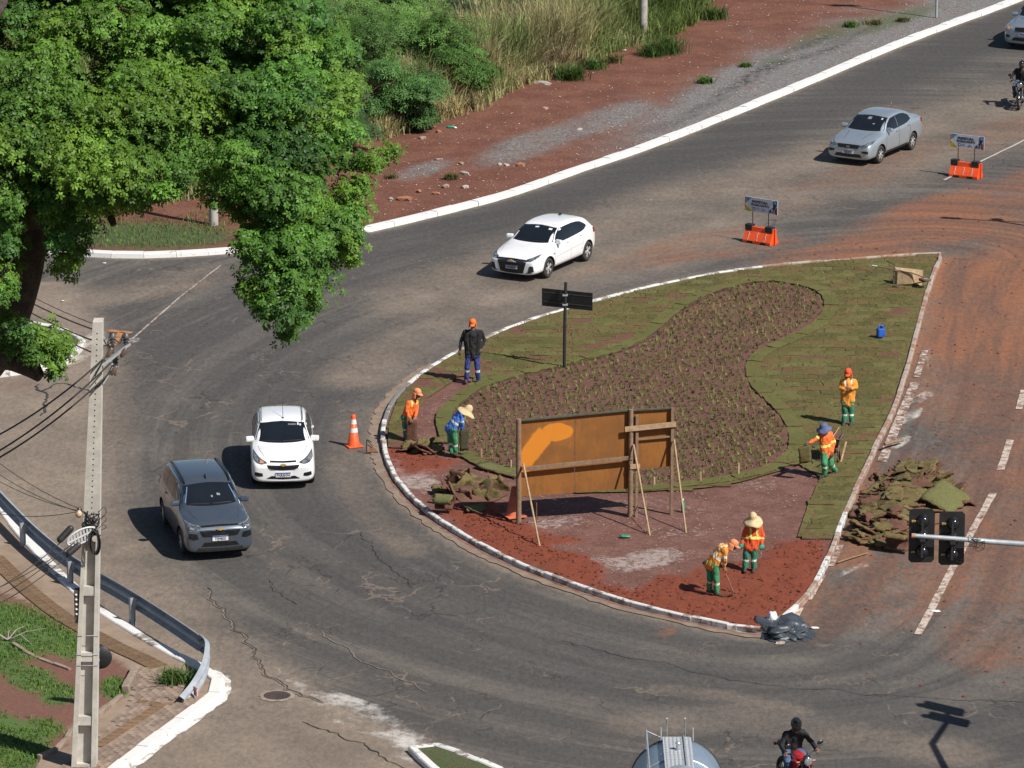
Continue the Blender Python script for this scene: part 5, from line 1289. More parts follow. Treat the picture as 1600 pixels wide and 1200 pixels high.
p = c['patch']; rt_ = c['root']
p('grille', [(-.50, .615), (-.3, .63), (0, .635), (.3, .63), (.50, .615)], [(-.40, .27), (-.2, .25), (0, .245), (.2, .25), (.40, .27)], 'F', M_gloss, .008, 6, 12)
p('grille_bar', [(-.58, .675), (0, .69), (.58, .675)], [(-.52, .635), (0, .645), (.52, .635)], 'F', M_gloss, .012, 2, 10)
b = MB()
for k in range(5): b.beam((.905 - .012 * (abs(k - 2)), -.36 + .04 * abs(k - 2), .30 + .07 * k), (.905 - .012 * (abs(k - 2)), .36 - .04 * abs(k - 2), .30 + .07 * k), .012, .012)
b.build('grille_slat', M_black, rt_)
for s in (1, -1):
    d_ = 'F'
    hl = p('headlight', [(s * .50, .70), (s * .62, .74), (s * .72, .79), (s * .765, .815)], [(s * .54, .645), (s * .64, .645), (s * .72, .68), (s * .775, .745)], d_, M_lampd, .009, 4, 8)
    p('lamp_strip', [(s * .56, .668), (s * .66, .675), (s * .74, .715)], [(s * .56, .648), (s * .66, .655), (s * .745, .695)], d_, M_lampg, .014, 2, 6, hl); p('projector', [(s * .60, .715), (s * .68, .745)], [(s * .61, .685), (s * .69, .705)], d_, M_lampg, .014, 2, 4, hl)
    p('fog_lamp', [(s * .61, .50), (s * .68, .52), (s * .73, .50)], [(s * .56, .30), (s * .66, .315), (s * .75, .345)], d_, M_black, .008, 4, 6); p('lip_trim', [(s * .50, .295), (s * .66, .31)], [(s * .50, .275), (s * .66, .29)], d_, M_black, .012, 1, 5)
    p('tail_light', [(s * .56, .98), (s * .70, .99), (s * .80, 1.0)], [(s * .58, .84), (s * .72, .84), (s * .82, .86)], 'BL' if s > 0 else 'BR', M_tail, .01, 3, 6)
b = MB(); b.plate([(x_ * .8, z_ * .85) for x_, z_ in [(-.10, -.022), (-.035, -.022), (-.03, -.04), (.035, -.04), (.03, -.022), (.10, -.022), (.095, .022), (.035, .022), (.03, .04), (-.035, .04), (-.03, .022), (-.095, .022)]], (.885, 0, .635), (0, 1, 0), (0, 0, 1), .03); b.build('badge', M_gold, rt_)
b = MB(); b.ell((-2.25, 0, 1.47), (.11, .03, .05), 10); b.build('antenna_fin', M_gloss, rt_)
p('windscreen_sticker', [(.36, 1.335), (.47, 1.325)], [(.36, 1.30), (.48, 1.295)], 'F', M_paper, .008, 2, 2); p('inside_mirror', [(-.12, 1.345), (.0, 1.35)], [(-.12, 1.32), (.0, 1.325)], 'F', M_paper, .008, 1, 2)
l_, nn = c['hit'](c['dpt']('L', 1.18, .70), 'L'); b = MB(); b.bevbox((0, 0, 0), (.09, .015, .03), .004); b.build('side_repeater', M_gloss, rt_, l_)

# ---- white compact seen head on
joy = dict(hatch); joy.update(fo=.82, wb=2.528, rt=.305, plate='PXR3H74', plate_z=.43, stations=[x * 3.95 / 4.16 for x in ST],
    tab=[(0, 0.66, 0.26, 0.58, 0.62, 0.5), (0.05, 0.76, 0.21, 0.655, 0.69, 0.55), (0.15, 0.81, 0.19, 0.71, 0.775, 0.6), (0.32, 0.84, 0.19, 0.755, 0.86, 0.62), (0.55, 0.84, 0.19, 0.81, 0.92, 0.64), (0.81, 0.848, 0.2, 0.86, 0.965, 0.66), (1.03, 0.85, 0.2, 0.895, 1, 0.66), (1.22, 0.852, 0.2, 0.915, 1.1, 0.63), (1.47, 0.852, 0.2, 0.93, 1.25, 0.65), (1.76, 0.852, 0.2, 0.945, 1.4, 0.625), (2.04, 0.853, 0.2, 0.955, 1.465, 0.62), (2.47, 0.853, 0.2, 0.965, 1.484, 0.62), (2.9, 0.855, 0.2, 0.985, 1.465, 0.615), (3.23, 0.852, 0.21, 1, 1.43, 0.605), (3.47, 0.84, 0.22, 1.01, 1.37, 0.59), (3.66, 0.815, 0.24, 1, 1.23, 0.57), (3.8, 0.775, 0.26, 0.97, 1.05, 0.5), (3.9, 0.71, 0.28, 0.88, 0.93, 0.5), (3.95, 0.6, 0.34, 0.8, 0.83, 0.45)],
    ws_top=[(-.58, 1.355), (-.25, 1.385), (0, 1.395), (.25, 1.385), (.58, 1.355)], ws_bot=[(-.71, 1.03), (-.33, 1.012), (0, 1.008), (.33, 1.012), (.71, 1.03)],
    side_windows=[([(1.36, 1.01), (1.55, 1.20), (1.80, 1.34), (2.12, 1.37)], [(1.36, .985), (1.6, .985), (1.9, .99), (2.10, .995)]), ([(2.19, 1.37), (2.5, 1.37), (2.85, 1.345)], [(2.17, 1.0), (2.5, 1.01), (2.9, 1.03)]), ([(2.92, 1.335), (3.05, 1.30), (3.22, 1.2)], [(2.95, 1.035), (3.1, 1.06), (3.24, 1.13)])],
    doors=[[(1.26, .92), (1.18, .60), (1.22, .33)], [(2.16, 1.0), (2.15, .6), (2.17, .33)], [(2.94, 1.02), (2.98, .75), (2.86, .48)]], handles=[(2.0, .90), (2.84, .94)], mirror=(1.40, .96, 1.03), hood_lines=[[(.36, .50), (.7, .60), (.98, .64)]])
c = build_car('white_compact_car', 'white compact car seen head on with a split chrome grille, behind the grey van', Vector((-6.04, 121.74, .012)), -1.51, joy, P_white)
p = c['patch']; rt_ = c['root']
p('upper_grille', [(-.34, .765), (0, .755), (.34, .765)], [(-.34, .735), (0, .725), (.34, .735)], 'F', M_gloss, .010, 2, 10)
p('lower_grille', [(-.43, .675), (-.2, .665), (0, .66), (.2, .665), (.43, .675)], [(-.38, .60), (-.2, .56), (0, .55), (.2, .56), (.38, .60)], 'F', M_gloss, .010, 4, 12)
b = MB()
for k in range(3): b.beam((.835, -.37 + .02 * k, .645 - .03 * k), (.835, .37 - .02 * k, .645 - .03 * k), .01, .008)
b.build('grille_slat', M_alloyd, rt_)
p('lower_intake', [(-.30, .40), (0, .37), (.30, .40)], [(-.44, .33), (0, .31), (.44, .33)], 'F', M_gloss, .010, 2, 10)
for s in (1, -1):
    d_ = 'F'
    hl = p('headlight', [(s * .44, .745), (s * .56, .79), (s * .70, .86), (s * .765, .89)], [(s * .42, .715), (s * .56, .69), (s * .69, .715), (s * .78, .79)], d_, M_lampd, .009, 4, 8)
    p('reflector', [(s * .50, .745), (s * .60, .775)], [(s * .50, .71), (s * .61, .715)], d_, M_lampg if s > 0 else M_amber, .014, 2, 4, hl); p('lamp_strip', [(s * .64, .80), (s * .74, .855)], [(s * .66, .735), (s * .76, .79)], d_, M_lampg, .014, 2, 4, hl)
    p('fog_lamp', [(s * .54, .47), (s * .64, .49), (s * .73, .505)], [(s * .53, .395), (s * .64, .385), (s * .745, .415)], d_, M_gloss, .009, 3, 6)
    p('tail_light', [(s * .56, .98), (s * .70, .99), (s * .80, 1.0)], [(s * .58, .84), (s * .72, .84), (s * .82, .86)], 'BL' if s > 0 else 'BR', M_tail, .01, 3, 6)
    b = MB(); b.tube([Vector((c['fo'] - d, s * .545, z)) for d, z in ((1.75, 1.418), (2.2, 1.474), (2.8, 1.472), (3.2, 1.435))], .011, 5); b.build('roof_seam', M_black, rt_)
b = MB(); b.plate([(-.085, -.02), (-.03, -.02), (-.025, -.036), (.03, -.036), (.025, -.02), (.085, -.02), (.08, .02), (.03, .02), (.025, .036), (-.03, .036), (-.025, .02), (-.08, .02)], (.835, 0, .70), (0, 1, 0), (0, 0, 1), .03); b.build('badge', M_gold, rt_)
b = MB(); b.bar((-1.12, .03, 1.44), (-1.45, .03, 1.86), .008, .005, 5); b.ell((-1.12, .03, 1.445), (.04, .03, .02), 8); b.build('antenna', M_gloss, rt_)
p('windscreen_sticker', [(.40, 1.36), (.44, 1.36)], [(.40, 1.32), (.44, 1.32)], 'F', M_paper, .008, 1, 2); p('windscreen_sticker', [(.46, 1.34), (.50, 1.335)], [(.46, 1.31), (.50, 1.305)], 'F', M_paper, .008, 1, 2); p('sun_strip', [(.16, 1.35), (.37, 1.345)], [(.16, 1.325), (.37, 1.32)], 'F', mat('faded_strip', (.16, .19, .19), rough=.4), .008, 1, 3)

# ---- grey people carrier with roof rails
spin = dict(hatch); spin.update(fo=.88, wb=2.62, rt=.325, plate='TFJ9B05', plate_z=.60, seam=M_seam, stations=[0, .05, .15, .32, .58, .85, 1.05, 1.2, 1.45, 1.75, 2.1, 2.6, 3.1, 3.55, 3.85, 4.08, 4.25, 4.36, 4.415], handle_m=P_grey,
    tab=[(0, 0.7, 0.28, 0.74, 0.8, 0.5), (0.05, 0.8, 0.23, 0.82, 0.87, 0.55), (0.15, 0.85, 0.21, 0.87, 0.94, 0.6), (0.32, 0.87, 0.21, 0.905, 1, 0.62), (0.58, 0.872, 0.21, 0.945, 1.055, 0.66), (0.85, 0.88, 0.21, 0.98, 1.09, 0.68), (1.05, 0.882, 0.21, 1, 1.12, 0.68), (1.2, 0.882, 0.21, 1.01, 1.2, 0.66), (1.45, 0.882, 0.21, 1.02, 1.37, 0.69), (1.75, 0.882, 0.21, 1.03, 1.56, 0.67), (2.1, 0.882, 0.21, 1.04, 1.64, 0.67), (2.6, 0.882, 0.21, 1.05, 1.66, 0.67), (3.1, 0.882, 0.21, 1.055, 1.655, 0.67), (3.55, 0.88, 0.22, 1.06, 1.635, 0.66), (3.85, 0.872, 0.23, 1.06, 1.6, 0.65), (4.08, 0.855, 0.25, 1.05, 1.48, 0.63), (4.25, 0.83, 0.27, 1.02, 1.2, 0.55), (4.36, 0.78, 0.3, 0.95, 1.05, 0.5), (4.415, 0.66, 0.38, 0.86, 0.9, 0.45)],
    ws_top=[(-.61, 1.505), (-.27, 1.535), (0, 1.545), (.27, 1.535), (.61, 1.505)], ws_bot=[(-.735, 1.16), (-.35, 1.14), (0, 1.135), (.35, 1.14), (.735, 1.16)], rw_top=[(-.5, 1.52), (0, 1.53), (.5, 1.52)], rw_bot=[(-.6, 1.16), (0, 1.15), (.6, 1.16)],
    side_windows=[([(1.36, 1.13), (1.52, 1.34), (1.74, 1.50), (2.14, 1.535)], [(1.36, 1.10), (1.6, 1.10), (1.9, 1.105), (2.12, 1.11)]), ([(2.22, 1.54), (2.6, 1.545), (3.02, 1.54)], [(2.20, 1.11), (2.6, 1.115), (3.04, 1.12)]), ([(3.12, 1.535), (3.5, 1.52), (3.86, 1.46)], [(3.14, 1.13), (3.5, 1.14), (3.92, 1.20)])],
    doors=[[(1.28, 1.0), (1.24, .65), (1.30, .36)], [(2.18, 1.10), (2.17, .65), (2.19, .36)], [(3.08, 1.10), (3.12, .82), (2.98, .5)]], handles=[(2.02, 1.0), (2.92, 1.01)], mirror=(1.42, .985, 1.16), sill=.42, hood_lines=[[(.40, .52), (.7, .60), (1.0, .62)]])
c = build_car('grey_people_carrier', 'dark grey seven seat people carrier with black roof rails, nearest car on the curve', Vector((-7.48, 115.5, .012)), -1.33, spin, P_grey)
p = c['patch']; rt_ = c['root']
p('upper_grille', [(-.46, .905), (0, .915), (.46, .905)], [(-.46, .872), (0, .882), (.46, .872)], 'F', M_gloss, .010, 2, 12)
p('grille_chrome', [(-.50, .868), (0, .878), (.50, .868)], [(-.50, .812), (0, .822), (.50, .812)], 'F', P_grey, .014, 2, 12)
p('lower_grille', [(-.52, .795), (0, .80), (.52, .795)], [(-.44, .655), (-.2, .645), (0, .645), (.2, .645), (.44, .655)], 'F', M_gloss, .010, 4, 12)
b = MB()
for k in range(4): b.beam((.898, -.44 + .015 * k, .775 - .032 * k), (.898, .44 - .015 * k, .775 - .032 * k), .012, .010)
b.build('grille_slat', M_alloyd, rt_)
p('lower_intake', [(-.40, .50), (0, .50), (.40, .50)], [(-.48, .40), (0, .39), (.48, .40)], 'F', M_gloss, .010, 3, 12); p('skid_plate', [(-.56, .37), (0, .36), (.56, .37)], [(-.6, .27), (0, .26), (.6, .27)], 'F', M_black, .010, 2, 12)
for s in (1, -1):
    d_ = 'F'
    hl = p('headlight', [(s * .54, .875), (s * .66, .90), (s * .76, .93), (s * .82, .945)], [(s * .56, .835), (s * .66, .79), (s * .76, .775), (s * .83, .80)], d_, M_lampd, .009, 4, 8)
    p('lamp_strip', [(s * .50, .90), (s * .66, .925), (s * .80, .955)], [(s * .50, .882), (s * .66, .905), (s * .80, .935)], d_, M_lampg, .014, 2, 8, hl); p('projector', [(s * .64, .855), (s * .74, .875)], [(s * .64, .825), (s * .75, .835)], d_, M_lampg, .014, 2, 4, hl)
    p('fog_lamp', [(s * .58, .72), (s * .70, .745), (s * .78, .735)], [(s * .54, .60), (s * .66, .575), (s * .79, .62)], d_, M_gloss, .010, 4, 6)
    p('tail_light', [(s * .62, 1.12), (s * .78, 1.14)], [(s * .62, .92), (s * .80, .93)], 'BL' if s > 0 else 'BR', M_tail, .01, 3, 5)
    b = MB(); P_ = catmull([c['hit'](c['dpt']('T', d, s * (yy + .05)), 'T')[0] + Vector((0, 0, dz)) for d, yy, dz in ((1.82, .53, .0), (1.95, .535, .035), (2.3, .54, .05), (3.0, .54, .05), (3.6, .53, .045), (3.8, .525, .0))], 4); b.tube(P_, .024, 8); b.build('roof_rail', M_gloss, rt_)
    p('roof_gutter', [(1.8, s * .60), (2.6, s * .61), (3.8, s * .58)], [(1.8, s * .545), (2.6, s * .55), (3.8, s * .52)], 'T', M_gloss, .004, 2, 14)
    for dd in (0, 2.62):
        pts_ = [(c['fo'] + dd + .40 * math.cos(a), .325 + .40 * math.sin(a)) for a in np.linspace(0.05, math.pi - .05, 12)]; pin = [(c['fo'] + dd + .345 * math.cos(a), .325 + .345 * math.sin(a)) for a in np.linspace(0.05, math.pi - .05, 12)]
        up_ = pts_; p('wheel_arch_trim', up_, [(c['fo'] + dd + .375 * math.cos(a), .325 + .375 * math.sin(a)) for a in np.linspace(0.05, math.pi - .05, 12)], 'L' if s > 0 else 'R', M_black, .008, 1, 12)
b = MB(); b.plate([(x_ * .75, z_ * .8) for x_, z_ in [(-.115, -.026), (-.04, -.026), (-.033, -.046), (.04, -.046), (.033, -.026), (.115, -.026), (.108, .026), (.04, .026), (.033, .046), (-.04, .046), (-.033, .026), (-.108, .026)]], (.902, 0, .845), (0, 1, 0), (0, 0, 1), .03); b.build('badge', M_gold, rt_)
b = MB(); b.plate([(-.09, 0), (.09, 0), (-.05, .085), (-.08, .085)], (-1.12, .012, 1.605), (1, 0, 0), (0, 0, 1), .024); b.build('antenna_fin', M_gloss, rt_)
p('windscreen_sticker', [(-.54, 1.48), (-.52, 1.482)], [(-.66, 1.19), (-.64, 1.19)], 'F', M_blue_st, .008, 5, 2); p('windscreen_sticker', [(.52, 1.482), (.54, 1.48)], [(.63, 1.22), (.65, 1.22)], 'F', M_blue_st, .008, 5, 2)
M_dash = mat('grey_dash_paper', (.26, .29, .32), (.18, .2, .22), 20, rough=.6); p('dash_paper', [(.17, 1.35), (.25, 1.345)], [(.18, 1.31), (.26, 1.305)], 'F', M_dash, .007, 1, 2); p('dash_paper', [(.02, 1.315), (.065, 1.315)], [(.02, 1.28), (.065, 1.28)], 'F', M_dash, .007, 1, 2)

# ---- silver saloon
cron = dict(hatch); cron.update(fo=.85, wb=2.521, rt=.305, plate='FJB2E74', plate_z=.475, seam=M_seam, spokes=7, twin=False, stations=[0, .05, .16, .34, .58, .85, 1.08, 1.28, 1.55, 1.85, 2.15, 2.6, 3.0, 3.3, 3.55, 3.8, 4.05, 4.25, 4.34, 4.364], handle_m=P_silver,
    tab=[(0, 0.67, 0.26, 0.6, 0.64, 0.5), (0.05, 0.77, 0.2, 0.68, 0.72, 0.55), (0.16, 0.82, 0.19, 0.735, 0.8, 0.6), (0.34, 0.83, 0.19, 0.775, 0.87, 0.62), (0.58, 0.853, 0.19, 0.82, 0.92, 0.64), (0.85, 0.861, 0.2, 0.87, 0.965, 0.66), (1.08, 0.863, 0.2, 0.905, 1.005, 0.66), (1.28, 0.863, 0.2, 0.925, 1.12, 0.63), (1.55, 0.863, 0.2, 0.94, 1.28, 0.65), (1.85, 0.863, 0.2, 0.955, 1.43, 0.62), (2.15, 0.864, 0.2, 0.965, 1.495, 0.615), (2.6, 0.864, 0.2, 0.98, 1.508, 0.61), (3, 0.862, 0.2, 0.995, 1.475, 0.6), (3.3, 0.86, 0.21, 1.01, 1.4, 0.59), (3.55, 0.855, 0.22, 1.02, 1.285, 0.59), (3.8, 0.845, 0.23, 1.025, 1.16, 0.55), (4.05, 0.825, 0.24, 1.02, 1.125, 0.6), (4.25, 0.78, 0.27, 1, 1.11, 0.6), (4.34, 0.7, 0.32, 0.92, 0.98, 0.5), (4.364, 0.6, 0.38, 0.84, 0.88, 0.45)],
    ws_top=[(-.575, 1.375), (-.25, 1.405), (0, 1.415), (.25, 1.405), (.575, 1.375)], ws_bot=[(-.71, 1.032), (-.33, 1.02), (0, 1.018), (.33, 1.02), (.71, 1.032)], rw_top=[(-.44, 1.37), (0, 1.385), (.44, 1.37)], rw_bot=[(-.56, 1.17), (0, 1.165), (.56, 1.17)],
    side_windows=[([(1.40, 1.02), (1.62, 1.22), (1.90, 1.355), (2.20, 1.385)], [(1.40, .995), (1.7, .995), (2.0, 1.0), (2.16, 1.005)]), ([(2.32, 1.39), (2.65, 1.395), (2.95, 1.36), (3.22, 1.26)], [(2.28, 1.01), (2.65, 1.025), (2.95, 1.05), (3.26, 1.12)])],
    doors=[[(1.32, .93), (1.22, .60), (1.26, .33)], [(2.26, 1.0), (2.25, .6), (2.27, .33)], [(3.10, 1.05), (3.14, .78), (2.98, .48)]], handles=[(2.10, .91), (3.0, .95)], mirror=(1.46, .965, 1.05), sill=.36, hood_lines=[[(.36, .33), (.7, .38), (1.0, .46)]])
c = build_car('silver_saloon', 'silver four door saloon coming down the upper lane past the barriers', Vector((11.91, 161.35, .012)), -2.10, cron, P_silver)
p = c['patch']; rt_ = c['root']
p('upper_grille', [(-.42, .715), (0, .72), (.42, .715)], [(-.38, .60), (0, .59), (.38, .60)], 'F', M_gloss, .010, 3, 10); p('lower_intake', [(-.44, .415), (0, .41), (.44, .415)], [(-.52, .30), (0, .29), (.52, .30)], 'F', M_gloss, .010, 3, 10)
for s in (1, -1):
    d_ = 'F'
    hl = p('headlight', [(s * .42, .705), (s * .56, .74), (s * .70, .81), (s * .77, .845)], [(s * .42, .655), (s * .56, .64), (s * .69, .67), (s * .775, .76)], d_, M_lampd, .009, 4, 8); p('projector', [(s * .62, .745), (s * .72, .80)], [(s * .64, .69), (s * .74, .735)], d_, M_lampg, .014, 2, 4, hl)
    p('fog_lamp', [(s * .50, .52), (s * .62, .54), (s * .73, .53)], [(s * .54, .465), (s * .64, .45), (s * .74, .455)], d_, M_gloss, .009, 3, 6); p('chrome_lip', [(s * .50, .40), (s * .66, .435)], [(s * .50, .375), (s * .66, .41)], d_, M_chrome, .012, 1, 5)
    p('tail_light', [(s * .56, 1.0), (s * .70, 1.01), (s * .78, 1.02)], [(s * .58, .86), (s * .72, .86), (s * .80, .88)], 'BL' if s > 0 else 'BR', M_tail, .01, 3, 6)
b = MB()
for k in range(4): b.plate([(-.055 + .032 * k, -.04), (-.04 + .032 * k, -.04), (-.03 + .032 * k, .04), (-.045 + .032 * k, .04)], (.862, 0, .655), (0, 1, 0), (0, 0, 1), .014)
b.build('badge', M_chrome, rt_)
b = MB(); b.bar((-2.4, 0, 1.50), (-2.62, 0, 1.72), .008, .004, 5); b.build('antenna', M_gloss, rt_)
p('windscreen_sticker', [(.42, 1.36), (.47, 1.355)], [(.42, 1.325), (.47, 1.32)], 'F', M_paper, .008, 1, 2); p('inside_mirror', [(-.07, 1.37), (.06, 1.37)], [(-.07, 1.31), (.06, 1.31)], 'F', mat('grey_inside_mirror', (.22, .25, .27), rough=.4), .008, 1, 2); p('dash_paper', [(.22, 1.21), (.3, 1.215)], [(.22, 1.19), (.3, 1.195)], 'F', M_dash, .008, 1, 2)
p('painted_window_reflection', [(2.215, 1.37), (2.265, 1.37)], [(2.20, 1.05), (2.25, 1.05)], 'L', M_chrome, .007, 3, 2)  # bright strip added beside the window to stand in for a reflection

# ---- van entering at the right edge
van = dict(spin); van.update(plate='QTF4A71', handle_m=P_van, tab=[(r[0], r[1] * .97, r[2], r[3] - .02, r[4] - .05 * (r[4] > 1.1), r[5]) for r in spin['tab']], sill=None,
    ws_top=[(a, z - .05) for a, z in spin['ws_top']], ws_bot=[(a, z - .03) for a, z in spin['ws_bot']], mirror=(1.42, .97, 1.12))
gq = G(1587, 76, 0)
c = build_car('pale_blue_car', 'pale blue silver car cut off by the right edge at the top of the road', Vector((gq.x + .62, gq.y + .35, .012)), -2.02, van, P_van)
p = c['patch']; rt_ = c['root']
p('upper_grille', [(-.36, .86), (0, .87), (.36, .86)], [(-.34, .72), (0, .715), (.34, .72)], 'F', M_gloss, .010, 3, 10); p('lower_intake', [(-.40, .48), (0, .48), (.40, .48)], [(-.5, .36), (0, .35), (.5, .36)], 'F', M_gloss, .010, 3, 10)
for s in (1, -1):
    d_ = 'F'; hl = p('headlight', [(s * .48, .88), (s * .64, .91), (s * .78, .94)], [(s * .5, .76), (s * .64, .745), (s * .80, .78)], d_, M_lampg, .009, 4, 8); p('reflector', [(s * .56, .86), (s * .68, .88)], [(s * .56, .78), (s * .69, .785)], d_, M_amber, .014, 2, 4, hl); p('fog_lamp', [(s * .56, .56), (s * .70, .58)], [(s * .56, .47), (s * .72, .48)], d_, M_gloss, .009, 2, 5)
# ================================================================== PEOPLE
def cloth(name, c, c2=None, rough=.85, sc=9): return mat(name, c, c2 or (c[0] * .72 + .03, c[1] * .72 + .012, c[2] * .72 + .006), sc * .6, rough=rough, bump=.5, bscale=16, bdist=.02)
C_skin = mat('brown_skin', (.22, .115, .075), (.18, .09, .058), 20, rough=.6); C_skin2 = mat('dark_skin', (.12, .062, .042), (.095, .05, .034), 20, rough=.6); C_dark = mat('face_dark', (.02, .014, .012), (.03, .02, .018), 20, rough=.6); C_lip = mat('lip', (.16, .06, .05), (.14, .05, .045), 20, rough=.6)
C_orange = cloth('orange_workwear', (.78, .155, .025)); C_amber = cloth('amber_workwear', (.78, .30, .035)); C_red = cloth('red_orange_workwear', (.75, .095, .022)); C_green = cloth('green_trousers', (.014, .21, .125)); C_green2 = cloth('bright_green_trousers', (.04, .27, .12)); C_blue = cloth('royal_blue_shirt', (.055, .21, .70)); C_navy = cloth('blue_trousers', (.022, .045, .22)); C_black = cloth('black_shirt', (.009, .009, .010), (.014, .0135, .0135)); C_refl = mat('reflective_tape', (.72, .74, .62), (.6, .62, .52), 20, rough=.4); C_refly = mat('yellow_reflective_tape', (.80, .78, .20), (.68, .66, .16), 20, rough=.4)
C_boot = cloth('worn_boot', (.055, .042, .034)); C_straw = cloth('straw_hat', (.62, .49, .28), (.5, .38, .2), sc=24); C_bluehat = cloth('blue_hat', (.085, .125, .24)); C_capo = cloth('orange_cap', (.82, .16, .022)); C_capr = cloth('red_cap', (.75, .085, .02)); C_capp = cloth('pale_orange_cap', (.78, .27, .12)); C_glove = cloth('green_glove', (.05, .38, .24)); C_jeans = cloth('blue_jeans', (.075, .12, .22), (.05, .085, .165)); C_helmet = mat('black_helmet', (.012, .012, .013), (.02, .02, .02), 9, rough=.12); C_visor = mat('visor', (.12, .09, .07), (.05, .045, .04), 7, rough=.08); C_jacket = cloth('black_jacket', (.009, .0095, .011), (.014, .0145, .016))

def blob_mesh(name, parts, voxel, mats, parent, stripe=None, smooth_n=4, wrinkle=0.0):
    """union of tapered capsules and ellipsoids grown into one skin; stripe(part index, t along part, point) picks a material"""
    b = MB(); segs = []
    for p_ in parts:
        if p_[0] == 'c':
            _, a, c_, r0, r1 = p_[:5]; a = Vector(a); c_ = Vector(c_); b.ell(a, (r0,) * 3, 10); b.ell(c_, (r1,) * 3, 10)
            if (c_ - a).length > 1e-4: b.bar(a, c_, r0, r1, 10)
            segs.append((a, c_))
        else:
            _, a, r, Mx = p_; b.ell(a, r, 12, Mx); segs.append((Vector(a), Vector(a)))
    o = b.build(name, mats, parent); m = o.modifiers.new('r', 'REMESH'); m.mode = 'VOXEL'; m.voxel_size = voxel; m.use_smooth_shade = True
    m2 = o.modifiers.new('s', 'SMOOTH'); m2.factor = .5; m2.iterations = smooth_n
    me = evaluated(o); o.modifiers.clear(); o.data = me; me.materials.clear()
    for q in (mats if isinstance(mats, (list, tuple)) else [mats]): me.materials.append(q)
    if wrinkle:
        nn_ = [v.normal.copy() for v in me.vertices]
        for v, n_ in zip(me.vertices, nn_): q_ = v.co; v.co = q_ + n_ * (wrinkle * (mnoise.noise(Vector((q_.x * 11, q_.y * 11, q_.z * 6))) + .6 * mnoise.noise(Vector((q_.x * 24, q_.y * 24, q_.z * 12)))))
    for f in me.polygons:
        f.use_smooth = True; mi = 0
        if stripe:
            c_ = f.center; best = (1e9, 0, 0)
            for i, (a, e) in enumerate(segs):
                d = e - a; L = d.length_squared; tt = max(0, min(1, (c_ - a).dot(d) / L)) if L > 1e-9 else 0
                ds = (c_ - a - d * tt).length
                if ds < best[0]: best = (ds, i, tt)
            mi = stripe(best[1], best[2], c_)
        f.material_index = mi
    return o

def hand_parts(w, d, side, curl=.5, palm_n=None, s=1.0):
    """palm with four fingers and a thumb, from the wrist w along d"""
    d = Vector(d).normalized(); up = Vector(palm_n) if palm_n is not None else Vector((0, -1, 0)); x = d.cross(up)
    if x.length < .1: x = d.orthogonal()
    x.normalize(); nrm = x.cross(d).normalized(); P = []
    k = w + d * .085 * s
    P.append(('c', w + x * .012, k + x * .026, .021 * s, .017 * s)); P.append(('c', w - x * .012, k - x * .026, .021 * s, .017 * s))
    for i, (off, L) in enumerate(((.033, .066), (.012, .078), (-.011, .072), (-.032, .056))):
        a = k + x * off * s; m1 = a + (d * math.cos(curl * .7) - nrm * math.sin(curl * .7)) * L * .55 * s; e = m1 + (d * math.cos(curl * 1.5) - nrm * math.sin(curl * 1.5)) * L * .5 * s
        P.append(('c', a, m1, .0105 * s, .0095 * s)); P.append(('c', m1, e, .0095 * s, .008 * s))
    a = w + d * .025 * s + x * .03 * side * s; m1 = a + (d * .6 + x * .7 * side - nrm * .3).normalized() * .045 * s; e = m1 + (d * .9 + x * .1 * side - nrm * .3).normalized() * .035 * s
    P.append(('c', a, m1, .013 * s, .011 * s)); P.append(('c', m1, e, .011 * s, .009 * s))
    return P

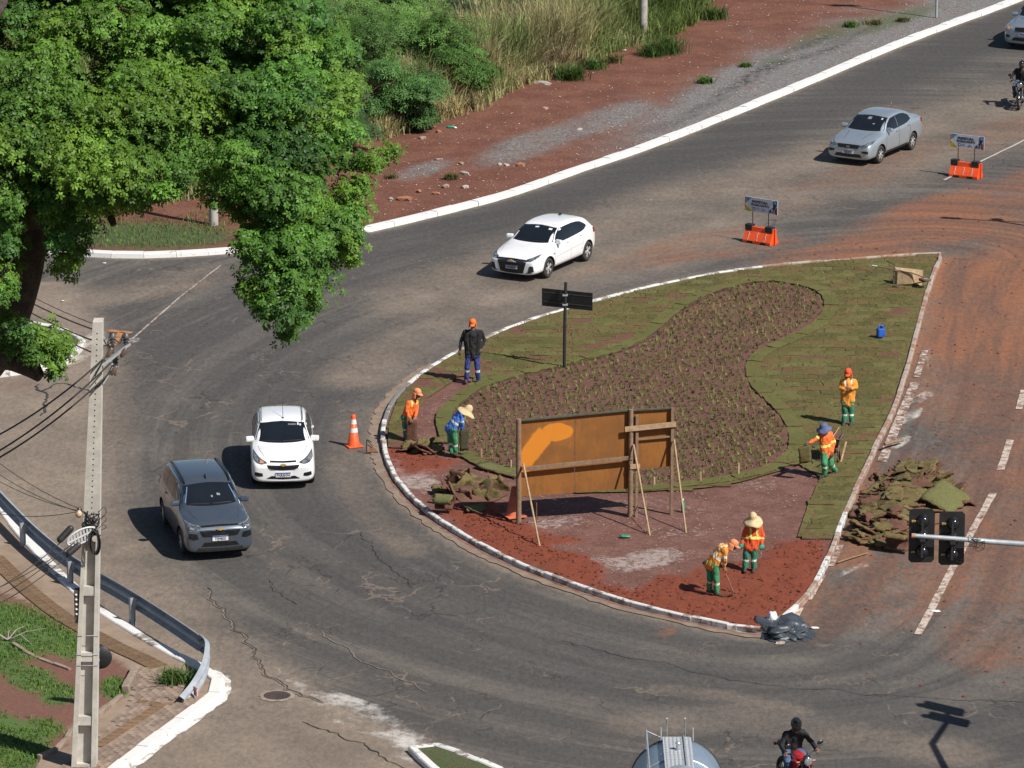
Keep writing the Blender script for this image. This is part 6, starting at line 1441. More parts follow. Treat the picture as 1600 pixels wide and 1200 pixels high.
def person(label, base, J, face, top=C_orange, trousers=C_green, skin=C_skin, cap=None, cap_m=C_capo, tape=C_refl, tape_mode='belly', bag=1.0, gloves=None, leg_tape=True, group='workers laying out the median garden', loose=1.0, head_tilt=(0, 0, 0), curl=(.6, .6), boots=C_boot, foot_dirs=None, knuckle=None):
    """J: joints in metres relative to the base; l/r mean the image's left and right"""
    root = thing('person', label, 'person', base, 0, group)
    f = Vector(face).normalized(); side = f.cross(Vector((0, 0, 1))).normalized(); up = Vector(head_tilt) + Vector((0, 0, 1)); up = (up - f * up.dot(f)).normalized(); side = f.cross(up).normalized()
    HM = Matrix((side, f, up)).transposed(); h = J['head']
    # body: one skin with face and hands
    P = [('e', h + up * .015, (.078, .096, .105), HM), ('e', h + f * .025 - up * .06, (.058, .07, .06), HM), ('c', h - up * .08 - f * .02, J['neck'] - Vector((0, 0, .02)), .052, .058),
         ('c', h + f * .094 + up * .005, h + f * .104 - up * .03, .013, .019)]
    for s in (1, -1): P.append(('e', h + side * .078 * s - f * .01 - up * .005, (.014, .026, .034), HM)); P.append(('c', h + side * .034 * s + f * .088 + up * .030, h + side * .02 * s + f * .092 + up * .028, .012, .010))
    chest = (J['sl'] + J['sr']) / 2; pel = (J['hl'] + J['hr']) / 2
    P += [('c', J['neck'], chest * .7 + pel * .3, .07, .09), ('c', chest * .7 + pel * .3, pel, .09, .085), ('c', J['sl'], J['sr'], .05, .05), ('c', J['hl'], J['hr'], .08, .08)]
    for a in 'lr':
        P += [('c', J['s' + a], J['e' + a], .045, .036), ('c', J['e' + a], J['w' + a], .036, .028), ('c', J['h' + a], J['k' + a], .07, .05), ('c', J['k' + a], J['a' + a], .05, .036)]
        d = J.get('d' + a, (J['w' + a] - J['e' + a])); P += hand_parts(J['w' + a], d, 1 if a == 'l' else -1, curl[0 if a == 'l' else 1], knuckle)
    def face_mat(i, t, c):
        q = c - h; x, y, z = q.dot(side), q.dot(f), q.dot(up)
        if y > .07 and abs(abs(x) - .034) < .014 and .012 < z < .028: return 1
        if y > .07 and abs(x) < .026 and -.066 < z < -.052: return 2
        return 0
    blob_mesh('body', P, .0105, (skin, C_dark, C_lip), root, face_mat, 2)
    # jacket or shirt
    w = .115 * bag; T = []
    ml, mr = J['sl'] * .45 + J['hl'] * .55, J['sr'] * .45 + J['hr'] * .55; hem = J.get('hem', .12)
    dn = (pel - chest).normalized(); outl = (J['sl'] - J['sr']).normalized()
    il, ir = J['sl'] - outl * .055 + dn * .05, J['sr'] + outl * .055 + dn * .05
    hl, hr = J['hl'] + dn * hem * .35 - outl * -.01, J['hr'] + dn * hem * .35 + outl * -.01
    T += [('c', il, ml - outl * .02, w * .88, w * .92), ('c', ir, mr + outl * .02, w * .88, w * .92), ('c', ml - outl * .02, hl - outl * .02, w * .92, w * 1.0), ('c', mr + outl * .02, hr + outl * .02, w * .92, w * 1.0), ('c', chest + dn * .06, pel + dn * hem * .3, w * 1.12, w * 1.14), ('c', J['sl'] - outl * .03, J['sr'] + outl * .03, .068, .068), ('c', J['neck'] - dn * .0, chest, .066, .085)]
    i0 = len(T)
    for a in 'lr': T += [('c', J['s' + a], J['e' + a], .070 * loose, .058 * loose), ('c', J['e' + a], J['w' + a] * .93 + J['e' + a] * .07, .057 * loose, .047 * loose)]
    ax = (pel - chest); axl = ax.length; axn = ax.normalized()
    def tape_f(i, t, c):
        if tape_mode is None: return 0
        if i >= i0:
            return 1 if ((i - i0) % 2 == 1 and .28 < t < .46) or (tape_mode == 'arms' and (i - i0) % 2 == 0 and .62 < t < .85) else 0
        s = (c - chest).dot(axn) / axl; lat = (c - chest).dot(outl)
        if .46 < s < .60: return 1
        if tape_mode in ('belly', 'arms') and s < .47 and .055 < abs(lat) < .105: return 1
        return 0
    def band_f(i, t, c):
        s = (c - chest).dot(axn) / axl
        if i >= i0: return 1 if (i - i0) % 2 == 0 and .70 < t < .95 else 0
        return 1 if .50 < s < .64 else 0
    def shoulders_f(i, t, c):
        s = (c - chest).dot(axn) / axl; lat = (c - chest).dot(outl); return 1 if i < i0 and s < .22 and .06 < abs(lat) < .105 else 0
    fn = {'belly': tape_f, 'arms': tape_f, 'band': band_f, 'shoulders': shoulders_f, None: None}[tape_mode]
    blob_mesh('jacket', T, .0125, (top, tape), root, fn, 9, .020)
    # trousers
    L = [('c', J['hl'], J['hr'], .118, .118), ('c', pel - dn * .08, pel, .115, .12)]; i1 = len(L)
    for a in 'lr': L += [('c', J['h' + a], J['k' + a], .105 * loose, .082 * loose), ('c', J['k' + a], J['a' + a] + (J['k' + a] - J['a' + a]).normalized() * .02, .080 * loose, .075 * loose)]
    def legs(i, t, c): return 1 if leg_tape and i >= i1 and ((i - i1) % 2 == 1) and .18 < t < .36 else 0
    blob_mesh('trousers', L, .0125, (trousers, C_refl), root, legs, 4, .016)
    for a in 'lr':
        fd = Vector((foot_dirs or {}).get(a, f)); fd.z = 0; fd.normalize(); an = J['a' + a]; z0 = an.z - .065
        F_ = [('c', an, an + Vector((0, 0, -.03)), .05, .05), ('c', Vector((an.x, an.y, z0 + .02)) - fd * .05, Vector((an.x, an.y, z0 + .012)) + fd * .16, .042, .042), ('c', an, an + fd * .10 + Vector((0, 0, -.045)), .048, .042)]
        blob_mesh('boot', F_, .013, boots, root, None, 2)
    if gloves:
        for a in gloves: 
            d = J.get('d' + a, (J['w' + a] - J['e' + a])); hp = [(q[0], q[1], q[2], q[3] * 1.22, q[4] * 1.22) for q in hand_parts(J['w' + a], d, 1 if a == 'l' else -1, curl[0 if a == 'l' else 1], knuckle)]
            blob_mesh('glove', hp, .009, C_glove, root, None, 1)
    # headgear
    def H(x, y, z): return h + side * x + f * y + up * z
    if cap == 'legionnaire':
        P = []; b = MB()
        vs = []; fs = []; n = 20; rows = [(0, 1.0, .02), (.03, 1.03, .045), (.055, .98, .085), (.075, .80, .115), (.088, .45, .138), (.092, .02, .145)]
        for q, sc, z in rows:
            for i in range(n):
                a = 2 * math.pi * i / n; vs.append(H(.094 * sc * math.cos(a), .112 * sc * math.sin(a) - .004, z + .0))
        for j in range(len(rows) - 1):
            for i in range(n): fs.append((j * n + i, j * n + (i + 1) % n, (j + 1) * n + (i + 1) % n, (j + 1) * n + i))
        b.add(vs, fs, True); b.build('cap', cap_m, root, fix=True)
        b = MB(); vs = []; fs = []
        for j in range(4):
            for i in range(11):
                a = math.pi * (.15 + .7 * i / 10); ext = j / 3
                vs.append(H(.094 * math.cos(a) * (1 - .05 * ext), (.112 * math.sin(a)) * (1 + .75 * ext * math.sin(a)), .03 - .025 * ext + .0))
        for j in range(3):
            for i in range(10): fs.append((j * 11 + i, j * 11 + i + 1, (j + 1) * 11 + i + 1, (j + 1) * 11 + i))
        m_ = len(vs); vs += [v - up * .008 for v in vs]; fs += [tuple(m_ + k for k in q[::-1]) for q in fs]
        b.add(vs, fs, True); b.build('cap_peak', cap_m, root)
        b = MB(); vs = []; fs = []
        for j in range(6):
            for i in range(19):
                a = math.pi * (1.0 - .12) + math.pi * 1.24 * i / 18; t_ = j / 5; rr_ = 1.0 + .16 * t_ + .05 * math.sin(i * 1.9) * t_
                p_ = H(.094 * math.cos(a) * rr_ * 1.02, .112 * math.sin(a) * rr_ * 1.02 - .004, .03 - .17 * t_); vs.append(p_)
        for j in range(5):
            for i in range(18): fs.append((j * 19 + i, j * 19 + i + 1, (j + 1) * 19 + i + 1, (j + 1) * 19 + i))
        b.add(vs, fs, True); o = b.build('neck_flap', cap_m, root); sm = o.modifiers.new('t', 'SOLIDIFY'); sm.thickness = .006
    elif cap in ('straw', 'bucket'):
        R0 = .25 if cap == 'straw' else .20; n = 26; vs = []; fs = []
        prof = [(R0, -.03, 1), (R0 * .8, .0, 1), (.115, .03, 0), (.108, .05, 0), (.10, .10, 0), (.085, .145, 0), (.045, .185, 0), (.004, .20, 0)] if cap == 'straw' else [(R0, -.015, 1), (R0 * .75, .01, 1), (.112, .035, 0), (.106, .06, 0), (.098, .11, 0), (.075, .14, 0), (.03, .15, 0), (.004, .152, 0)]
        droop = J.get('droop', .06)
        for r, z, br in prof:
            for i in range(n):
                a = 2 * math.pi * i / n; wv_ = (.035 * math.sin(2 * a + 1) - droop * abs(math.cos(a)) ** 1.3 + .012 * math.sin(5 * a)) * br * (r / R0)
                vs.append(H(r * math.cos(a), r * 1.08 * math.sin(a), z + wv_))
        for j in range(len(prof) - 1):
            for i in range(n): fs.append((j * n + i, j * n + (i + 1) % n, (j + 1) * n + (i + 1) % n, (j + 1) * n + i))
        b = MB(); b.add(vs, fs, True); o = b.build('hat', cap_m, root, fix=True); sm = o.modifiers.new('t', 'SOLIDIFY'); sm.thickness = .008
    elif cap == 'helmet':
        P = [('e', h + up * .02, (.125, .148, .140), HM), ('e', h + f * .05 - up * .07, (.10, .10, .07), HM)]
        blob_mesh('helmet', P, .012, (C_helmet, C_visor), root, lambda i, t, c: 1 if (c - h).dot(f) > .075 and -.03 < (c - h).dot(up) < .06 and abs((c - h).dot(side)) < .10 else 0, 3)
    return root

def tracer(ub, vb, z=.12):
    base = G(ub, vb, z); Y0 = base.y
    return base, (lambda u, v, dy=0.0: AT(u, v, Y0 + dy) - base)
def joints(base_px, pts, z=.12):
    base, T_ = tracer(*base_px, z); return base, {k: T_(*v) for k, v in pts.items()}

base, J = joints((737, 597), dict(head=(738.6, 505.5, -.03), neck=(739, 515), sl=(726.5, 518.5), sr=(751, 518.5), el=(720.5, 533.5, .06), wl=(718.8, 547.5, -.02), er=(756.8, 531.5, .10), wr=(752.3, 544.5, -.04), hl=(732.5, 555.5), hr=(744.5, 555.5), kl=(730, 574, -.05), kr=(745.8, 574, -.05), al=(728.8, 592.5), ar=(747.4, 594)))
person('man in a black long sleeved shirt and orange cap standing by the far kerb', base, J, (-.1, -1, -.25), C_black, C_navy, C_skin2, 'legionnaire', C_capo, tape_mode=None, bag=1.02, loose=.98)
base, J = joints((638, 688), dict(head=(652, 614.5, -.05), neck=(647.5, 623), sl=(638.5, 629.5, -.10), sr=(651.5, 628, .12), el=(635.3, 641.5, -.16), wl=(640.5, 653.5, -.25), er=(650.8, 641, .0), wr=(648.6, 651.5, -.15), hl=(632.5, 652, -.05), hr=(640, 652.5, .08), kl=(632.5, 666, -.04), kr=(639.8, 667, .04), al=(634, 683), ar=(641.5, 684.5)))
person('worker in an orange vest holding an upright turf slab at the kerb bend', base, J, (.75, -.6, -.2), C_orange, C_green, C_skin, 'legionnaire', C_capp, tape=C_refly, tape_mode='shoulders', bag=.95, loose=.92)
base, J = joints((710, 713), dict(head=(730, 642.5, .02), neck=(725, 644.5), sl=(718, 643, .16), sr=(721.5, 648.5, -.14), el=(721.5, 656.5, .14), wl=(722.5, 667, .10), er=(722, 661, -.18), wr=(721.3, 670.5, -.1), hl=(702, 668, .07), hr=(709, 670, -.07), kl=(703.5, 689, .05), kr=(711.5, 690.5, -.05), al=(707, 707), ar=(713, 709.5), hem=(0, 0)))
J['hem'] = .10
person('stooping worker in a royal blue shirt and straw hat lifting turf', base, J, (.85, -.05, -.55), C_blue, C_green2, C_skin, 'straw', C_straw, tape_mode='band', bag=1.0, loose=.95, gloves='r', head_tilt=(.25, 0, 0), foot_dirs=dict(l=(.7, -.6, 0), r=(.9, -.4, 0)))
base, J = joints((1325, 664), dict(head=(1325.3, 583, -.04), neck=(1323.8, 591), sl=(1316.5, 595.5), sr=(1335, 595), el=(1313, 606.5, -.02), wl=(1320.5, 609.5, -.22), er=(1338, 605.5, -.02), wr=(1329.5, 607.5, -.22), hl=(1319.8, 627.5), hr=(1329.8, 627.5), kl=(1319.8, 644), kr=(1330, 644), al=(1319, 659.5), ar=(1330.5, 659.5)))
J['dl'] = Vector((.9, -.1, .25)); J['dr'] = Vector((-.9, -.1, .1))
person('worker in amber shirt and red orange cap standing with hands together on the lawn', base, J, (-.25, -1, -.3), C_amber, C_green, C_skin, 'legionnaire', C_capr, tape_mode='shoulders', bag=1.0, loose=.95)
base, J = joints((1291, 745), dict(head=(1287.5, 669, -.04), neck=(1289, 676), sl=(1282.5, 679, -.06), sr=(1297, 677.5, .10), el=(1276, 685.5, -.16), wl=(1264.5, 692, -.30), er=(1302.5, 692, .08), wr=(1300.5, 706.5, -.05), hl=(1288, 708, -.05), hr=(1295.5, 708, .07), kl=(1288, 725, -.16), kr=(1298, 725, .02), al=(1288.8, 741.5, -.05), ar=(1305, 735.5, .30)))
person('walking worker in an orange jacket and floppy blue hat beside a wheelbarrow', base, J, (-.65, -.75, -.25), C_orange, C_green2, C_skin2, 'bucket', C_bluehat, tape=C_refly, tape_mode='band', bag=1.02, loose=1.0, foot_dirs=dict(l=(-.8, -.6, 0), r=(-.6, -.6, 0)))
base, J = joints((1171, 892), dict(head=(1176.5, 811, -.04), neck=(1177.2, 818.5), sl=(1167.8, 823), sr=(1187, 822), el=(1162.5, 836.5, .02), wl=(1159.8, 848.5, -.05), er=(1191.8, 836.5, .02), wr=(1190.5, 850, -.05), hl=(1167.8, 852), hr=(1179.2, 852), kl=(1165.6, 871), kr=(1178, 871), al=(1164.2, 886.5), ar=(1177.8, 888)))
J['droop'] = .10
person('worker in a red orange jacket and tall straw hat standing on the loose red earth', base, J, (-.1, -1, -.3), C_red, C_green, C_skin2, 'straw', C_straw, tape=C_refly, tape_mode='belly', bag=1.05, loose=1.0, gloves='lr')
base, J = joints((1116, 930), dict(head=(1146, 851.5, -.02), neck=(1138.5, 853.5), sl=(1126.5, 852.5, .14), sr=(1133.5, 858.5, -.16), el=(1119, 862.5, .20), wl=(1125.5, 873, .0), er=(1132.6, 875.5, -.22), wr=(1131.2, 888.5, -.12), hl=(1108.5, 880.5, .06), hr=(1117.5, 882.5, -.08), kl=(1109.5, 904, .04), kr=(1119.5, 906, -.1), al=(1108.5, 921, .1), ar=(1119.7, 926.5, -.06)))
J['dl'] = Vector((.3, -.3, -.9)); J['dr'] = Vector((.4, -.1, -.9))
person('bending worker in an amber shirt hoeing the loose red earth', base, J, (.85, -.25, -.35), C_amber, C_green2, C_skin, 'legionnaire', C_capp, tape_mode='arms', tape=C_refl, bag=1.0, loose=.98, head_tilt=(.2, 0, 0), foot_dirs=dict(l=(.8, -.4, 0), r=(.9, -.3, 0)), curl=(1.2, 1.2))
hb = base
M_wood = mat('pale_wood', (.42, .29, .17), (.30, .20, .115), 7, rough=.85, bump=.3); M_wood2 = mat('weathered_wood', (.26, .165, .10), (.18, .115, .07), 7, rough=.9, bump=.3); M_hoe = mat('hoe_handle', (.30, .13, .06), (.22, .10, .05), 9, rough=.7); M_steel = mat('tool_steel', (.22, .19, .17), (.12, .09, .075), 9, rough=.5, metal=.7); M_rust = mat('rust', (.19, .085, .042), (.12, .055, .03), 8, rough=.9, bump=.4)
_, T_ = tracer(1116, 930); hoe = thing('hoe', 'long handled hoe in the hands of the bending amber worker', 'hoe', base)
A_, B_ = T_(1122.5, 869, .02), T_(1146, 925, -.12); b = MB(); b.bar(A_, B_, .017, .016, 8); b.build('handle', M_hoe, hoe)
b = MB(); b.beam(B_, B_ + Vector((.04, -.03, -.03)), .03, .03); b.plate([(-.11, -.02), (.11, -.02), (.10, .15), (-.10, .15)], B_ + Vector((.03, -.03, .0)), (.6, .8, 0), (-.75, .3, -.45), .012); b.build('blade', M_steel, hoe)

# ================================================================== MOTORCYCLES
M_bikered = mat('red_bike_paint', (.55, .02, .022), (.42, .015, .018), 9, rough=.2, coat=.6); M_bikeblk = mat('black_bike_paint', (.02, .02, .022), (.03, .03, .03), 9, rough=.25, coat=.5); M_engine = mat('engine_metal', (.22, .22, .22), (.08, .08, .08), 14, rough=.4, metal=.9); M_saddle = mat('saddle_vinyl', (.018, .018, .018), (.03, .028, .027), 14, rough=.6); M_mirror = mat('mirror_black', (.015, .015, .016), (.02, .02, .02), 9, rough=.3)
def motorcycle(label, loc, yaw, paint, group='motorcycles'):
    root = thing('motorcycle', label, 'motorcycle', loc, yaw, group); r = .30
    for wx in (.66, -.64):
        b = MB(); b.lathe([(r * .74, -.045), (r * .92, -.05), (r, -.02), (r, .02), (r * .92, .05), (r * .74, .045), (r * .74, -.045)], (0, 0, 0), 'Y', 26); w = b.build('wheel', M_rubber, root, (wx, 0, r), fix=True)
        b = MB(); b.lathe([(r * .76, -.03), (r * .76, .03), (r * .70, .03), (r * .70, -.03), (r * .76, -.03)], (0, 0, 0), 'Y', 24)
        for k in range(6):
            a = math.pi * k / 3; b.beam((.03 * math.cos(a), 0, .03 * math.sin(a)), (r * .72 * math.cos(a), 0, r * .72 * math.sin(a)), .03, .02, (0, 1, 0))
        b.lathe([(0, -.06), (.045, -.06), (.045, .06), (0, .06)], (0, 0, 0), 'Y', 12); b.build('rim', M_alloyd, w, fix=True)
    b = MB()
    for s in (1, -1): b.bar((.66, s * .085, r), (.44, s * .085, .86), .026, .022, 8)
    b.beam((.47, -.1, .80), (.47, .1, .80), .05, .03); b.build('fork', M_engine, root)
    b = MB(); P = [(.66 + (r + .03) * math.cos(a), 0, r + (r + .03) * math.sin(a)) for a in np.linspace(.5, 2.6, 9)]
    for i in range(8): b.beam(P[i], P[i + 1], .11, .012, (0, 1, 0)) if False else b.tube([P[i], P[i + 1]], [.05, .05], 6)
    b.build('front_mudguard', paint, root)
    b = MB(); b.tube([(.42, 0, .82), (.1, 0, .55), (-.15, 0, .45), (-.35, 0, .62), (-.75, 0, .78)], .03, 6); b.tube([(.42, 0, .75), (.22, 0, .32), (-.15, 0, .28)], .025, 6)
    for s in (1, -1): b.tube([(-.15, s * .09, .42), (-.64, s * .09, .30)], .022, 6)
    b.build('frame', M_black, root)
    b = MB(); b.bevbox((.08, 0, .42), (.34, .24, .26), .05); b.bevbox((.17, 0, .56), (.2, .2, .14), .03); b.build('engine', M_engine, root)
    b = MB(); b.tube(catmull([(.26, .06, .45), (.32, .12, .28), (.1, .15, .22), (-.4, .17, .30), (-.85, .17, .42)], 4), [.024] * 9 + [.05] * 8, 8); b.build('exhaust', M_engine, root)
    blob_mesh('fuel_tank', [('e', Vector((.14, 0, .84)), (.27, .155, .13), None), ('e', Vector((-.06, 0, .79)), (.16, .10, .09), None)], .014, paint, root, None, 3)
    for s in (1, -1): b = MB(); b.plate([(.42, .60), (.50, .82), (.30, .90), (.05, .72), (.15, .62)], (0, s * .17, 0), (1, 0, 0), (0, 0, 1), .02); b.build('side_panel', paint, root, fix=True)
    blob_mesh('seat', [('c', Vector((-.12, 0, .80)), Vector((-.42, 0, .79)), .12, .12), ('c', Vector((-.42, 0, .82)), Vector((-.80, 0, .86)), .10, .09)], .016, M_saddle, root, None, 3)
    b = MB(); b.tube([(-.55, 0, .74), (-.85, 0, .84), (-1.0, 0, .80)], [.08, .06, .04], 8); b.build('tail', paint, root)
    b = MB(); b.bevbox((-1.02, 0, .78), (.05, .14, .07), .015); b.build('tail_light', M_tail, root)
    hl = blob_mesh('headlight', [('e', Vector((.56, 0, .90)), (.09, .115, .12), None)], .014, M_bikeblk, root, None, 2)
    b = MB(); b.ell((.63, 0, .89), (.03, .10, .10), 12); b.build('lens', M_chrome if paint is M_bikeblk else M_lampg, hl)
    b = MB(); b.tube(catmull([(.30, .38, .99), (.38, .22, 1.02), (.43, .08, .97), (.43, -.08, .97), (.38, -.22, 1.02), (.30, -.38, .99)], 4), .013, 6)
    for s in (1, -1): b.tube([(.30, s * .39, .99), (.325, s * .27, 1.01)], .020, 8)
    b.build('handlebar', M_black, root)
    for s in (1, -1):
        b = MB(); b.tube([(.39, s * .24, 1.02), (.41, s * .31, 1.14), (.40, s * .36, 1.19)], .007, 5); Mx = Matrix(((.02, 0, 0), (0, .075, .02), (0, 0, .05))); b.ell((.40, s * .38, 1.215), (1, 1, 1), 10, Mx); b.build('mirror', M_mirror, root)
        b = MB(); b.bar((.50, s * .12, .86), (.50, s * .22, .86), .012, .02, 6); b.build('indicator', M_amber, root)
        b = MB(); b.bar((-.05, s * .10, .30), (-.05, s * .24, .30), .014, .014, 6); b.build('footpeg', M_black, root)
    b = MB(); b.bevbox((.675, 0, .58), (.012, .001, .001), .0001); 
    return root
def rider(label, bike_loc, yaw, top, trousers, lean=0.0, open_arm=False, group='motorcycle riders'):
    M_ = Matrix.Rotation(yaw, 4, 'Z'); q = lambda x, y, z: (M_ @ Vector((x, y, z)))
    J = dict(head=q(-.02, .0, 1.53), neck=q(-.10, 0, 1.37), sl=q(-.13, -.20, 1.30), sr=q(-.13, .20, 1.30), el=q(.02, -.36, 1.08), er=q(.02, .36, 1.08), wl=q(.235, -.355, 1.02), wr=q(.235, .355, 1.02), hl=q(-.26, -.12, .90), hr=q(-.26, .12, .90), kl=q(.14, -.25, .72), kr=q(.14, .25, .72), al=q(-.05, -.23, .40), ar=q(-.05, .23, .40))
    f = q(1, -.12, -.12); return person(label, bike_loc, J, f, top, trousers, C_skin, 'helmet', tape_mode=None, leg_tape=False, bag=1.05, loose=1.0, group=group, curl=(1.3, 1.3), knuckle=(0, 0, 1))
g = G(1243, 1238, 0); yw = math.atan2(-.93, .36); loc = Vector((g.x, g.y, .012))
motorcycle('red motorcycle coming towards the viewer at the bottom edge', loc, yw, M_bikered); rider('motorcyclist in a black helmet, black jacket and jeans on the red motorcycle', loc, yw, C_jacket, C_jeans)
g = G(1592, 172, 0); yw2 = math.atan2(-.95, -.20); hx = Vector((math.cos(yw2), math.sin(yw2), 0)); loc = Vector((g.x, g.y, .012)) - hx * .66
motorcycle('black motorcycle half cut off by the right edge behind the silver saloon', loc, yw2, M_bikeblk); rider('motorcyclist in a dark shirt on the black motorcycle at the right edge', loc, yw2, C_black, C_jeans)
# ================================================================== STREET FURNITURE, SIGNS, TOOLS
M_conc = mat('pole_concrete', (.56, .53, .47), (.44, .41, .36), 3, rough=.9, bump=.25, bscale=24); M_conc2 = mat('round_pole_concrete', (.42, .40, .36), (.32, .30, .27), 3, rough=.9, bump=.25); M_galv = mat('galvanised_steel', (.40, .43, .46), (.30, .33, .355), 2.5, rough=.55, metal=.25); M_galv2 = mat('grey_steel_pole', (.42, .45, .47), (.34, .36, .38), 5, rough=.5, metal=.3); M_wire = mat('black_cable', (.016, .015, .014), (.028, .026, .024), 9, rough=.7); M_insul = mat('insulator', (.10, .10, .105), (.06, .06, .065), 9, rough=.4); M_signback = mat('black_sign_back', (.012, .012, .013), (.02, .02, .021), 6, rough=.5); M_whitep = mat('white_plastic', (.66, .67, .68), (.55, .56, .57), 9, rough=.5)
# ------------------------------------------------------------------ concrete utility pole, near left
base = G(132, 1196, .10); Yp = base.y; top = AT(153.5, 500, Yp) - base
pole = thing('utility_pole', 'pale concrete utility pole with ladder like recesses standing in front of the guardrail', 'utility pole', base, 0)
def pz(v): return (1196 - v) / (1196 - 500)
def pc(t): return Vector((top.x * t, 0, top.z * t))
def hw(t): return (.545 * (1 - t) + .205 * t) / 2
D0 = .20
tA = pz(838)
b = MB()
def strip(x0, x1, y0, y1, t0, t1):
    """prism between two heights; x as fraction of the half width, y absolute"""
    vs = []
    for t_ in (t0, t1):
        c_ = pc(t_); w = hw(t_)
        for x, y in ((x0, y0), (x1, y0), (x1, y1), (x0, y1)): vs.append(c_ + Vector((x * w, y, 0)))
    b.add(vs, [(3, 2, 1, 0), (4, 5, 6, 7), (0, 1, 5, 4), (1, 2, 6, 5), (2, 3, 7, 6), (3, 0, 4, 7)])
strip(-1, -.58, -D0, D0, -.02, tA); strip(.58, 1, -D0, D0, -.02, tA); strip(-.58, .58, -.045, .045, -.02, tA)
for v0 in (1196, 1120, 1019, 915):
    t0 = pz(v0); strip(-.58, .58, -D0 + .02, D0 - .02, t0 - .011 if v0 < 1196 else -.01, t0 + .009)
strip(-1, 1, -D0 * .95, D0 * .95, tA, 1.0)
b.build('shaft', M_conc, pole, fix=True)
b = MB()
for k in range(38):
    t_ = tA + .015 + (.975 - tA - .015) * k / 37; c_ = pc(t_) + Vector((0, -D0 * .95 - .002, 0)); b.bar(c_, c_ + Vector((0, .01, 0)), .016, n=8)
b.build('bolt_hole', M_ink, pole)
def onp(u, v, dy=0.0): return AT(u, v, Yp + dy) - base
b = MB(); c_ = onp(121, 945); b.bevbox(c_ + Vector((0, -.05, 0)), (.11, .22, .74), .01); b.build('meter_box', mat('old_meter_box', (.10, .09, .075), (.06, .055, .048), 9, rough=.8), pole)
b = MB()
for k in range(5): b.ell(c_ + Vector((-.01, -.17, .28 - .11 * k)), (.03, .03, .025), 8)
b.build('knob', M_whitep, pole)
for v0 in (1032, 1015, 985): 
    b = MB(); t_ = pz(v0); w = hw(t_) + .012; c_ = pc(t_); P = [c_ + Vector((x, y, 0)) for x, y in ((-w, -D0 - .01), (w, -D0 - .01), (w, D0 + .01), (-w, D0 + .01), (-w, -D0 - .01))]; b.tube(P, .007, 5); b.build('strap', M_galv, pole)
# cross arms with insulators and cutouts
b = MB(); b.beam(onp(160, 572, -.1), onp(203, 537, .45), .055, .045); b.beam(onp(158, 562, .1), onp(184, 572, .5), .045, .04); b.beam(onp(160, 600, .0), onp(182, 566, .5), .04, .04); b.beam(onp(160, 525, .2), onp(172, 545, .4), .05, .05); b.build('cross_arm', M_galv2, pole)
for (u, v, dy) in ((176, 531, .3), (197, 531, .45), (180, 566, .45)):
    c_ = onp(u, v, dy); b = MB()
    b.lathe([(.02, -.16), (.06, -.14), (.03, -.10), (.075, -.07), (.035, -.04), (.085, -.01), (.04, .03), (.095, .06), (.05, .09), (.06, .14), (0, .15)], c_, n=12)
    b.bar(c_ + Vector((0, 0, -.3)), c_ + Vector((0, 0, -.14)), .03, n=8); b.build('insulator', M_insul, pole)
for (u, v, dy) in ((171, 551, .1), (193, 551, .25), (178, 579, .2)):
    c_ = onp(u, v, dy); b = MB(); b.ell(c_, (.055, .05, .13), 10, Matrix.Rotation(.5, 3, 'Y')); b.build('fuse_cutout', mat('brown_porcelain', (.16, .11, .085), (.12, .085, .065), 9, rough=.35), pole)
b = MB(); b.tube(catmull([onp(162, 540), onp(168, 538), onp(172, 520, .2), onp(176, 528, .3)], 4), .012, 5); b.tube(catmull([onp(180, 530, .3), onp(188, 536, .4), onp(192, 522, .4), onp(198, 527, .45)], 4), .012, 5); b.tube(catmull([onp(148, 588, -.25), onp(160, 566, -.2), onp(170, 548, 0), onp(176, 536, .3)], 4), .016, 5); b.tube(catmull([onp(146, 607, -.25), onp(158, 600, -.2), onp(168, 585, 0), onp(176, 570, .4)], 4), .016, 5); b.build('jumper', M_wire, pole)
# telecom tangle
b = MB(); rr = random.Random(4)
for k in range(16):
    P = [onp(rr.uniform(128, 156), rr.uniform(798, 838), -.30 - rr.random() * .08) for _ in range(4)]; b.tube(catmull(P, 4), rr.uniform(.008, .016), 5)
for k in range(5):
    c_ = onp(148, 846, -.32) + Vector((rr.uniform(-.03, .03), -.02 * k, rr.uniform(-.03, .03))); b.tube([c_ + Vector((.10 * math.cos(a), 0, .26 * math.sin(a))) for a in np.linspace(0, 6.283, 18)], .014, 5)
for k in range(3): b.tube(catmull([onp(155, 800 + 12 * k, -.2), onp(162, 792 + 14 * k, -.2), onp(166, 800 + 12 * k, -.2), onp(158, 812 + 8 * k, -.2)], 5), .007, 5)
b.build('cable_coil', M_wire, pole)
b = MB(); b.ell(onp(123, 803, -.2), (.075, .075, .085), 12); b.build('porcelain_knob', mat('cream_porcelain', (.60, .45, .30), (.5, .36, .23), 9, rough=.3), pole); b = MB(); b.ell(onp(124, 800, -.1), (.06, .06, .12), 10); b.build('clamp', M_insul, pole)
cb = MB(); c_ = onp(127, 838, -.42); e1 = (onp(146, 826, -.35) - onp(108, 845, -.5)); e1n = e1.normalized(); e2 = Vector((.1, -.25, .95)); e2 = (e2 - e1n * e2.dot(e1n)).normalized()
ringp = [c_ + e1n * .34 * math.cos(a) + e2 * .17 * math.sin(a) for a in np.linspace(0, 6.283, 25)]; cb.tube(ringp, .022, 6)
for k in range(-4, 5):
    x = k * .075; h_ = .16 * math.sqrt(max(0, 1 - (x / .36) ** 2)); cb.beam(c_ + e1n * (x - .03) - e2 * h_, c_ + e1n * (x + .03) + e2 * h_, .045, .02, e1n.cross(e2))
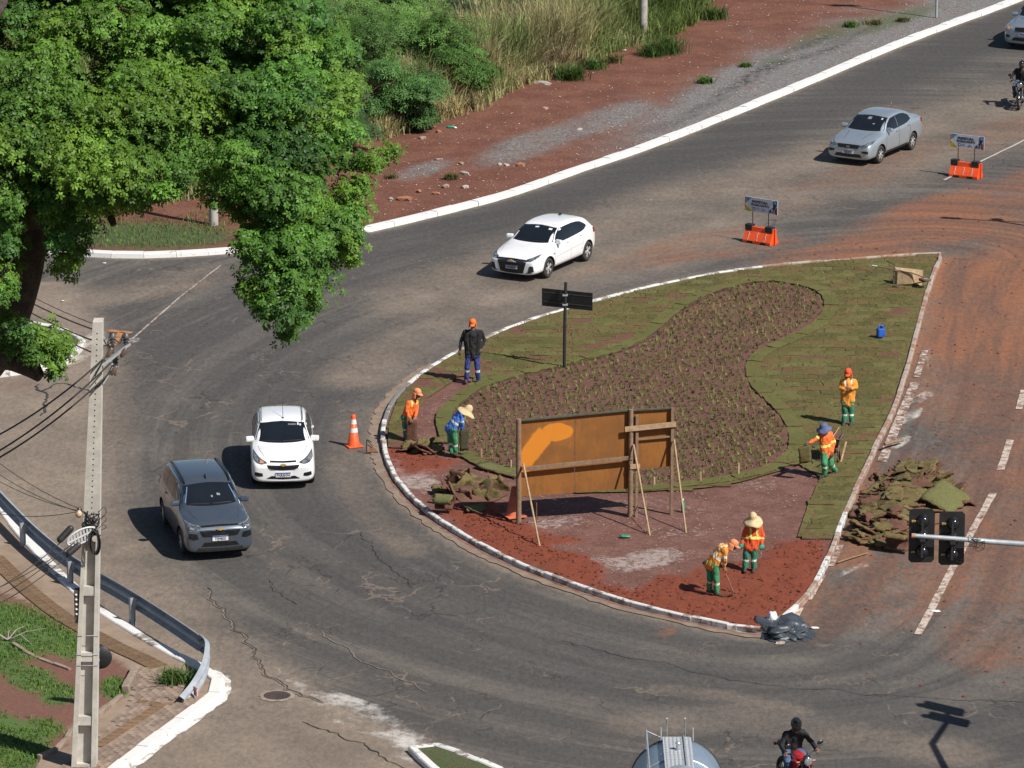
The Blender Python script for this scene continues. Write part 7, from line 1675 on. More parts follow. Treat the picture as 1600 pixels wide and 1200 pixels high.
cb.beam(c_ - e1n * .34, c_ + e1n * .34, .03, .03); cb.build('cable_reserve_rack', M_whitep, pole)
for (u, v, u2, v2) in ((94, 843, 110, 826), (108, 864, 122, 852)):
    b = MB(); a_, c2 = onp(u, v, -.5), onp(u2, v2, -.4); b.bar(a_, c2, .075, n=12); b.ell(a_, (.075,) * 3, 10); b.ell(c2, (.075,) * 3, 10); b.build('splice_closure', mat('black_closure', (.022, .022, .022), (.032, .03, .03), 9, rough=.5), pole)
# overhead wires
def wire(label, a, c_, sag, r=.014, cat='cable'):
    P = [a.lerp(c_, t_ / 18) - Vector((0, 0, 4 * sag * (t_ / 18) * (1 - t_ / 18))) for t_ in range(19)]
    b = MB(); b.tube([p_ - a for p_ in P], r, 5); o = b.build('overhead_wire', M_wire); o.location = a; tag(o, label, cat, 'overhead wires at the utility pole'); return o
O = lambda u, v, dy=0: AT(u, v, Yp + dy)
names = ['thin uppermost wire from the pole head towards the big tree', 'thick second wire from the pole head towards the big tree', 'third wire running from the pole towards the tree trunk', 'lowest of the wires running from the pole to the tree trunk']
for k, (u, v, u2, v2, r) in enumerate([(146.5, 506, -80, 372, .009), (146, 515, -80, 384, .017), (145, 532, -80, 398, .017), (144.5, 551, -80, 404, .017)]): wire(names[k], O(u, v, .1), AT(u2, v2, 135), .25, r)
for k, (u, v, u2, v2) in enumerate([(160, 562, -120, 728), (172, 568, -120, 762), (170, 584, -120, 770)]): wire(['upper black wire sloping from the insulators down to the left', 'middle black wire sloping from the insulators down to the left', 'lower black wire sloping from the insulators down to the left'][k], O(u, v, -.2), AT(u2, v2, 92), .3, .019)
for k, (u, v, u2, v2, yy) in enumerate([(124, 795, -90, 642, 125), (121, 799, -90, 668, 125), (118, 800, -90, 772, 120), (105, 838, -120, 962, 95), (118, 858, -120, 985, 95), (128, 838, -120, 950, 95), (112, 850, -120, 972, 95), (132, 800, -90, 690, 125)]): wire(['thin telephone wire from the cable tangle to the upper left', 'second thin telephone wire from the cable tangle to the upper left', 'nearly level thin wire left of the cable tangle', 'cable through the upper splice closure towards the lower left', 'cable through the lower splice closure towards the lower left', 'slack cable passing the white cable rack', 'extra cable under the splice closures', 'third telephone wire above the tangle'][k], O(u, v, -.25), AT(u2, v2, yy), .3, .008 if k < 3 or k == 7 else .010)
# round sign behind the pole
g = G(152, 1108, .15); rs = thing('round_sign', 'round dark traffic sign seen from behind beside the concrete pole', 'traffic sign', g); c_ = AT(156, 1027, g.y) - g
b = MB(); b.bar((0, .05, -.3), (c_.x * .3, .05, c_.z + .2), .03, n=8); b.build('post', M_galv2, rs)
b = MB(); b.lathe([(0, -.01), (.27, -.01), (.275, 0), (.27, .01), (0, .01)], c_, 'Y', 28); b.build('disc', M_signback, rs)

# ------------------------------------------------------------------ guardrail
GR = [(-70, 690, .62), (-30, 745, .62), (0, 778, .62), (60, 838, .62), (120, 884, .62), (200, 931, .62), (262, 970, .62), (312, 1004, .62)]
gp_ = catmull([G(u, v, z) for u, v, z in GR], 5); gr0 = G(150, 905, 0)
gr = thing('guardrail', 'grey galvanised guardrail curving along the corner pavement with a bent end', 'guardrail', gr0)
def wbeam(name, P, twist=None):
    prof = [(o_ * 1.3, z_ * 1.3) for o_, z_ in [(.0, .155), (.035, .135), (.083, .10), (.083, .065), (.02, .03), (.0, 0), (.02, -.03), (.083, -.065), (.083, -.10), (.035, -.135), (.0, -.155)]]
    vs = []; n = len(prof)
    for i, q in enumerate(P):
        d = (P[min(i + 1, len(P) - 1)] - P[max(0, i - 1)]).normalized(); dh = Vector((d.x, d.y, 0)).normalized(); out = Vector((-dh.y, dh.x, 0)); up = out.cross(d) * -1
        if up.z < 0: up = -up
        for o_, z in prof: vs.append(q - gr0 + out * (o_ - .04) + up * z)
    fs = []
    for i in range(len(P) - 1):
        for k in range(n - 1): fs.append((i * n + k, i * n + k + 1, (i + 1) * n + k + 1, (i + 1) * n + k))
    b = MB(); b.add(vs, fs, False); o = b.build(name, M_galv, gr); s = o.modifiers.new('t', 'SOLIDIFY'); s.thickness = .012; s.offset = 0; return o
ln = len(gp_) // 3 * 1
wbeam('rail', gp_)
endp = catmull([G(313, 1003, .62), G(323, 1016, .58), G(318, 1048, .42), G(302, 1078, .24), G(284, 1100, .10)], 4); wbeam('bent_end', endp)
for (u, v) in ((43, 822), (117, 882), (214, 939), (-20, 755)):
    q = G(u, v, .62); q.z = 0; i = min(range(len(gp_)), key=lambda k: (Vector((gp_[k].x, gp_[k].y, 0)) - q).length); d = (gp_[min(i + 1, len(gp_) - 1)] - gp_[max(i - 1, 0)]); d.z = 0; d.normalize(); nn = Vector((d.y, -d.x, 0)); a = math.atan2(d.y, d.x)
    b = MB(); c_ = q + nn * .13 - gr0; 
    for off in (-.06, .06): b.box(c_ + Vector((0, 0, .33)) + nn * off, (.10, .010, .78), a)
    b.box(c_ + Vector((0, 0, .33)), (.010, .12, .78), a); b.box(c_ + Vector((0, 0, .62)) - nn * .09, (.14, .08, .2), a); b.build('post', M_galv, gr)
b = MB()
for k in range(2, len(gp_), 3):
    q = gp_[k] - gr0; b.ell(q + Vector((.03, -.04, .02)), (.022, .022, .022), 6)
b.build('bolt', M_galv2, gr)
b = MB(); q = G(306, 1080, .28) - gr0; b.bevbox(q, (.04, .16, .22), .01, R(30)); b.build('reflector_plate', mat('faded_red_reflector', (.48, .12, .12), (.62, .5, .48), 11, rough=.6), gr)

# ------------------------------------------------------------------ traffic signals seen from behind
def signal_head(c_, ax, parent):
    """back of a three lamp signal: dark plate with clipped corners, lamp housings, strap, yellow latches; ax runs across the plate"""
    ax = Vector(ax).normalized(); nb_ = Vector((ax.y, -ax.x, 0))
    w, h_, k = .265, .575, .06; out = [(-w + k, -h_), (w - k, -h_), (w, -h_ + k), (w, h_ - k), (w - k, h_), (-w + k, h_), (-w, h_ - k), (-w, -h_ + k)]
    b = MB(); b.plate(out, c_ - nb_ * .01, ax, (0, 0, 1), .02); pl = b.build('signal_head', M_signback, parent, fix=True)
    Mx = Matrix((ax, nb_, Vector((0, 0, 1)))).transposed()
    for zz in (.33, 0, -.33):
        b = MB(); b.ell(c_ + Vector((0, 0, zz)) + nb_ * .02 + ax * .02, (.14, .15, .14), 16, Mx); b.build('lamp_housing', M_gloss, pl)
        b = MB(); b.beam(c_ + Vector((0, 0, zz)) - ax * .13 + nb_ * .06, c_ + Vector((0, 0, zz)) - ax * .21 + nb_ * .04, .03, .05, nb_); b.ell(c_ + Vector((0, 0, zz - .01)) - ax * .2 + nb_ * .05, (.025, .025, .025), 8); b.build('latch', mat('yellowed_latch', (.42, .30, .09), (.3, .2, .06), 9, rough=.6), pl)
        b = MB(); b.lathe([(.13, 0), (.13, .26)], (0, 0, 0), 'Y', 16); o = b.build('visor', M_signback, pl); o.location = c_ + Vector((0, 0, zz)) - nb_ * .02; o.rotation_euler = (0, 0, math.atan2(ax.y, ax.x)); sm = o.modifiers.new('t', 'SOLIDIFY'); sm.thickness = .006
    b = MB(); b.beam(c_ + nb_ * .18 + Vector((0, 0, .40)), c_ + nb_ * .18 + Vector((0, 0, -.42)), .045, .025, nb_); b.build('strap', M_black, pl)
    b = MB(); b.bevbox(c_ + nb_ * .2, (.12, .12, .14), .02, math.atan2(ax.y, ax.x)); b.build('clamp', M_black, pl); return pl
Ys = 95.0; B1 = AT(1440, 837, Ys); B2 = AT(1487, 841, Ys); ts = thing('traffic_signal', 'pair of dark traffic signal heads on a grey arm reaching in from the right edge', 'traffic signal', Vector((16.2, 94.6, 0)))
tb = ts.location; sd = (B2 - B1); sd.z = 0; signal_head(B1 - tb, sd, ts); signal_head(B2 - tb, sd, ts)
a0 = AT(1429, 837, Ys - .22) - tb; a1 = AT(1600, 850, Ys - .2) - tb; a2 = Vector((-1.2, -.2, a1.z - .15)); b = MB(); P = catmull([a0, a0.lerp(a1, .5), a1, a2, Vector((-.25, 0, a1.z - .8)), Vector((0, 0, a1.z - 2.2)), Vector((0, 0, 2)), Vector((0, 0, -.2))], 5); b.tube(P, [.045 + .055 * i / (len(P) - 1) for i in range(len(P))], 12); b.build('arm', M_galv2, ts)
b = MB(); b.bar(a0 - Vector((.06, 0, 0)), a0 + Vector((.02, 0, 0)), .05, n=10); b.build('arm_cap', mat('pink_cap', (.5, .26, .2), rough=.7), ts)
b = MB(); rr = random.Random(8)
for k in range(5): b.tube(catmull([a0.lerp(a1, .52 + rr.uniform(-.03, .12)) + Vector((rr.uniform(-.05, .05), -.05, rr.uniform(-.22, .12))) for _ in range(5)], 4), .006, 4)
b.build('loose_cable', M_wire, ts)
# the second signal stands outside the frame; only its shadow falls on the road
hs = 5.6; off = Vector((SUN_DIR_XY[0], SUN_DIR_XY[1], 0)).normalized() * hs / math.tan(SUN_EL)
s1 = G(1474, 1107, 0) + off; s2 = G(1482, 1124, 0) + off; s3 = G(1456, 1162, 0) + off; s4 = G(1478, 1204, 0) + off * .75
ts2 = thing('traffic_signal', 'traffic signal pair beyond the right edge that throws its shadow on the road', 'traffic signal', Vector((s4.x, s4.y, 0))); tb = ts2.location
Zs = Vector((0, 0, hs)); ax2 = (s1 - s3).normalized(); signal_head(s1 + Zs - tb, ax2, ts2); signal_head(s2 + Zs - tb, ax2, ts2)
b = MB(); P = [s1 + Zs - tb + ax2 * .2, s2 + Zs - tb, s3 + Zs - tb, s4 + Vector((0, 0, hs * .75)) - tb, Vector((0, 0, 2)), Vector((0, 0, -.1))]; b.tube(P, [.05, .055, .07, .08, .09, .1], 12); b.build('arm', M_galv2, ts2)

# ------------------------------------------------------------------ lamp posts and poles
def round_pole(name, label, u, v, h, r0, r1, m, z=.1):
    g = G(u, v, z); root = thing(name, label, 'pole', g); b = MB(); b.tube([(0, 0, -.3), (0, 0, h * .5), (0, 0, h)], [r0, (r0 + r1) / 2, r1], 16); b.build('shaft', m, root); return root, g
rp, g = round_pole('utility_pole', 'round concrete utility pole at the foot of the dry grass bank', 1005, 62, 9.5, .165, .12, M_conc2); b = MB(); b.beam((-.9, 0, 8.9), (.9, 0, 8.9), .1, .1); b.build('cross_arm', M_wood2, rp)
rp2, g = round_pole('utility_pole', 'round concrete utility pole showing below the boughs of the big tree', 334, 352, 9.0, .15, .11, M_conc2); b = MB(); b.beam((-.9, 0, 8.4), (.9, 0, 8.4), .1, .1); b.build('cross_arm', M_wood2, rp2)
rp3, g = round_pole('lamp_post', 'thin grey steel post on the grey gravel near the top of the kerb', 1463, 28, 5.2, .055, .045, M_galv2); b = MB(); b.bevbox((0, .0, 4.75), (1.15, .06, .62), .02); b.build('sign_panel', M_signback, rp3)
# street lamp outside the frame whose shadow crosses the red earth on the right
hl_ = 8.5; off = Vector((SUN_DIR_XY[0], SUN_DIR_XY[1], 0)).normalized() * hl_ / math.tan(SUN_EL); q = G(1556, 345, 0) + off
lp = thing('street_lamp', 'tall double armed street lamp beyond the right edge', 'street lamp', Vector((q.x, q.y, 0))); b = MB(); b.tube([(0, 0, -.2), (0, 0, 4), (0, 0, hl_)], [.10, .08, .06], 12)
b.tube([(-1.1, .25, hl_ + .1), (0, 0, hl_), (1.2, -.3, hl_ + .1)], .05, 8); b.build('shaft', M_galv2, lp)
for s in (1, -1): b = MB(); b.bevbox((s * 1.35, -s * .33, hl_ + .12), (.62, .26, .12), .04, R(-14)); b.build('lamp_head', M_galv2, lp)
b = MB(); b.ell((.1, .1, hl_ + .1), (.22, .22, .1), 10); b.build('sensor', M_galv2, lp)

# ------------------------------------------------------------------ direction sign on the median, seen from behind
g = G(881.5, 575, .13); ds = thing('direction_sign', 'black back of a wide street sign on a post at the planting bed edge', 'sign', g); T_ = lambda u, v, dy=0: AT(u, v, g.y + dy) - g
b = MB(); b.tube([(0, 0, -.3), T_(882.5, 500), T_(884, 441)], [.05, .048, .045], 10); b.build('post', M_black, ds)
e0 = T_(847, 464.5, .38); e1 = T_(926, 472.5, -.28); ux = (e1 - e0); L_ = ux.length; ux.normalize(); b = MB(); b.plate([(0, -.26), (L_, -.26), (L_, .26), (0, .26)], e0 + Vector((0, .06, 0)), ux, (0, 0, 1), .012); pnl = b.build('panel', M_signback, ds, fix=True)
b = MB()
for zz in (.15, -.13): b.beam(e0 + Vector((0, .045, zz)) + ux * .04, e0 + Vector((0, .045, zz)) + ux * (L_ - .04), .012, .02)
b.build('stiffener', mat('dark_rib', (.05, .05, .055), (.08, .08, .085), 9, rough=.5), pnl)
for zz in (.15, -.13): b = MB(); cc = (e0 + e1) / 2 + Vector((0, .0, zz)); b.bevbox(Vector((T_(883, 470).x, .01, cc.z)), (.15, .12, .05), .01); b.build('clamp', M_galv2, ds)

# ------------------------------------------------------------------ big plywood hoarding
g0 = G(810, 818, .10); g1 = G(986, 807, .10); g2 = G(1041.5, 802, .10); ux = (g1 - g0); ux.z = 0; L1 = ux.length; ux.normalize(); nn = Vector((ux.y, -ux.x, 0))
hb_ = thing('hoarding', 'large brown plywood hoarding on timber posts standing on bare earth of the median', 'hoarding', g0)
t = NT('plywood'); p_ = t.co.outputs['Object']; n1 = t.noise(p_, 1.4, 6, .6); n2 = t.noise(t.mapping(p_, (1, 1, .25)), 14, 5, .6)
c_ = t.mix(t.ramp(n1, .35, .65), (.29, .115, .024), (.215, .088, .024)); c_ = t.mix(t.ramp(n2, .45, .7, 0, .5), c_, (.17, .075, .026))
sp = t.n('ShaderNodeSeparateXYZ'); t.l(p_, sp.inputs[0]); M_ply = None
# brighter orange patch: a slanting stroke that widens into a rounded head
ax_ = t.math('SUBTRACT', sp.outputs[0], .28); az_ = t.math('SUBTRACT', sp.outputs[2], 1.72)
w_ = t.math('ADD', t.noise(p_, 2.0, 3), -.5)
u_ = t.math('ADD', t.math('MULTIPLY', ax_, .62), t.math('MULTIPLY', az_, .78)); v_ = t.math('SUBTRACT', t.math('MULTIPLY', az_, .62), t.math('MULTIPLY', ax_, .78))
v_ = t.math('ADD', v_, t.math('MULTIPLY', w_, .22))
stroke = t.math('MULTIPLY', t.ramp(t.math('ABSOLUTE', t.math('ADD', v_, -.04)), .20, .27, 1, 0), t.math('MULTIPLY', t.ramp(u_, -.75, -.6), t.ramp(u_, .72, .82, 1, 0)))
hx = t.math('SUBTRACT', sp.outputs[0], .98); hz = t.math('SUBTRACT', sp.outputs[2], 2.36); dd = t.math('SQRT', t.math('ADD', t.math('MULTIPLY', hx, hx), t.math('MULTIPLY', t.math('MULTIPLY', hz, hz), 2.6))); head = t.ramp(t.math('ADD', dd, t.math('MULTIPLY', w_, .2)), .36, .42, 1, 0)
pt = t.math('MAXIMUM', stroke, head); c_ = t.mix(pt, c_, t.mix(n1, (.66, .235, .022), (.56, .19, .02)))
M_ply = t.done(c_, .75, t.bump(n2, .15, .01), spec=.3)
wx = L1 / 2.0
for k in range(2):
    b = MB(); x0, x1 = k * wx + .012 + (.06 if k == 0 else 0), (k + 1) * wx - .006; zb = .70 + .02 * k; zt = 2.70 + .055 * k
    vs = []
    for off in (0.0, -.018):
        for x, z in ((x0, zb + (x0 - k * wx) * .0), (x1, zb + .02), (x1, zt + .055), (x0, zt)): vs.append(ux * x + nn * (off - .05) + Vector((0, 0, z)))
    b.add(vs, [(0, 1, 2, 3), (7, 6, 5, 4), (0, 4, 5, 1), (1, 5, 6, 2), (2, 6, 7, 3), (3, 7, 4, 0)]); b.build('plywood_panel', M_ply, hb_, fix=True)
L2 = L1 + 1.06
b = MB(); vs = []
for off in (0.0, -.018):
    for x, z in ((L1 + .06, 1.22), (L2 - .02, 1.26), (L2 - .02, 2.80), (L1 + .06, 2.80)): vs.append(ux * x + nn * (off - .05) + Vector((0, 0, z)))
b.add(vs, [(0, 1, 2, 3), (7, 6, 5, 4), (0, 4, 5, 1), (1, 5, 6, 2), (2, 6, 7, 3), (3, 7, 4, 0)]); b.build('plywood_panel', M_ply, hb_, fix=True)
for x, h_, r, nm in ((0.0, 2.78, .075, 0), (L1 - .03, 2.86, .07, 0), (L1 + .13, 2.70, .05, 1), (L2, 2.84, .05, 1)):
    b = MB(); c0 = ux * x + nn * .03
    if nm == 0: b.tube([c0 + Vector((0, 0, -.3)), c0 + Vector((0, 0, h_))], [r, r * .92], 10)
    else: b.box(c0 + Vector((0, 0, h_ / 2 - .1)), (.075, .075, h_ + .2), math.atan2(ux.y, ux.x))
    b.build('post', M_wood2, hb_)
def rail_(x0, z0, x1, z1, w, m, o=.10): b = MB(); b.beam(ux * x0 + nn * o + Vector((0, 0, z0)), ux * x1 + nn * o + Vector((0, 0, z1)), .035, w); b.build('rail', m, hb_)
rail_(.05, 1.47, L1 + .02, 1.60, .10, M_wood2); rail_(L1 - .2, 2.36, L2 + .08, 2.42, .13, M_wood); rail_(L1 - .06, 1.36, L1 + .2, 1.36, .12, M_wood); rail_(L1 + .1, 2.05, L2, 2.08, .035, M_wood2, .02)
b = MB(); b.beam(ux * .02 + Vector((0, 0, 2.73)), ux * L1 + Vector((0, 0, 2.84)), .05, .04); b.beam(ux * L1 + Vector((0, 0, 2.83)), ux * L2 + Vector((0, 0, 2.83)), .05, .04); b.build('top_batten', mat('green_grey_batten', (.09, .10, .075), (.06, .068, .05), 9, rough=.9), hb_)
for (u, v, x, z, r) in ((844, 858, .10, 1.62, .027), (1015.5, 838, L1 + .02, 1.95, .027), (1072, 833, L2 + .03, 2.02, .025), (1011, 838, L1 + .35, .62, .012)):
    b = MB(); e = G(u, v, .06) - g0; b.bar(e, ux * x + nn * .12 + Vector((0, 0, z)), r, n=7); b.build('brace', M_wood if r > .02 else M_wood2, hb_)
b = MB(); b.bar(G(838, 822, .05) - g0, G(838, 822, .05) - g0 + Vector((0, 0, .62)), .018, n=6); b.build('stake', M_rust, hb_)
b = MB(); b.beam(ux * (L1 - .62) + Vector((0, 0, .72)) - nn * .1, ux * (L1 - .1) + Vector((0, 0, 1.35)) - nn * .1, .04, .05); b.beam(ux * (L2 - .2) + Vector((0, 0, 1.26)) - nn * .1, ux * L2 + Vector((0, 0, 1.7)) - nn * .1, .04, .05); b.build('rear_brace', M_wood2, hb_)

# ------------------------------------------------------------------ cones
M_coneo = mat('cone_orange', (.80, .115, .022), (.68, .09, .018), 9, rough=.5); M_conef = mat('faded_cone_orange', (.58, .16, .075), (.46, .11, .05), 6, rough=.8); M_conew = mat('cone_white', (.78, .78, .76), (.66, .66, .64), 9, rough=.5)
def cone(label, loc, mo, h_=.86, white=True, s=1.0):
    r_ = thing('traffic_cone', label, 'traffic cone', loc); b = MB(); n = 18; R_ = lambda z: .165 - .115 * z / h_
    zs = [(0.05, 1), (.30, 0), (.42, 1), (.52, 0), (.62, 1), (.74, 0), (h_, 0)]
    b.lathe([(.175, .025), (R_(.05), .06), (R_(h_), h_), (0, h_ + .01)], n=n); b.build('body', mo, r_)
    b = MB(); b.bevbox((0, 0, .018), (.42, .42, .035), .012, .4); b.build('base', mo, r_)
    if white:
        for z0, z1 in ((.40, .52), (.63, .75)):
            b = MB(); b.lathe([(R_(z0) + .006, z0), (R_(z1) + .006, z1)], n=n); b.build('white_band', M_conew, r_)
        b = MB(); b.lathe([(R_(h_ - .06) + .008, h_ - .06), (R_(h_) + .01, h_), (R_(h_), h_ + .02), (0, h_ + .022)], n=n); b.build('top_collar', mo, r_)
    return r_
cone('orange traffic cone with two white bands standing on the road by the kerb bend', G(552.5, 697, .012), M_coneo)
r_ = cone('faded plain orange cone behind the left post of the plywood hoarding', G(803, 806, .13), M_conef, .78, False); r_.scale = (1.25, 1.25, 1.0)
g = G(579, 708, .01); rb = thing('metal_stand', 'rusty triangular metal stand on the road between cone and kerb', 'metal stand', g); b = MB(); b.plate([(-.10, 0), (.20, 0), (.12, .14), (.0, .22)], (0, 0, .01), (1, 0, 0), (0, .9, .45), .03); b.build('wedge', M_rust, rb); b = MB(); b.bar((-.11, 0, 0), (-.10, .05, .36), .018, n=6); b.bar((-.10, .05, .36), (.06, .12, .15), .012, n=6); b.beam((-.16, -.02, .01), (.0, -.02, .01), .05, .02); b.build('rod', mat('dark_rust', (.05, .035, .028), (.03, .022, .02), 9, rough=.9), rb)

# ------------------------------------------------------------------ plastic barriers with arrow signs
M_barr = mat('barrier_orange', (.85, .10, .018), (.74, .085, .018), 4, rough=.45); M_art = {k: mat(k, c) for k, c in (('sign_white', (.62, .65, .72)), ('sign_blue', (.055, .30, .50)), ('sign_orange', (.50, .23, .11)), ('sign_yellow', (.62, .50, .03)), ('sign_green', (.28, .36, .05)), ('sign_red', (.34, .06, .05)), ('sign_navy', (.018, .024, .06)), ('sign_grey', (.25, .27, .32)))}
def barrier(label, u, v, yaw, slab):
    g = G(u, v, .012); r_ = thing('road_barrier', label, 'road barrier', g, yaw, 'orange barriers closing the lane')
    b = MB(); prof = [(-.24, .0), (-.24, .08), (-.09, .36), (-.075, .50), (.075, .50), (.09, .36), (.24, .08), (.24, 0)]; L_ = .52; n = len(prof)
    vs = [(-L_, y, z) for y, z in prof] + [(L_, y, z) for y, z in prof]; fs = [(k, k + 1, n + k + 1, n + k) for k in range(n - 1)] + [(n - 1, 0, n, 2 * n - 1), tuple(range(n - 1, -1, -1)), tuple(range(n, 2 * n))]
    b.add(vs, fs); b.build('body', M_barr, r_, fix=True)
    b = MB(); b.box((L_ + .03, 0, .25), (.06, .06, .5)); b.build('joint_lug', M_barr, r_)
    for x in (-.40, .36): b = MB(); b.bevbox((x, 0, .47), (.26, .20, .19), .012); b.build('dark_weight', M_black, r_)
    for x in (-.25, .25): b = MB(); b.box((x, -.236, .035), (.2, .02, .07)); b.build('foot_slot', M_ink, r_)
    b = MB(); rr = random.Random(slab)
    for x in (-.34, -.02, .3):
        for k in range(5): z = .12 + k * .05; b.box((x + .02 * rr.uniform(-1, 1), -.245 + (z - .08) * .535 - .004, z), (.028, .012, .03 + .02 * rr.random()))
    b.build('white_smear', M_conew, r_)
    for x in (-.30, .30): b = MB(); b.bar((x, 0, .48), (x, 0, 1.0), .016, n=6); b.build('sign_leg', M_black, r_)
    W, H = 1.24, .46; z0 = .98; pn = MB(); pn.box((.02, 0, z0 + H / 2), (W, .02, H)); po = pn.build('sign_panel', M_art['sign_white'], r_)
    def art(poly, m, k): bb = MB(); bb.plate(poly, (.02 - W / 2, -.0105 - .0015 * k, z0), (1, 0, 0), (0, 0, 1), .0012); bb.build('sign_print', M_art[m], po, fix=True)
    art([(0.0, H / 2), (.28, H), (.0, H)], 'sign_blue', 1); art([(0, H / 2), (.09, H * .66), (.03, H), (0, H)], 'sign_orange', 2); art([(0, 0), (.30, 0), (.0, H / 2)], 'sign_yellow', 1); art([(.1, 0), (.30, 0), (.14, .08)], 'sign_green', 2); art([(0, H / 2), (.0, .14), (.07, .16)], 'sign_orange', 3)
    art([(1.10, H), (1.24, H), (1.24, H * .55), (1.19, H * .62), (1.16, H * .85)], 'sign_blue', 1); art([(1.24, 0), (1.24, H * .55), (1.20, H * .5), (1.15, .02), (1.17, 0)], 'sign_red', 1)
    # digging worker pictogram
    def disc(cx, cz, r, k): art([(cx + r * math.cos(a), cz + r * math.sin(a)) for a in np.linspace(0, 6.0, 12)], 'sign_navy', k)
    disc(1.09, .385, .032, 3); art([(1.07, .34), (1.15, .35), (1.19, .28), (1.15, .20), (1.08, .22)], 'sign_navy', 3); art([(1.08, .24), (1.13, .23), (1.10, .13), (1.08, .03), (1.05, .03), (1.06, .13)], 'sign_navy', 4); art([(1.12, .24), (1.17, .21), (1.18, .12), (1.16, .04), (1.13, .04), (1.14, .13)], 'sign_navy', 5); art([(1.15, .30), (1.16, .27), (1.02, .14), (1.01, .16)], 'sign_navy', 5); art([(.90, .05), (1.04, .05), (.97, .15)], 'sign_navy', 3)
    text('PREFEITURA', .118, M_ink, po, (-.02 - .01, -.0125, z0 + .325), (R(90), 0, 0), .004, scale=(.93, 1, 1)); text('TRABALHANDO', .100, M_ink, po, (-.02, -.0125, z0 + .225), (R(90), 0, 0), .003, scale=(.93, 1, 1))
    art([(.30, .06), (.39, .06), (.39, .15), (.30, .15)], 'sign_navy', 1); art([(.32, .08), (.37, .08), (.37, .13), (.32, .13)], 'sign_white', 2)
    for k, (x0, x1, zz) in enumerate(((.42, .56, .125), (.42, .54, .095), (.42, .55, .065), (.66, .80, .09), (.63, .82, .06), (.70, .78, .12))): art([(x0, zz), (x1, zz), (x1, zz + .014), (x0, zz + .014)], 'sign_grey', 1)
    return r_
barrier('orange barrier with an arrow sign reading PREFEITURA TRABALHANDO, nearer one above the median tip', 1188, 379, math.atan2(-.58, .80), 1); barrier('orange barrier with an arrow sign reading PREFEITURA TRABALHANDO, farther one on the white line', 1509, 276, math.atan2(-.48, .87), 2)

# ------------------------------------------------------------------ wheelbarrows
M_tray = mat('sand_coloured_barrow', (.46, .32, .17), (.33, .22, .12), 6, rough=.8, bump=.2); M_trayd = mat('dark_rusty_barrow', (.085, .055, .045), (.15, .06, .04), 5, rough=.8, bump=.2); M_frame = mat('barrow_frame', (.20, .15, .11), (.12, .085, .065), 8, rough=.7)
def wheelbarrow(label, loc, rot, mt):
    r_ = thing('wheelbarrow', label, 'wheelbarrow', loc); r_.rotation_euler = rot
    ring = [(-.42, .30), (.50, .24), (.50, -.24), (-.42, -.30)]; low = [(-.25, .20), (.22, .16), (.22, -.16), (-.25, -.20)]
    vs = [(x, y, .66 if x < 0 else .60) for x, y in ring] + [(x, y, .34) for x, y in low]; b = MB(); b.add(vs, [(4, 5, 6, 7), (0, 4, 7, 3), (1, 2, 6, 5), (0, 1, 5, 4), (3, 7, 6, 2)]); o = b.build('tray', mt, r_, fix=True); s = o.modifiers.new('t', 'SOLIDIFY'); s.thickness = .012
    b = MB(); P = [Vector(v) for v in vs[:4]]; b.tube(P + [P[0]], .014, 6); b.build('rim', M_frame, r_)
    b = MB()
    for s in (1, -1): b.tube([(.62, s * .06, .22), (.2, s * .17, .30), (-.35, s * .24, .36), (-1.0, s * .29, .56)], .018, 6); b.tube([(-.2, s * .22, .34), (-.32, s * .24, .0), (-.1, s * .2, .02)], .015, 6)
    b.tube([(-.32, .24, .12), (-.32, -.24, .12)], .013, 6); b.build('frame', M_frame, r_)
    for s in (1, -1): b = MB(); b.bar((-.92, s * .285, .535), (-1.08, s * .298, .585), .023, n=8); b.build('grip', M_black if mt is M_trayd else M_whitep, r_)
    b = MB(); b.lathe([(.11, -.035), (.17, -.045), (.19, -.02), (.19, .02), (.17, .045), (.11, .035), (.11, -.035)], (0, 0, 0), 'Y', 20); w = b.build('wheel', mat('dusty_tyre', (.16, .085, .06), (.10, .06, .045), 8, rough=.9), r_, (.62, 0, .20), fix=True)
    b = MB(); b.lathe([(0, -.03), (.115, -.03), (.115, .03), (0, .03)], (0, 0, 0), 'Y', 14); b.build('rim_disc', M_whitep, w, fix=True); return r_
wheelbarrow('sand coloured wheelbarrow tipped on its side at the far corner of the lawn', G(1412, 436, .42), (R(-98), R(0), R(-14)), M_tray)
wheelbarrow('dark wheelbarrow parked behind the walking worker with the blue hat', G(1299, 716, .16), (0, 0, R(75)), M_trayd)
# ------------------------------------------------------------------ small things
M_bluepl = mat('blue_plastic', (.02, .11, .48), (.015, .08, .36), 9, rough=.4); M_bag = mat('black_bag_plastic', (.055, .065, .078), (.035, .042, .05), 7, rough=.45); M_greenpl = mat('green_plastic', (.02, .33, .17), (.015, .25, .13), 9, rough=.4)
g = G(1376, 526, .17); jg = thing('jerrycan', 'small blue plastic water jug standing alone on the lawn', 'water jug', g, R(25)); b = MB(); b.bevbox((0, 0, .13), (.24, .17, .26), .04); b.build('body', M_bluepl, jg); b = MB(); b.lathe([(.05, .25), (.05, .31), (.055, .31), (.055, .34), (0, .345)], (.03, 0, 0), n=12); b.build('cap', M_bluepl, jg); b = MB(); b.tube(catmull([(-.09, 0, .25), (-.08, 0, .33), (.0, 0, .34), (.02, 0, .27)], 4), .016, 6); b.build('handle', M_bluepl, jg)
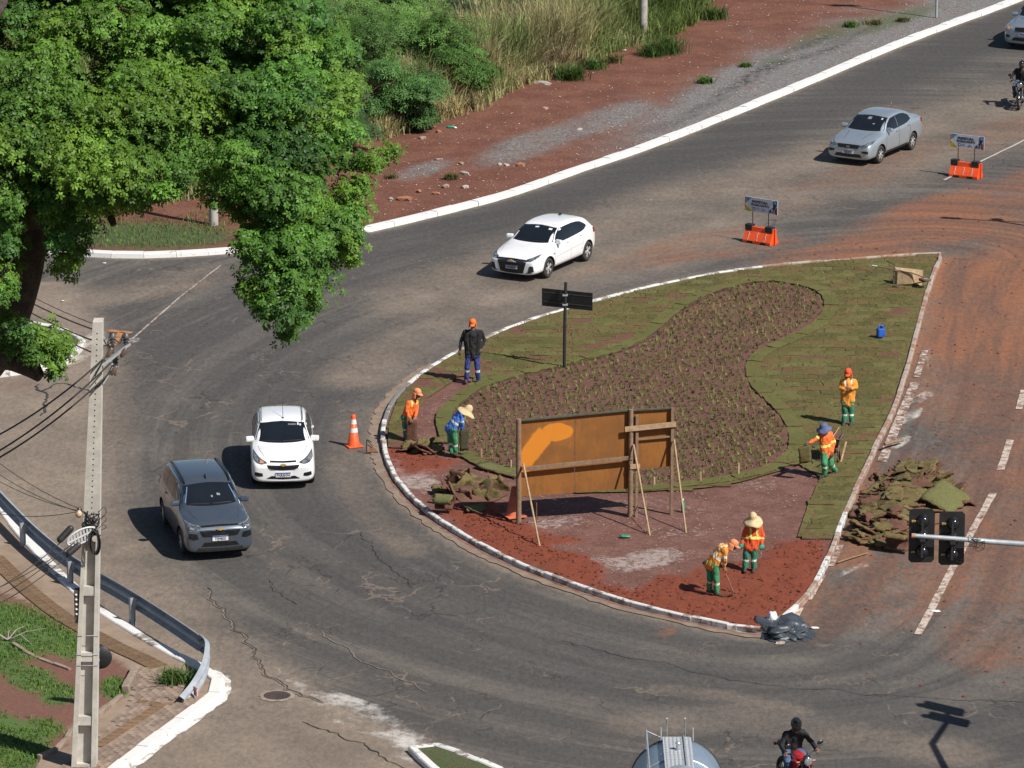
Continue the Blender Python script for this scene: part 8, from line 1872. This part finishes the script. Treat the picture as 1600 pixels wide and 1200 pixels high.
def crumple(name, label, cat, loc, size, m, seed, sub=4, amp=.32):
    bm = bmesh.new(); bmesh.ops.create_icosphere(bm, subdivisions=sub, radius=1)
    for v in bm.verts:
        c_ = v.co.copy(); k = 1 + amp * 1.1 * (mnoise.noise(c_ * 1.5 + Vector((seed, 0, 0)))) - amp * .8 * (abs(mnoise.noise(c_ * 2.6 + Vector((0, seed, 0)))) - .2) + amp * .08 * mnoise.noise(c_ * 8 + Vector((0, 0, seed)))
        v.co = Vector((c_.x * size[0] * k, c_.y * size[1] * k, max(-.02, c_.z) * size[2] * k))
    me = bpy.data.meshes.new(name); bm.to_mesh(me); bm.free()
    for f in me.polygons: f.use_smooth = True
    o = link(name, me, None, m); o.location = loc; tag(o, label, cat); return o
crumple('plastic_bag', 'heap of crumpled black plastic sacking at the near corner of the median', 'plastic sack', G(1225, 986, .02), (.66, .80, .26), M_bag, 3, 5, .5); crumple('plastic_bag', 'small black plastic bag lying right of the sacking heap', 'plastic sack', G(1247, 988, .02), (.24, .3, .2), M_bag, 9, 4); crumple('plastic_bag', 'small white plastic bag on the kerb beside the black sacking', 'plastic bag', G(1207, 968, .14), (.13, .14, .20), M_whitep, 5, 3)
for k, (u, v, s, m, lab) in enumerate([(704, 199, (.16, .07, .06), M_greenpl, 'crushed green bottle on the red verge by the grass'), (711, 200, (.07, .05, .05), M_whitep, 'white scrap beside the crushed green bottle'), (929, 97, (.16, .1, .07), M_whitep, 'white litter at the foot of the bank'), (977, 82, (.18, .12, .1), M_whitep, 'white plastic litter by the concrete post'), (668, 197, (.11, .1, .05), M_whitep, 'pale litter scrap at the straw grass edge'), (976, 838, (.14, .09, .03), M_greenpl, 'green glove lying on the bare earth of the median'), (1461, 955, (.13, .07, .03), M_conew, 'pale paper scrap on the muddy road'), (1273, 981, (.12, .07, .03), M_conew, 'pale scrap right of the black sacking'), (98, 470, (.05, .05, .02), M_whitep, 'small white scrap on the side road'), (163, 411, (.08, .05, .02), M_whitep, 'white scrap by the left kerb')]):
    crumple('litter', lab, 'litter', G(u, v, .13 if 90 < v < 300 or 800 < v < 850 else .02), s, m, 20 + k, 2, .5)
g = G(1067, 800, .10); bt = thing('bottle', 'green bottle standing at the right hand brace of the hoarding', 'bottle', g); b = MB(); b.lathe([(0, 0), (.045, .005), (.05, .05), (.05, .22), (.02, .28), (.018, .33), (0, .335)], n=14); b.build('body', M_greenpl, bt); b = MB(); b.lathe([(.022, .32), (.022, .355), (0, .356)], n=10); b.build('cap', M_whitep, bt)
def stick(label, a, c_, r, m, name='wooden_stick', cat='stick', box=False):
    b = MB(); o0 = (a + c_) / 2
    if box: b.beam(a - o0, c_ - o0, r * 2, r)
    else: b.tube([a - o0, (a - o0).lerp(c_ - o0, .5) + Vector((0, 0, .01)), c_ - o0], [r, r * .95, r * .85], 7)
    o = b.build(name, m); o.location = o0; tag(o, label, cat); return o
stick('short cut log with a pale sawn end lying across the right kerb', G(1382, 694, .21), G(1411, 688, .10), .045, M_wood2, 'log', 'log'); stick('long thin stick on the road below the turf heap', G(1308, 879, .05), G(1356, 864, .04), .022, M_wood2); stick('pale wooden stake leaning out of the lawn behind the walking worker', G(1314, 722, .14), G(1322, 707, .14) + Vector((0, 0, .30)), .022, M_wood, 'wooden_stake', 'stake', True); stick('pale handle leaning on the dark wheelbarrow tray', G(1297, 690, .7), G(1311, 668, .86), .018, M_wood)
stick('thin branch lying on the lawn left of the wheelbarrow', G(1386, 407, .17), G(1400, 413, .17), .014, M_wood2)
for k, (u, v, h_, lab) in enumerate([(1095, 752, .26, 'short pale stake at the front edge of the planting bed, middle one'), (1154, 742, .32, 'short pale stake at the front edge of the planting bed, right one'), (1022, 758, .22, 'short pale stake behind the right panel of the hoarding'), (798, 733, .25, 'thin stake at the bed edge left of the hoarding'), (752, 715, .24, 'thin stake at the bed edge near the blue shirted worker')]):
    g = G(u, v, .14); b = MB(); b.box((0, 0, h_ / 2 - .05), (.05, .035, h_ + .1), .3 * k); o = b.build('wooden_stake', M_wood); o.location = g; tag(o, lab, 'stake')

# ------------------------------------------------------------------ turf slabs, heaped and carried
M_turfback = mat('turf_underside', (.15, .062, .038), (.09, .045, .03), 9, rough=1, bump=.8, bscale=26, bdist=.03)
t = NT('loose_turf'); p_ = t.co.outputs['Object']; oi = t.n('ShaderNodeObjectInfo'); n2 = t.noise(p_, 8, 6, .75); n3 = t.noise(p_, 42, 3, .75)
c_ = t.mix(oi.outputs['Random'], (.135, .115, .042), (.175, .140, .060)); c_ = t.mix(t.ramp(n2, .42, .7, 0, .65), c_, (.085, .048, .028)); c_ = t.mix(t.ramp(n3, .48, .7, 0, .55), c_, (.26, .21, .10)); M_turfl = t.done(c_, .95, t.bump(t.math('ADD', n2, n3), .8, .03), spec=.15)
t = NT('lush_turf'); p_ = t.co.outputs['Object']; n2 = t.noise(p_, 8, 6, .75); n3 = t.noise(p_, 42, 3, .75); M_turfg = t.done(t.mix(t.ramp(n3, .4, .7), t.mix(n2, (.095, .105, .036), (.135, .135, .050)), (.20, .185, .085)), .95, t.bump(t.math('ADD', n2, n3), .8, .03), spec=.15)
def slab_mesh(seed, w, d, bend, roll=0.0, t_=.045, top=None):
    rr = random.Random(seed); nx, ny = 9, 7; vs = []; N = (nx + 1) * (ny + 1)
    sx = [rr.uniform(-.04, .04) for _ in range(ny + 1)]; sy = [rr.uniform(-.05, .05) for _ in range(nx + 1)]
    for lay in (1, 0):
        for j in range(ny + 1):
            for i in range(nx + 1):
                s = (i / nx - .5); q = (j / ny - .5); x = s * w + sx[j] * abs(s) * 2; y = q * d + sy[i] * abs(q) * 2
                off = t_ / 2 if lay else -t_ / 2
                z = bend * (s * s * 4 - .3) * .5 + rr.uniform(-.012, .012) + .03 * math.sin(3 * s + seed) * math.cos(4 * q + seed * 2)
                if roll:
                    a = roll * (s + .5); Rr = w / max(.3, roll) * (1 - .12 * (s + .5)); x = (Rr + off) * math.sin(a); z = Rr - (Rr + off) * math.cos(a) - Rr
                    vs.append((x, y, z + rr.uniform(-.008, .008)))
                else: vs.append((x, y, z + off))
    W = nx + 1; b = MB(); b.v = [tuple(v) for v in vs]; 
    def addf(f, m): b.f.append(f); b.m.append(m); b.sm.append(True)
    for j in range(ny):
        for i in range(nx):
            addf((j * W + i, j * W + i + 1, (j + 1) * W + i + 1, (j + 1) * W + i), 0); addf((N + j * W + i, N + (j + 1) * W + i, N + (j + 1) * W + i + 1, N + j * W + i + 1), 1)
    ring = [i for i in range(W)] + [j * W + nx for j in range(1, ny + 1)] + [ny * W + i for i in range(nx - 1, -1, -1)] + [j * W for j in range(ny - 1, 0, -1)]; m_ = len(ring)
    for k in range(m_): addf((ring[k], N + ring[k], N + ring[(k + 1) % m_], ring[(k + 1) % m_]), 1)
    me = b.mesh('turf_slab'); me.materials.append(top or M_turfl); me.materials.append(M_turfback); return me
slabs = [slab_mesh(i, .62, .44, bd) for i, bd in enumerate((-.10, .08, -.16, .10, -.06, .05, -.22))]
def heap(px, n, height, label, group, seed, z=.03, tilt=.35):
    rr = random.Random(seed); W_ = GL(px, 0); xs = [q.x for q in W_]; ys = [q.y for q in W_]; cx, cy = sum(xs) / len(xs), sum(ys) / len(ys); k = 0; tries = 0
    while k < n and tries < 4000:
        tries += 1; x, y = rr.uniform(min(xs), max(xs)), rr.uniform(min(ys), max(ys))
        if not in_poly([x], [y], W_)[0]: continue
        d, _, _ = seg_dist([x], [y], W_, True); h_ = min(1, d[0] / .9) * height * rr.uniform(.35, 1.0)
        o = link('turf_slab', slabs[rr.randrange(7)]); o.location = (x, y, z + .04 + h_); s = rr.uniform(.7, 1.3); o.scale = (s, s, 1)
        fl = math.pi if rr.random() < .28 else 0; o.rotation_euler = (rr.gauss(0, tilt) + fl, rr.gauss(0, tilt), rr.uniform(0, 6.28)); tag(o, label, 'turf slab', group); k += 1
def mound(px, height, m, name, label, z=.0, seed=1):
    W_ = [Vector((q.x, q.y, 0)) for q in GL(px, 0)]
    o = sheet(name, W_, (.09, .12), lambda X, Y: z + height * smooth(0, .85, seg_dist(X, Y, W_, True)[0]) * (.55 + .9 * vnoise(X, Y, .55, 4, seed)) , None, m, 'stuff'); tag(o, label, 'soil'); return o
BIG = [(1318, 845), (1345, 790), (1385, 735), (1425, 722), (1480, 735), (1500, 765), (1460, 800), (1440, 855), (1380, 862)]
mound(BIG, .27, M_turfl, 'turf_heap_earth', 'brown earth and crumbled turf under the big slab heap', .0, 51)
heap([(1322, 840), (1350, 790), (1390, 740), (1425, 728), (1470, 740), (1490, 765), (1450, 800), (1440, 850), (1380, 858)], 125, .36, 'brown turf slab in the big heap on the muddy road beside the median', 'turf slabs in the big heap', 61, .0, .2)
def one(label, u, v, z, rot, me, sc=(1, 1, 1)):
    o = link('turf_slab', me); o.location = G(u, v, z); o.rotation_euler = rot; o.scale = sc; tag(o, label, 'turf slab'); return o
one('large bright green turf slab leaning at the right end of the big heap', 1478, 776, .28, (.25, .42, -.55), slab_mesh(70, .95, 1.1, -.12, 0, .05, M_turfg)); one('red backed turf roll lying open at the front of the big heap', 1398, 846, .30, (0, .2, 1.1), slab_mesh(71, .8, .62, 0, 4.2)); one('small bright green turf piece on top of the big heap', 1425, 735, .62, (.1, .1, .3), slab_mesh(74, .3, .3, .1, 0, .05, M_turfg), (1, 1, 1)); one('red turf corner pointing right from the big heap', 1508, 784, .10, (.05, .1, .4), slab_mesh(75, .5, .35, .2), (1, 1, 1)).rotation_euler = (math.pi, .1, .4)
mound([(668, 790), (690, 765), (720, 752), (770, 758), (795, 778), (770, 792), (720, 800)], .28, M_soil if False else mat('earth_mound', (.14, .065, .042), (.10, .05, .034), 6, rough=1, bump=.8), 'turf_stack_earth', 'loose earth around the turf stack left of the hoarding', .12, 52)
heap([(690, 778), (712, 758), (765, 760), (786, 774), (765, 786), (712, 792)], 20, .30, 'dry turf slab stacked on edge left of the hoarding', 'turf slabs stacked left of the hoarding', 62, .12, .9)
one('rolled green turf slab at the left end of the stack by the hoarding', 694, 784, .42, (0, 0, 1.3), slab_mesh(72, .9, .48, 0, 4.8, .05, M_turfg)); one('flat green turf slab in front of the stack by the hoarding', 742, 795, .17, (.05, 0, .2), slab_mesh(73, .5, .4, .1, 0, .05, M_turfg)); one('fresh green turf slab lying alone at the bed edge left of the hoarding', 785, 734, .16, (0, 0, -.75), slab_mesh(79, 1.5, .55, .06, 0, .06, M_turfg))
heap([(632, 712), (652, 700), (690, 704), (695, 714), (660, 718)], 9, .16, 'curled turf slab on the ground between the two turf carrying workers', 'turf slabs between the workers', 63, .12, .4)
one('upright bent turf piece behind the turf between the workers', 659, 695, .32, (1.2, .2, .6), slab_mesh(76, .4, .35, .3, 0, .05, M_turfg))
# carried slabs
def held(label, base_px, quad, th, mats, z=.12):
    b0, T_ = tracer(*base_px, z); P = [T_(*q) for q in quad]; n = (P[1] - P[0]).cross(P[3] - P[0]).normalized(); vs = []; nx, ny = 5, 7; rr = random.Random(int(quad[0][0]))
    for lay in (0, 1):
        for j in range(ny + 1):
            for i in range(nx + 1):
                q = P[0].lerp(P[1], i / nx).lerp(P[3].lerp(P[2], i / nx), j / ny); ed = i in (0, nx) or j in (0, ny)
                vs.append(q + n * (th * lay + rr.uniform(-.008, .008)) + (Vector((rr.uniform(-.02, .02), 0, rr.uniform(-.02, .02))) if ed else Vector()))
    W = nx + 1; N = W * (ny + 1); b = MB(); fs = []; b.v = [tuple(v) for v in vs]
    def addf(f, m): b.f.append(f); b.m.append(m); b.sm.append(True)
    for j in range(ny):
        for i in range(nx): addf((j * W + i, (j + 1) * W + i, (j + 1) * W + i + 1, j * W + i + 1), 0); addf((N + j * W + i, N + j * W + i + 1, N + (j + 1) * W + i + 1, N + (j + 1) * W + i), 1)
    ring = [i for i in range(W)] + [j * W + nx for j in range(1, ny + 1)] + [ny * W + i for i in range(nx - 1, -1, -1)] + [j * W for j in range(ny - 1, 0, -1)]; m_ = len(ring)
    for k in range(m_): addf((ring[k], ring[(k + 1) % m_], N + ring[(k + 1) % m_], N + ring[k]), 0)
    o = b.build('turf_slab', mats, None, b0, fix=True); tag(o, label, 'turf slab'); return o
held('tall reddish turf slab held upright by the worker in the orange vest', (638, 688), [(635, 656, -.26), (652, 656, -.26), (650, 692.5, -.2), (634, 692, -.2)], .05, (M_turfback, M_turfl))
held('dark turf slab hanging from the gloved hands of the stooping blue worker', (710, 713), [(719.5, 671, -.12), (732.5, 671, -.05), (731.5, 704, -.05), (719, 704.5, -.12)], .05, (mat('dark_turf', (.035, .036, .016), (.06, .05, .026), 12, rough=1, bump=.8), M_turfback))
held('ragged turf slab carried low in front of the walking worker', (1291, 745), [(1247, 702, -.35), (1266, 694, -.35), (1268, 722, -.3), (1250, 724, -.3)], .05, (M_turfl, M_turfback))
o = stick('dark flat tool edge hanging beside the carried turf', G(1263, 712, .62), G(1270, 724, .42), .02, M_black, 'hand_tool', 'tool', True)

# ------------------------------------------------------------------ milk and water tanker at the bottom edge
M_tank = mat('brushed_tank', (.36, .48, .60), (.30, .40, .50), 1.5, rough=.38, metal=.45); M_cat = mat('perforated_walkway', (.60, .63, .65), (.48, .51, .53), 22, rough=.5, metal=.3); M_tube = mat('steel_tube', (.58, .61, .63), (.46, .49, .51), 9, rough=.35, metal=.6)
zt = 3.05; re = G(1057, 1153, zt); tk = thing('tanker_truck', 'silver tanker truck with a top walkway cut off by the bottom edge', 'tanker truck', Vector((re.x, re.y, 0)), R(-90)); TR = .95; TL = 5.2; tz = zt - TR
b = MB(); b.lathe([(0, -.10), (TR * .55, -.07), (TR * .9, .0), (TR, .06), (TR, TL - .06), (TR * .9, TL), (TR * .55, TL + .07), (0, TL + .1)], (0, 0, tz), 'X', 44); b.build('tank', M_tank, tk, fix=True)
for x in (.05, 1.25, 2.5, 3.8, TL - .05): b = MB(); b.lathe([(TR + .004, x - .03), (TR + .018, x - .02), (TR + .018, x + .02), (TR + .004, x + .03)], (0, 0, tz), 'X', 44); b.build('tank_band', M_black if x < .1 else M_tube, tk, fix=True)
wk = MB(); wk.box((2.2, .0, zt + .045), (4.2, .58, .03)); wk_o = wk.build('walkway', M_cat, tk)
b = MB()
for k in range(7):
    for j in range(42): b.box((.18 + j * .1, -.24 + k * .08, zt + .064), (.06, .03, .008))
o = b.build('walkway_tread', mat('tread_holes', (.30, .31, .32), (.22, .23, .24), 9, rough=.6), wk_o); o['kind'] = 'stuff'
b = MB(); b.box((2.2, .14, zt + .072), (4.2, .02, .05)); b.build('walkway_ridge', M_tube, tk)
for y in (-.20, .17): b = MB(); b.tube([(.02, y, zt - .1), (-.0, y, zt + .40), (.06, y, zt + .44)], .018, 6); b.build('ladder_rail', M_tube, tk)
for y in (-.32, .33): b = MB(); b.tube([(.2, y, zt), (.1, y, zt + .26)], .012, 6); b.build('ladder_rail', M_tube, tk)
for s, yy in ((-1, .56), (1, -.62)):
    b = MB()
    for x in (.15, 1.3, 2.5, 3.7): b.tube([(x, yy, tz + TR * .8), (x, yy * 1.0, zt + .22)], .022, 6)
    if s < 0 or True: b.tube([(.15, yy, zt + .22), (3.7, yy, zt + .22)], .020, 6)
    b.tube([(.15, yy, zt + .20), (.05, yy * .5, zt + .02)], .016, 6); b.build('side_rail', M_tube, tk) if s > -2 and yy < 0 else None
b = MB(); b.tube([(.9, .0, zt + .06), (.9, .0, zt + .2)], [.05, .03], 8); b.ell((.9, 0, zt + .2), (.06, .06, .04), 8); b.build('vent_valve', M_tube, tk)
b = MB(); b.lathe([(.26, zt + .06), (.26, zt + .16), (.20, zt + .2), (0, zt + .21)], (2.4, 0, 0), n=20); b.build('manhole_lid', M_tube, tk)
b = MB(); b.box((3.1, 0, .95), (7.4, .85, .22)); b.box((2.4, .0, 1.12), (5.2, .6, .16)); b.build('chassis', M_black, tk)
b = MB(); b.bevbox((6.45, 0, 1.75), (1.75, 2.25, 1.95), .14); cabo = b.build('cab', mat('white_cab', (.72, .73, .74), (.6, .61, .62), 4, rough=.3, coat=.5), tk)
b = MB(); b.box((7.33, 0, 2.15), (.03, 1.95, .75)); b.build('windscreen', M_glass, cabo)
for s in (1, -1): b = MB(); b.bevbox((7.34, s * .85, 1.1), (.06, .35, .2), .03); b.build('headlight', M_lampg, cabo); b = MB(); b.box((6.6, s * 1.13, 2.15), (.8, .02, .6)); b.build('side_window', M_glass, cabo)
for x in (.9, 2.1, 6.5):
    for s in (1, -1): b = MB(); b.lathe([(.25, -.14), (.42, -.15), (.48, -.1), (.48, .1), (.42, .15), (.25, .14), (0, .08)], (0, 0, 0), 'Y', 24); w = b.build('wheel', M_rubber, tk, (x, s * .95, .48), fix=True); b = MB(); b.lathe([(0, s * .06), (.26, s * .10), (.27, -.1 * s)], (0, 0, 0), 'Y', 18); b.build('rim', M_alloy, w, fix=True)
for s in (1, -1): b = MB(); b.bevbox((.0, s * .75, 1.0), (.06, .3, .14), .02); b.build('tail_light', M_tail, tk)
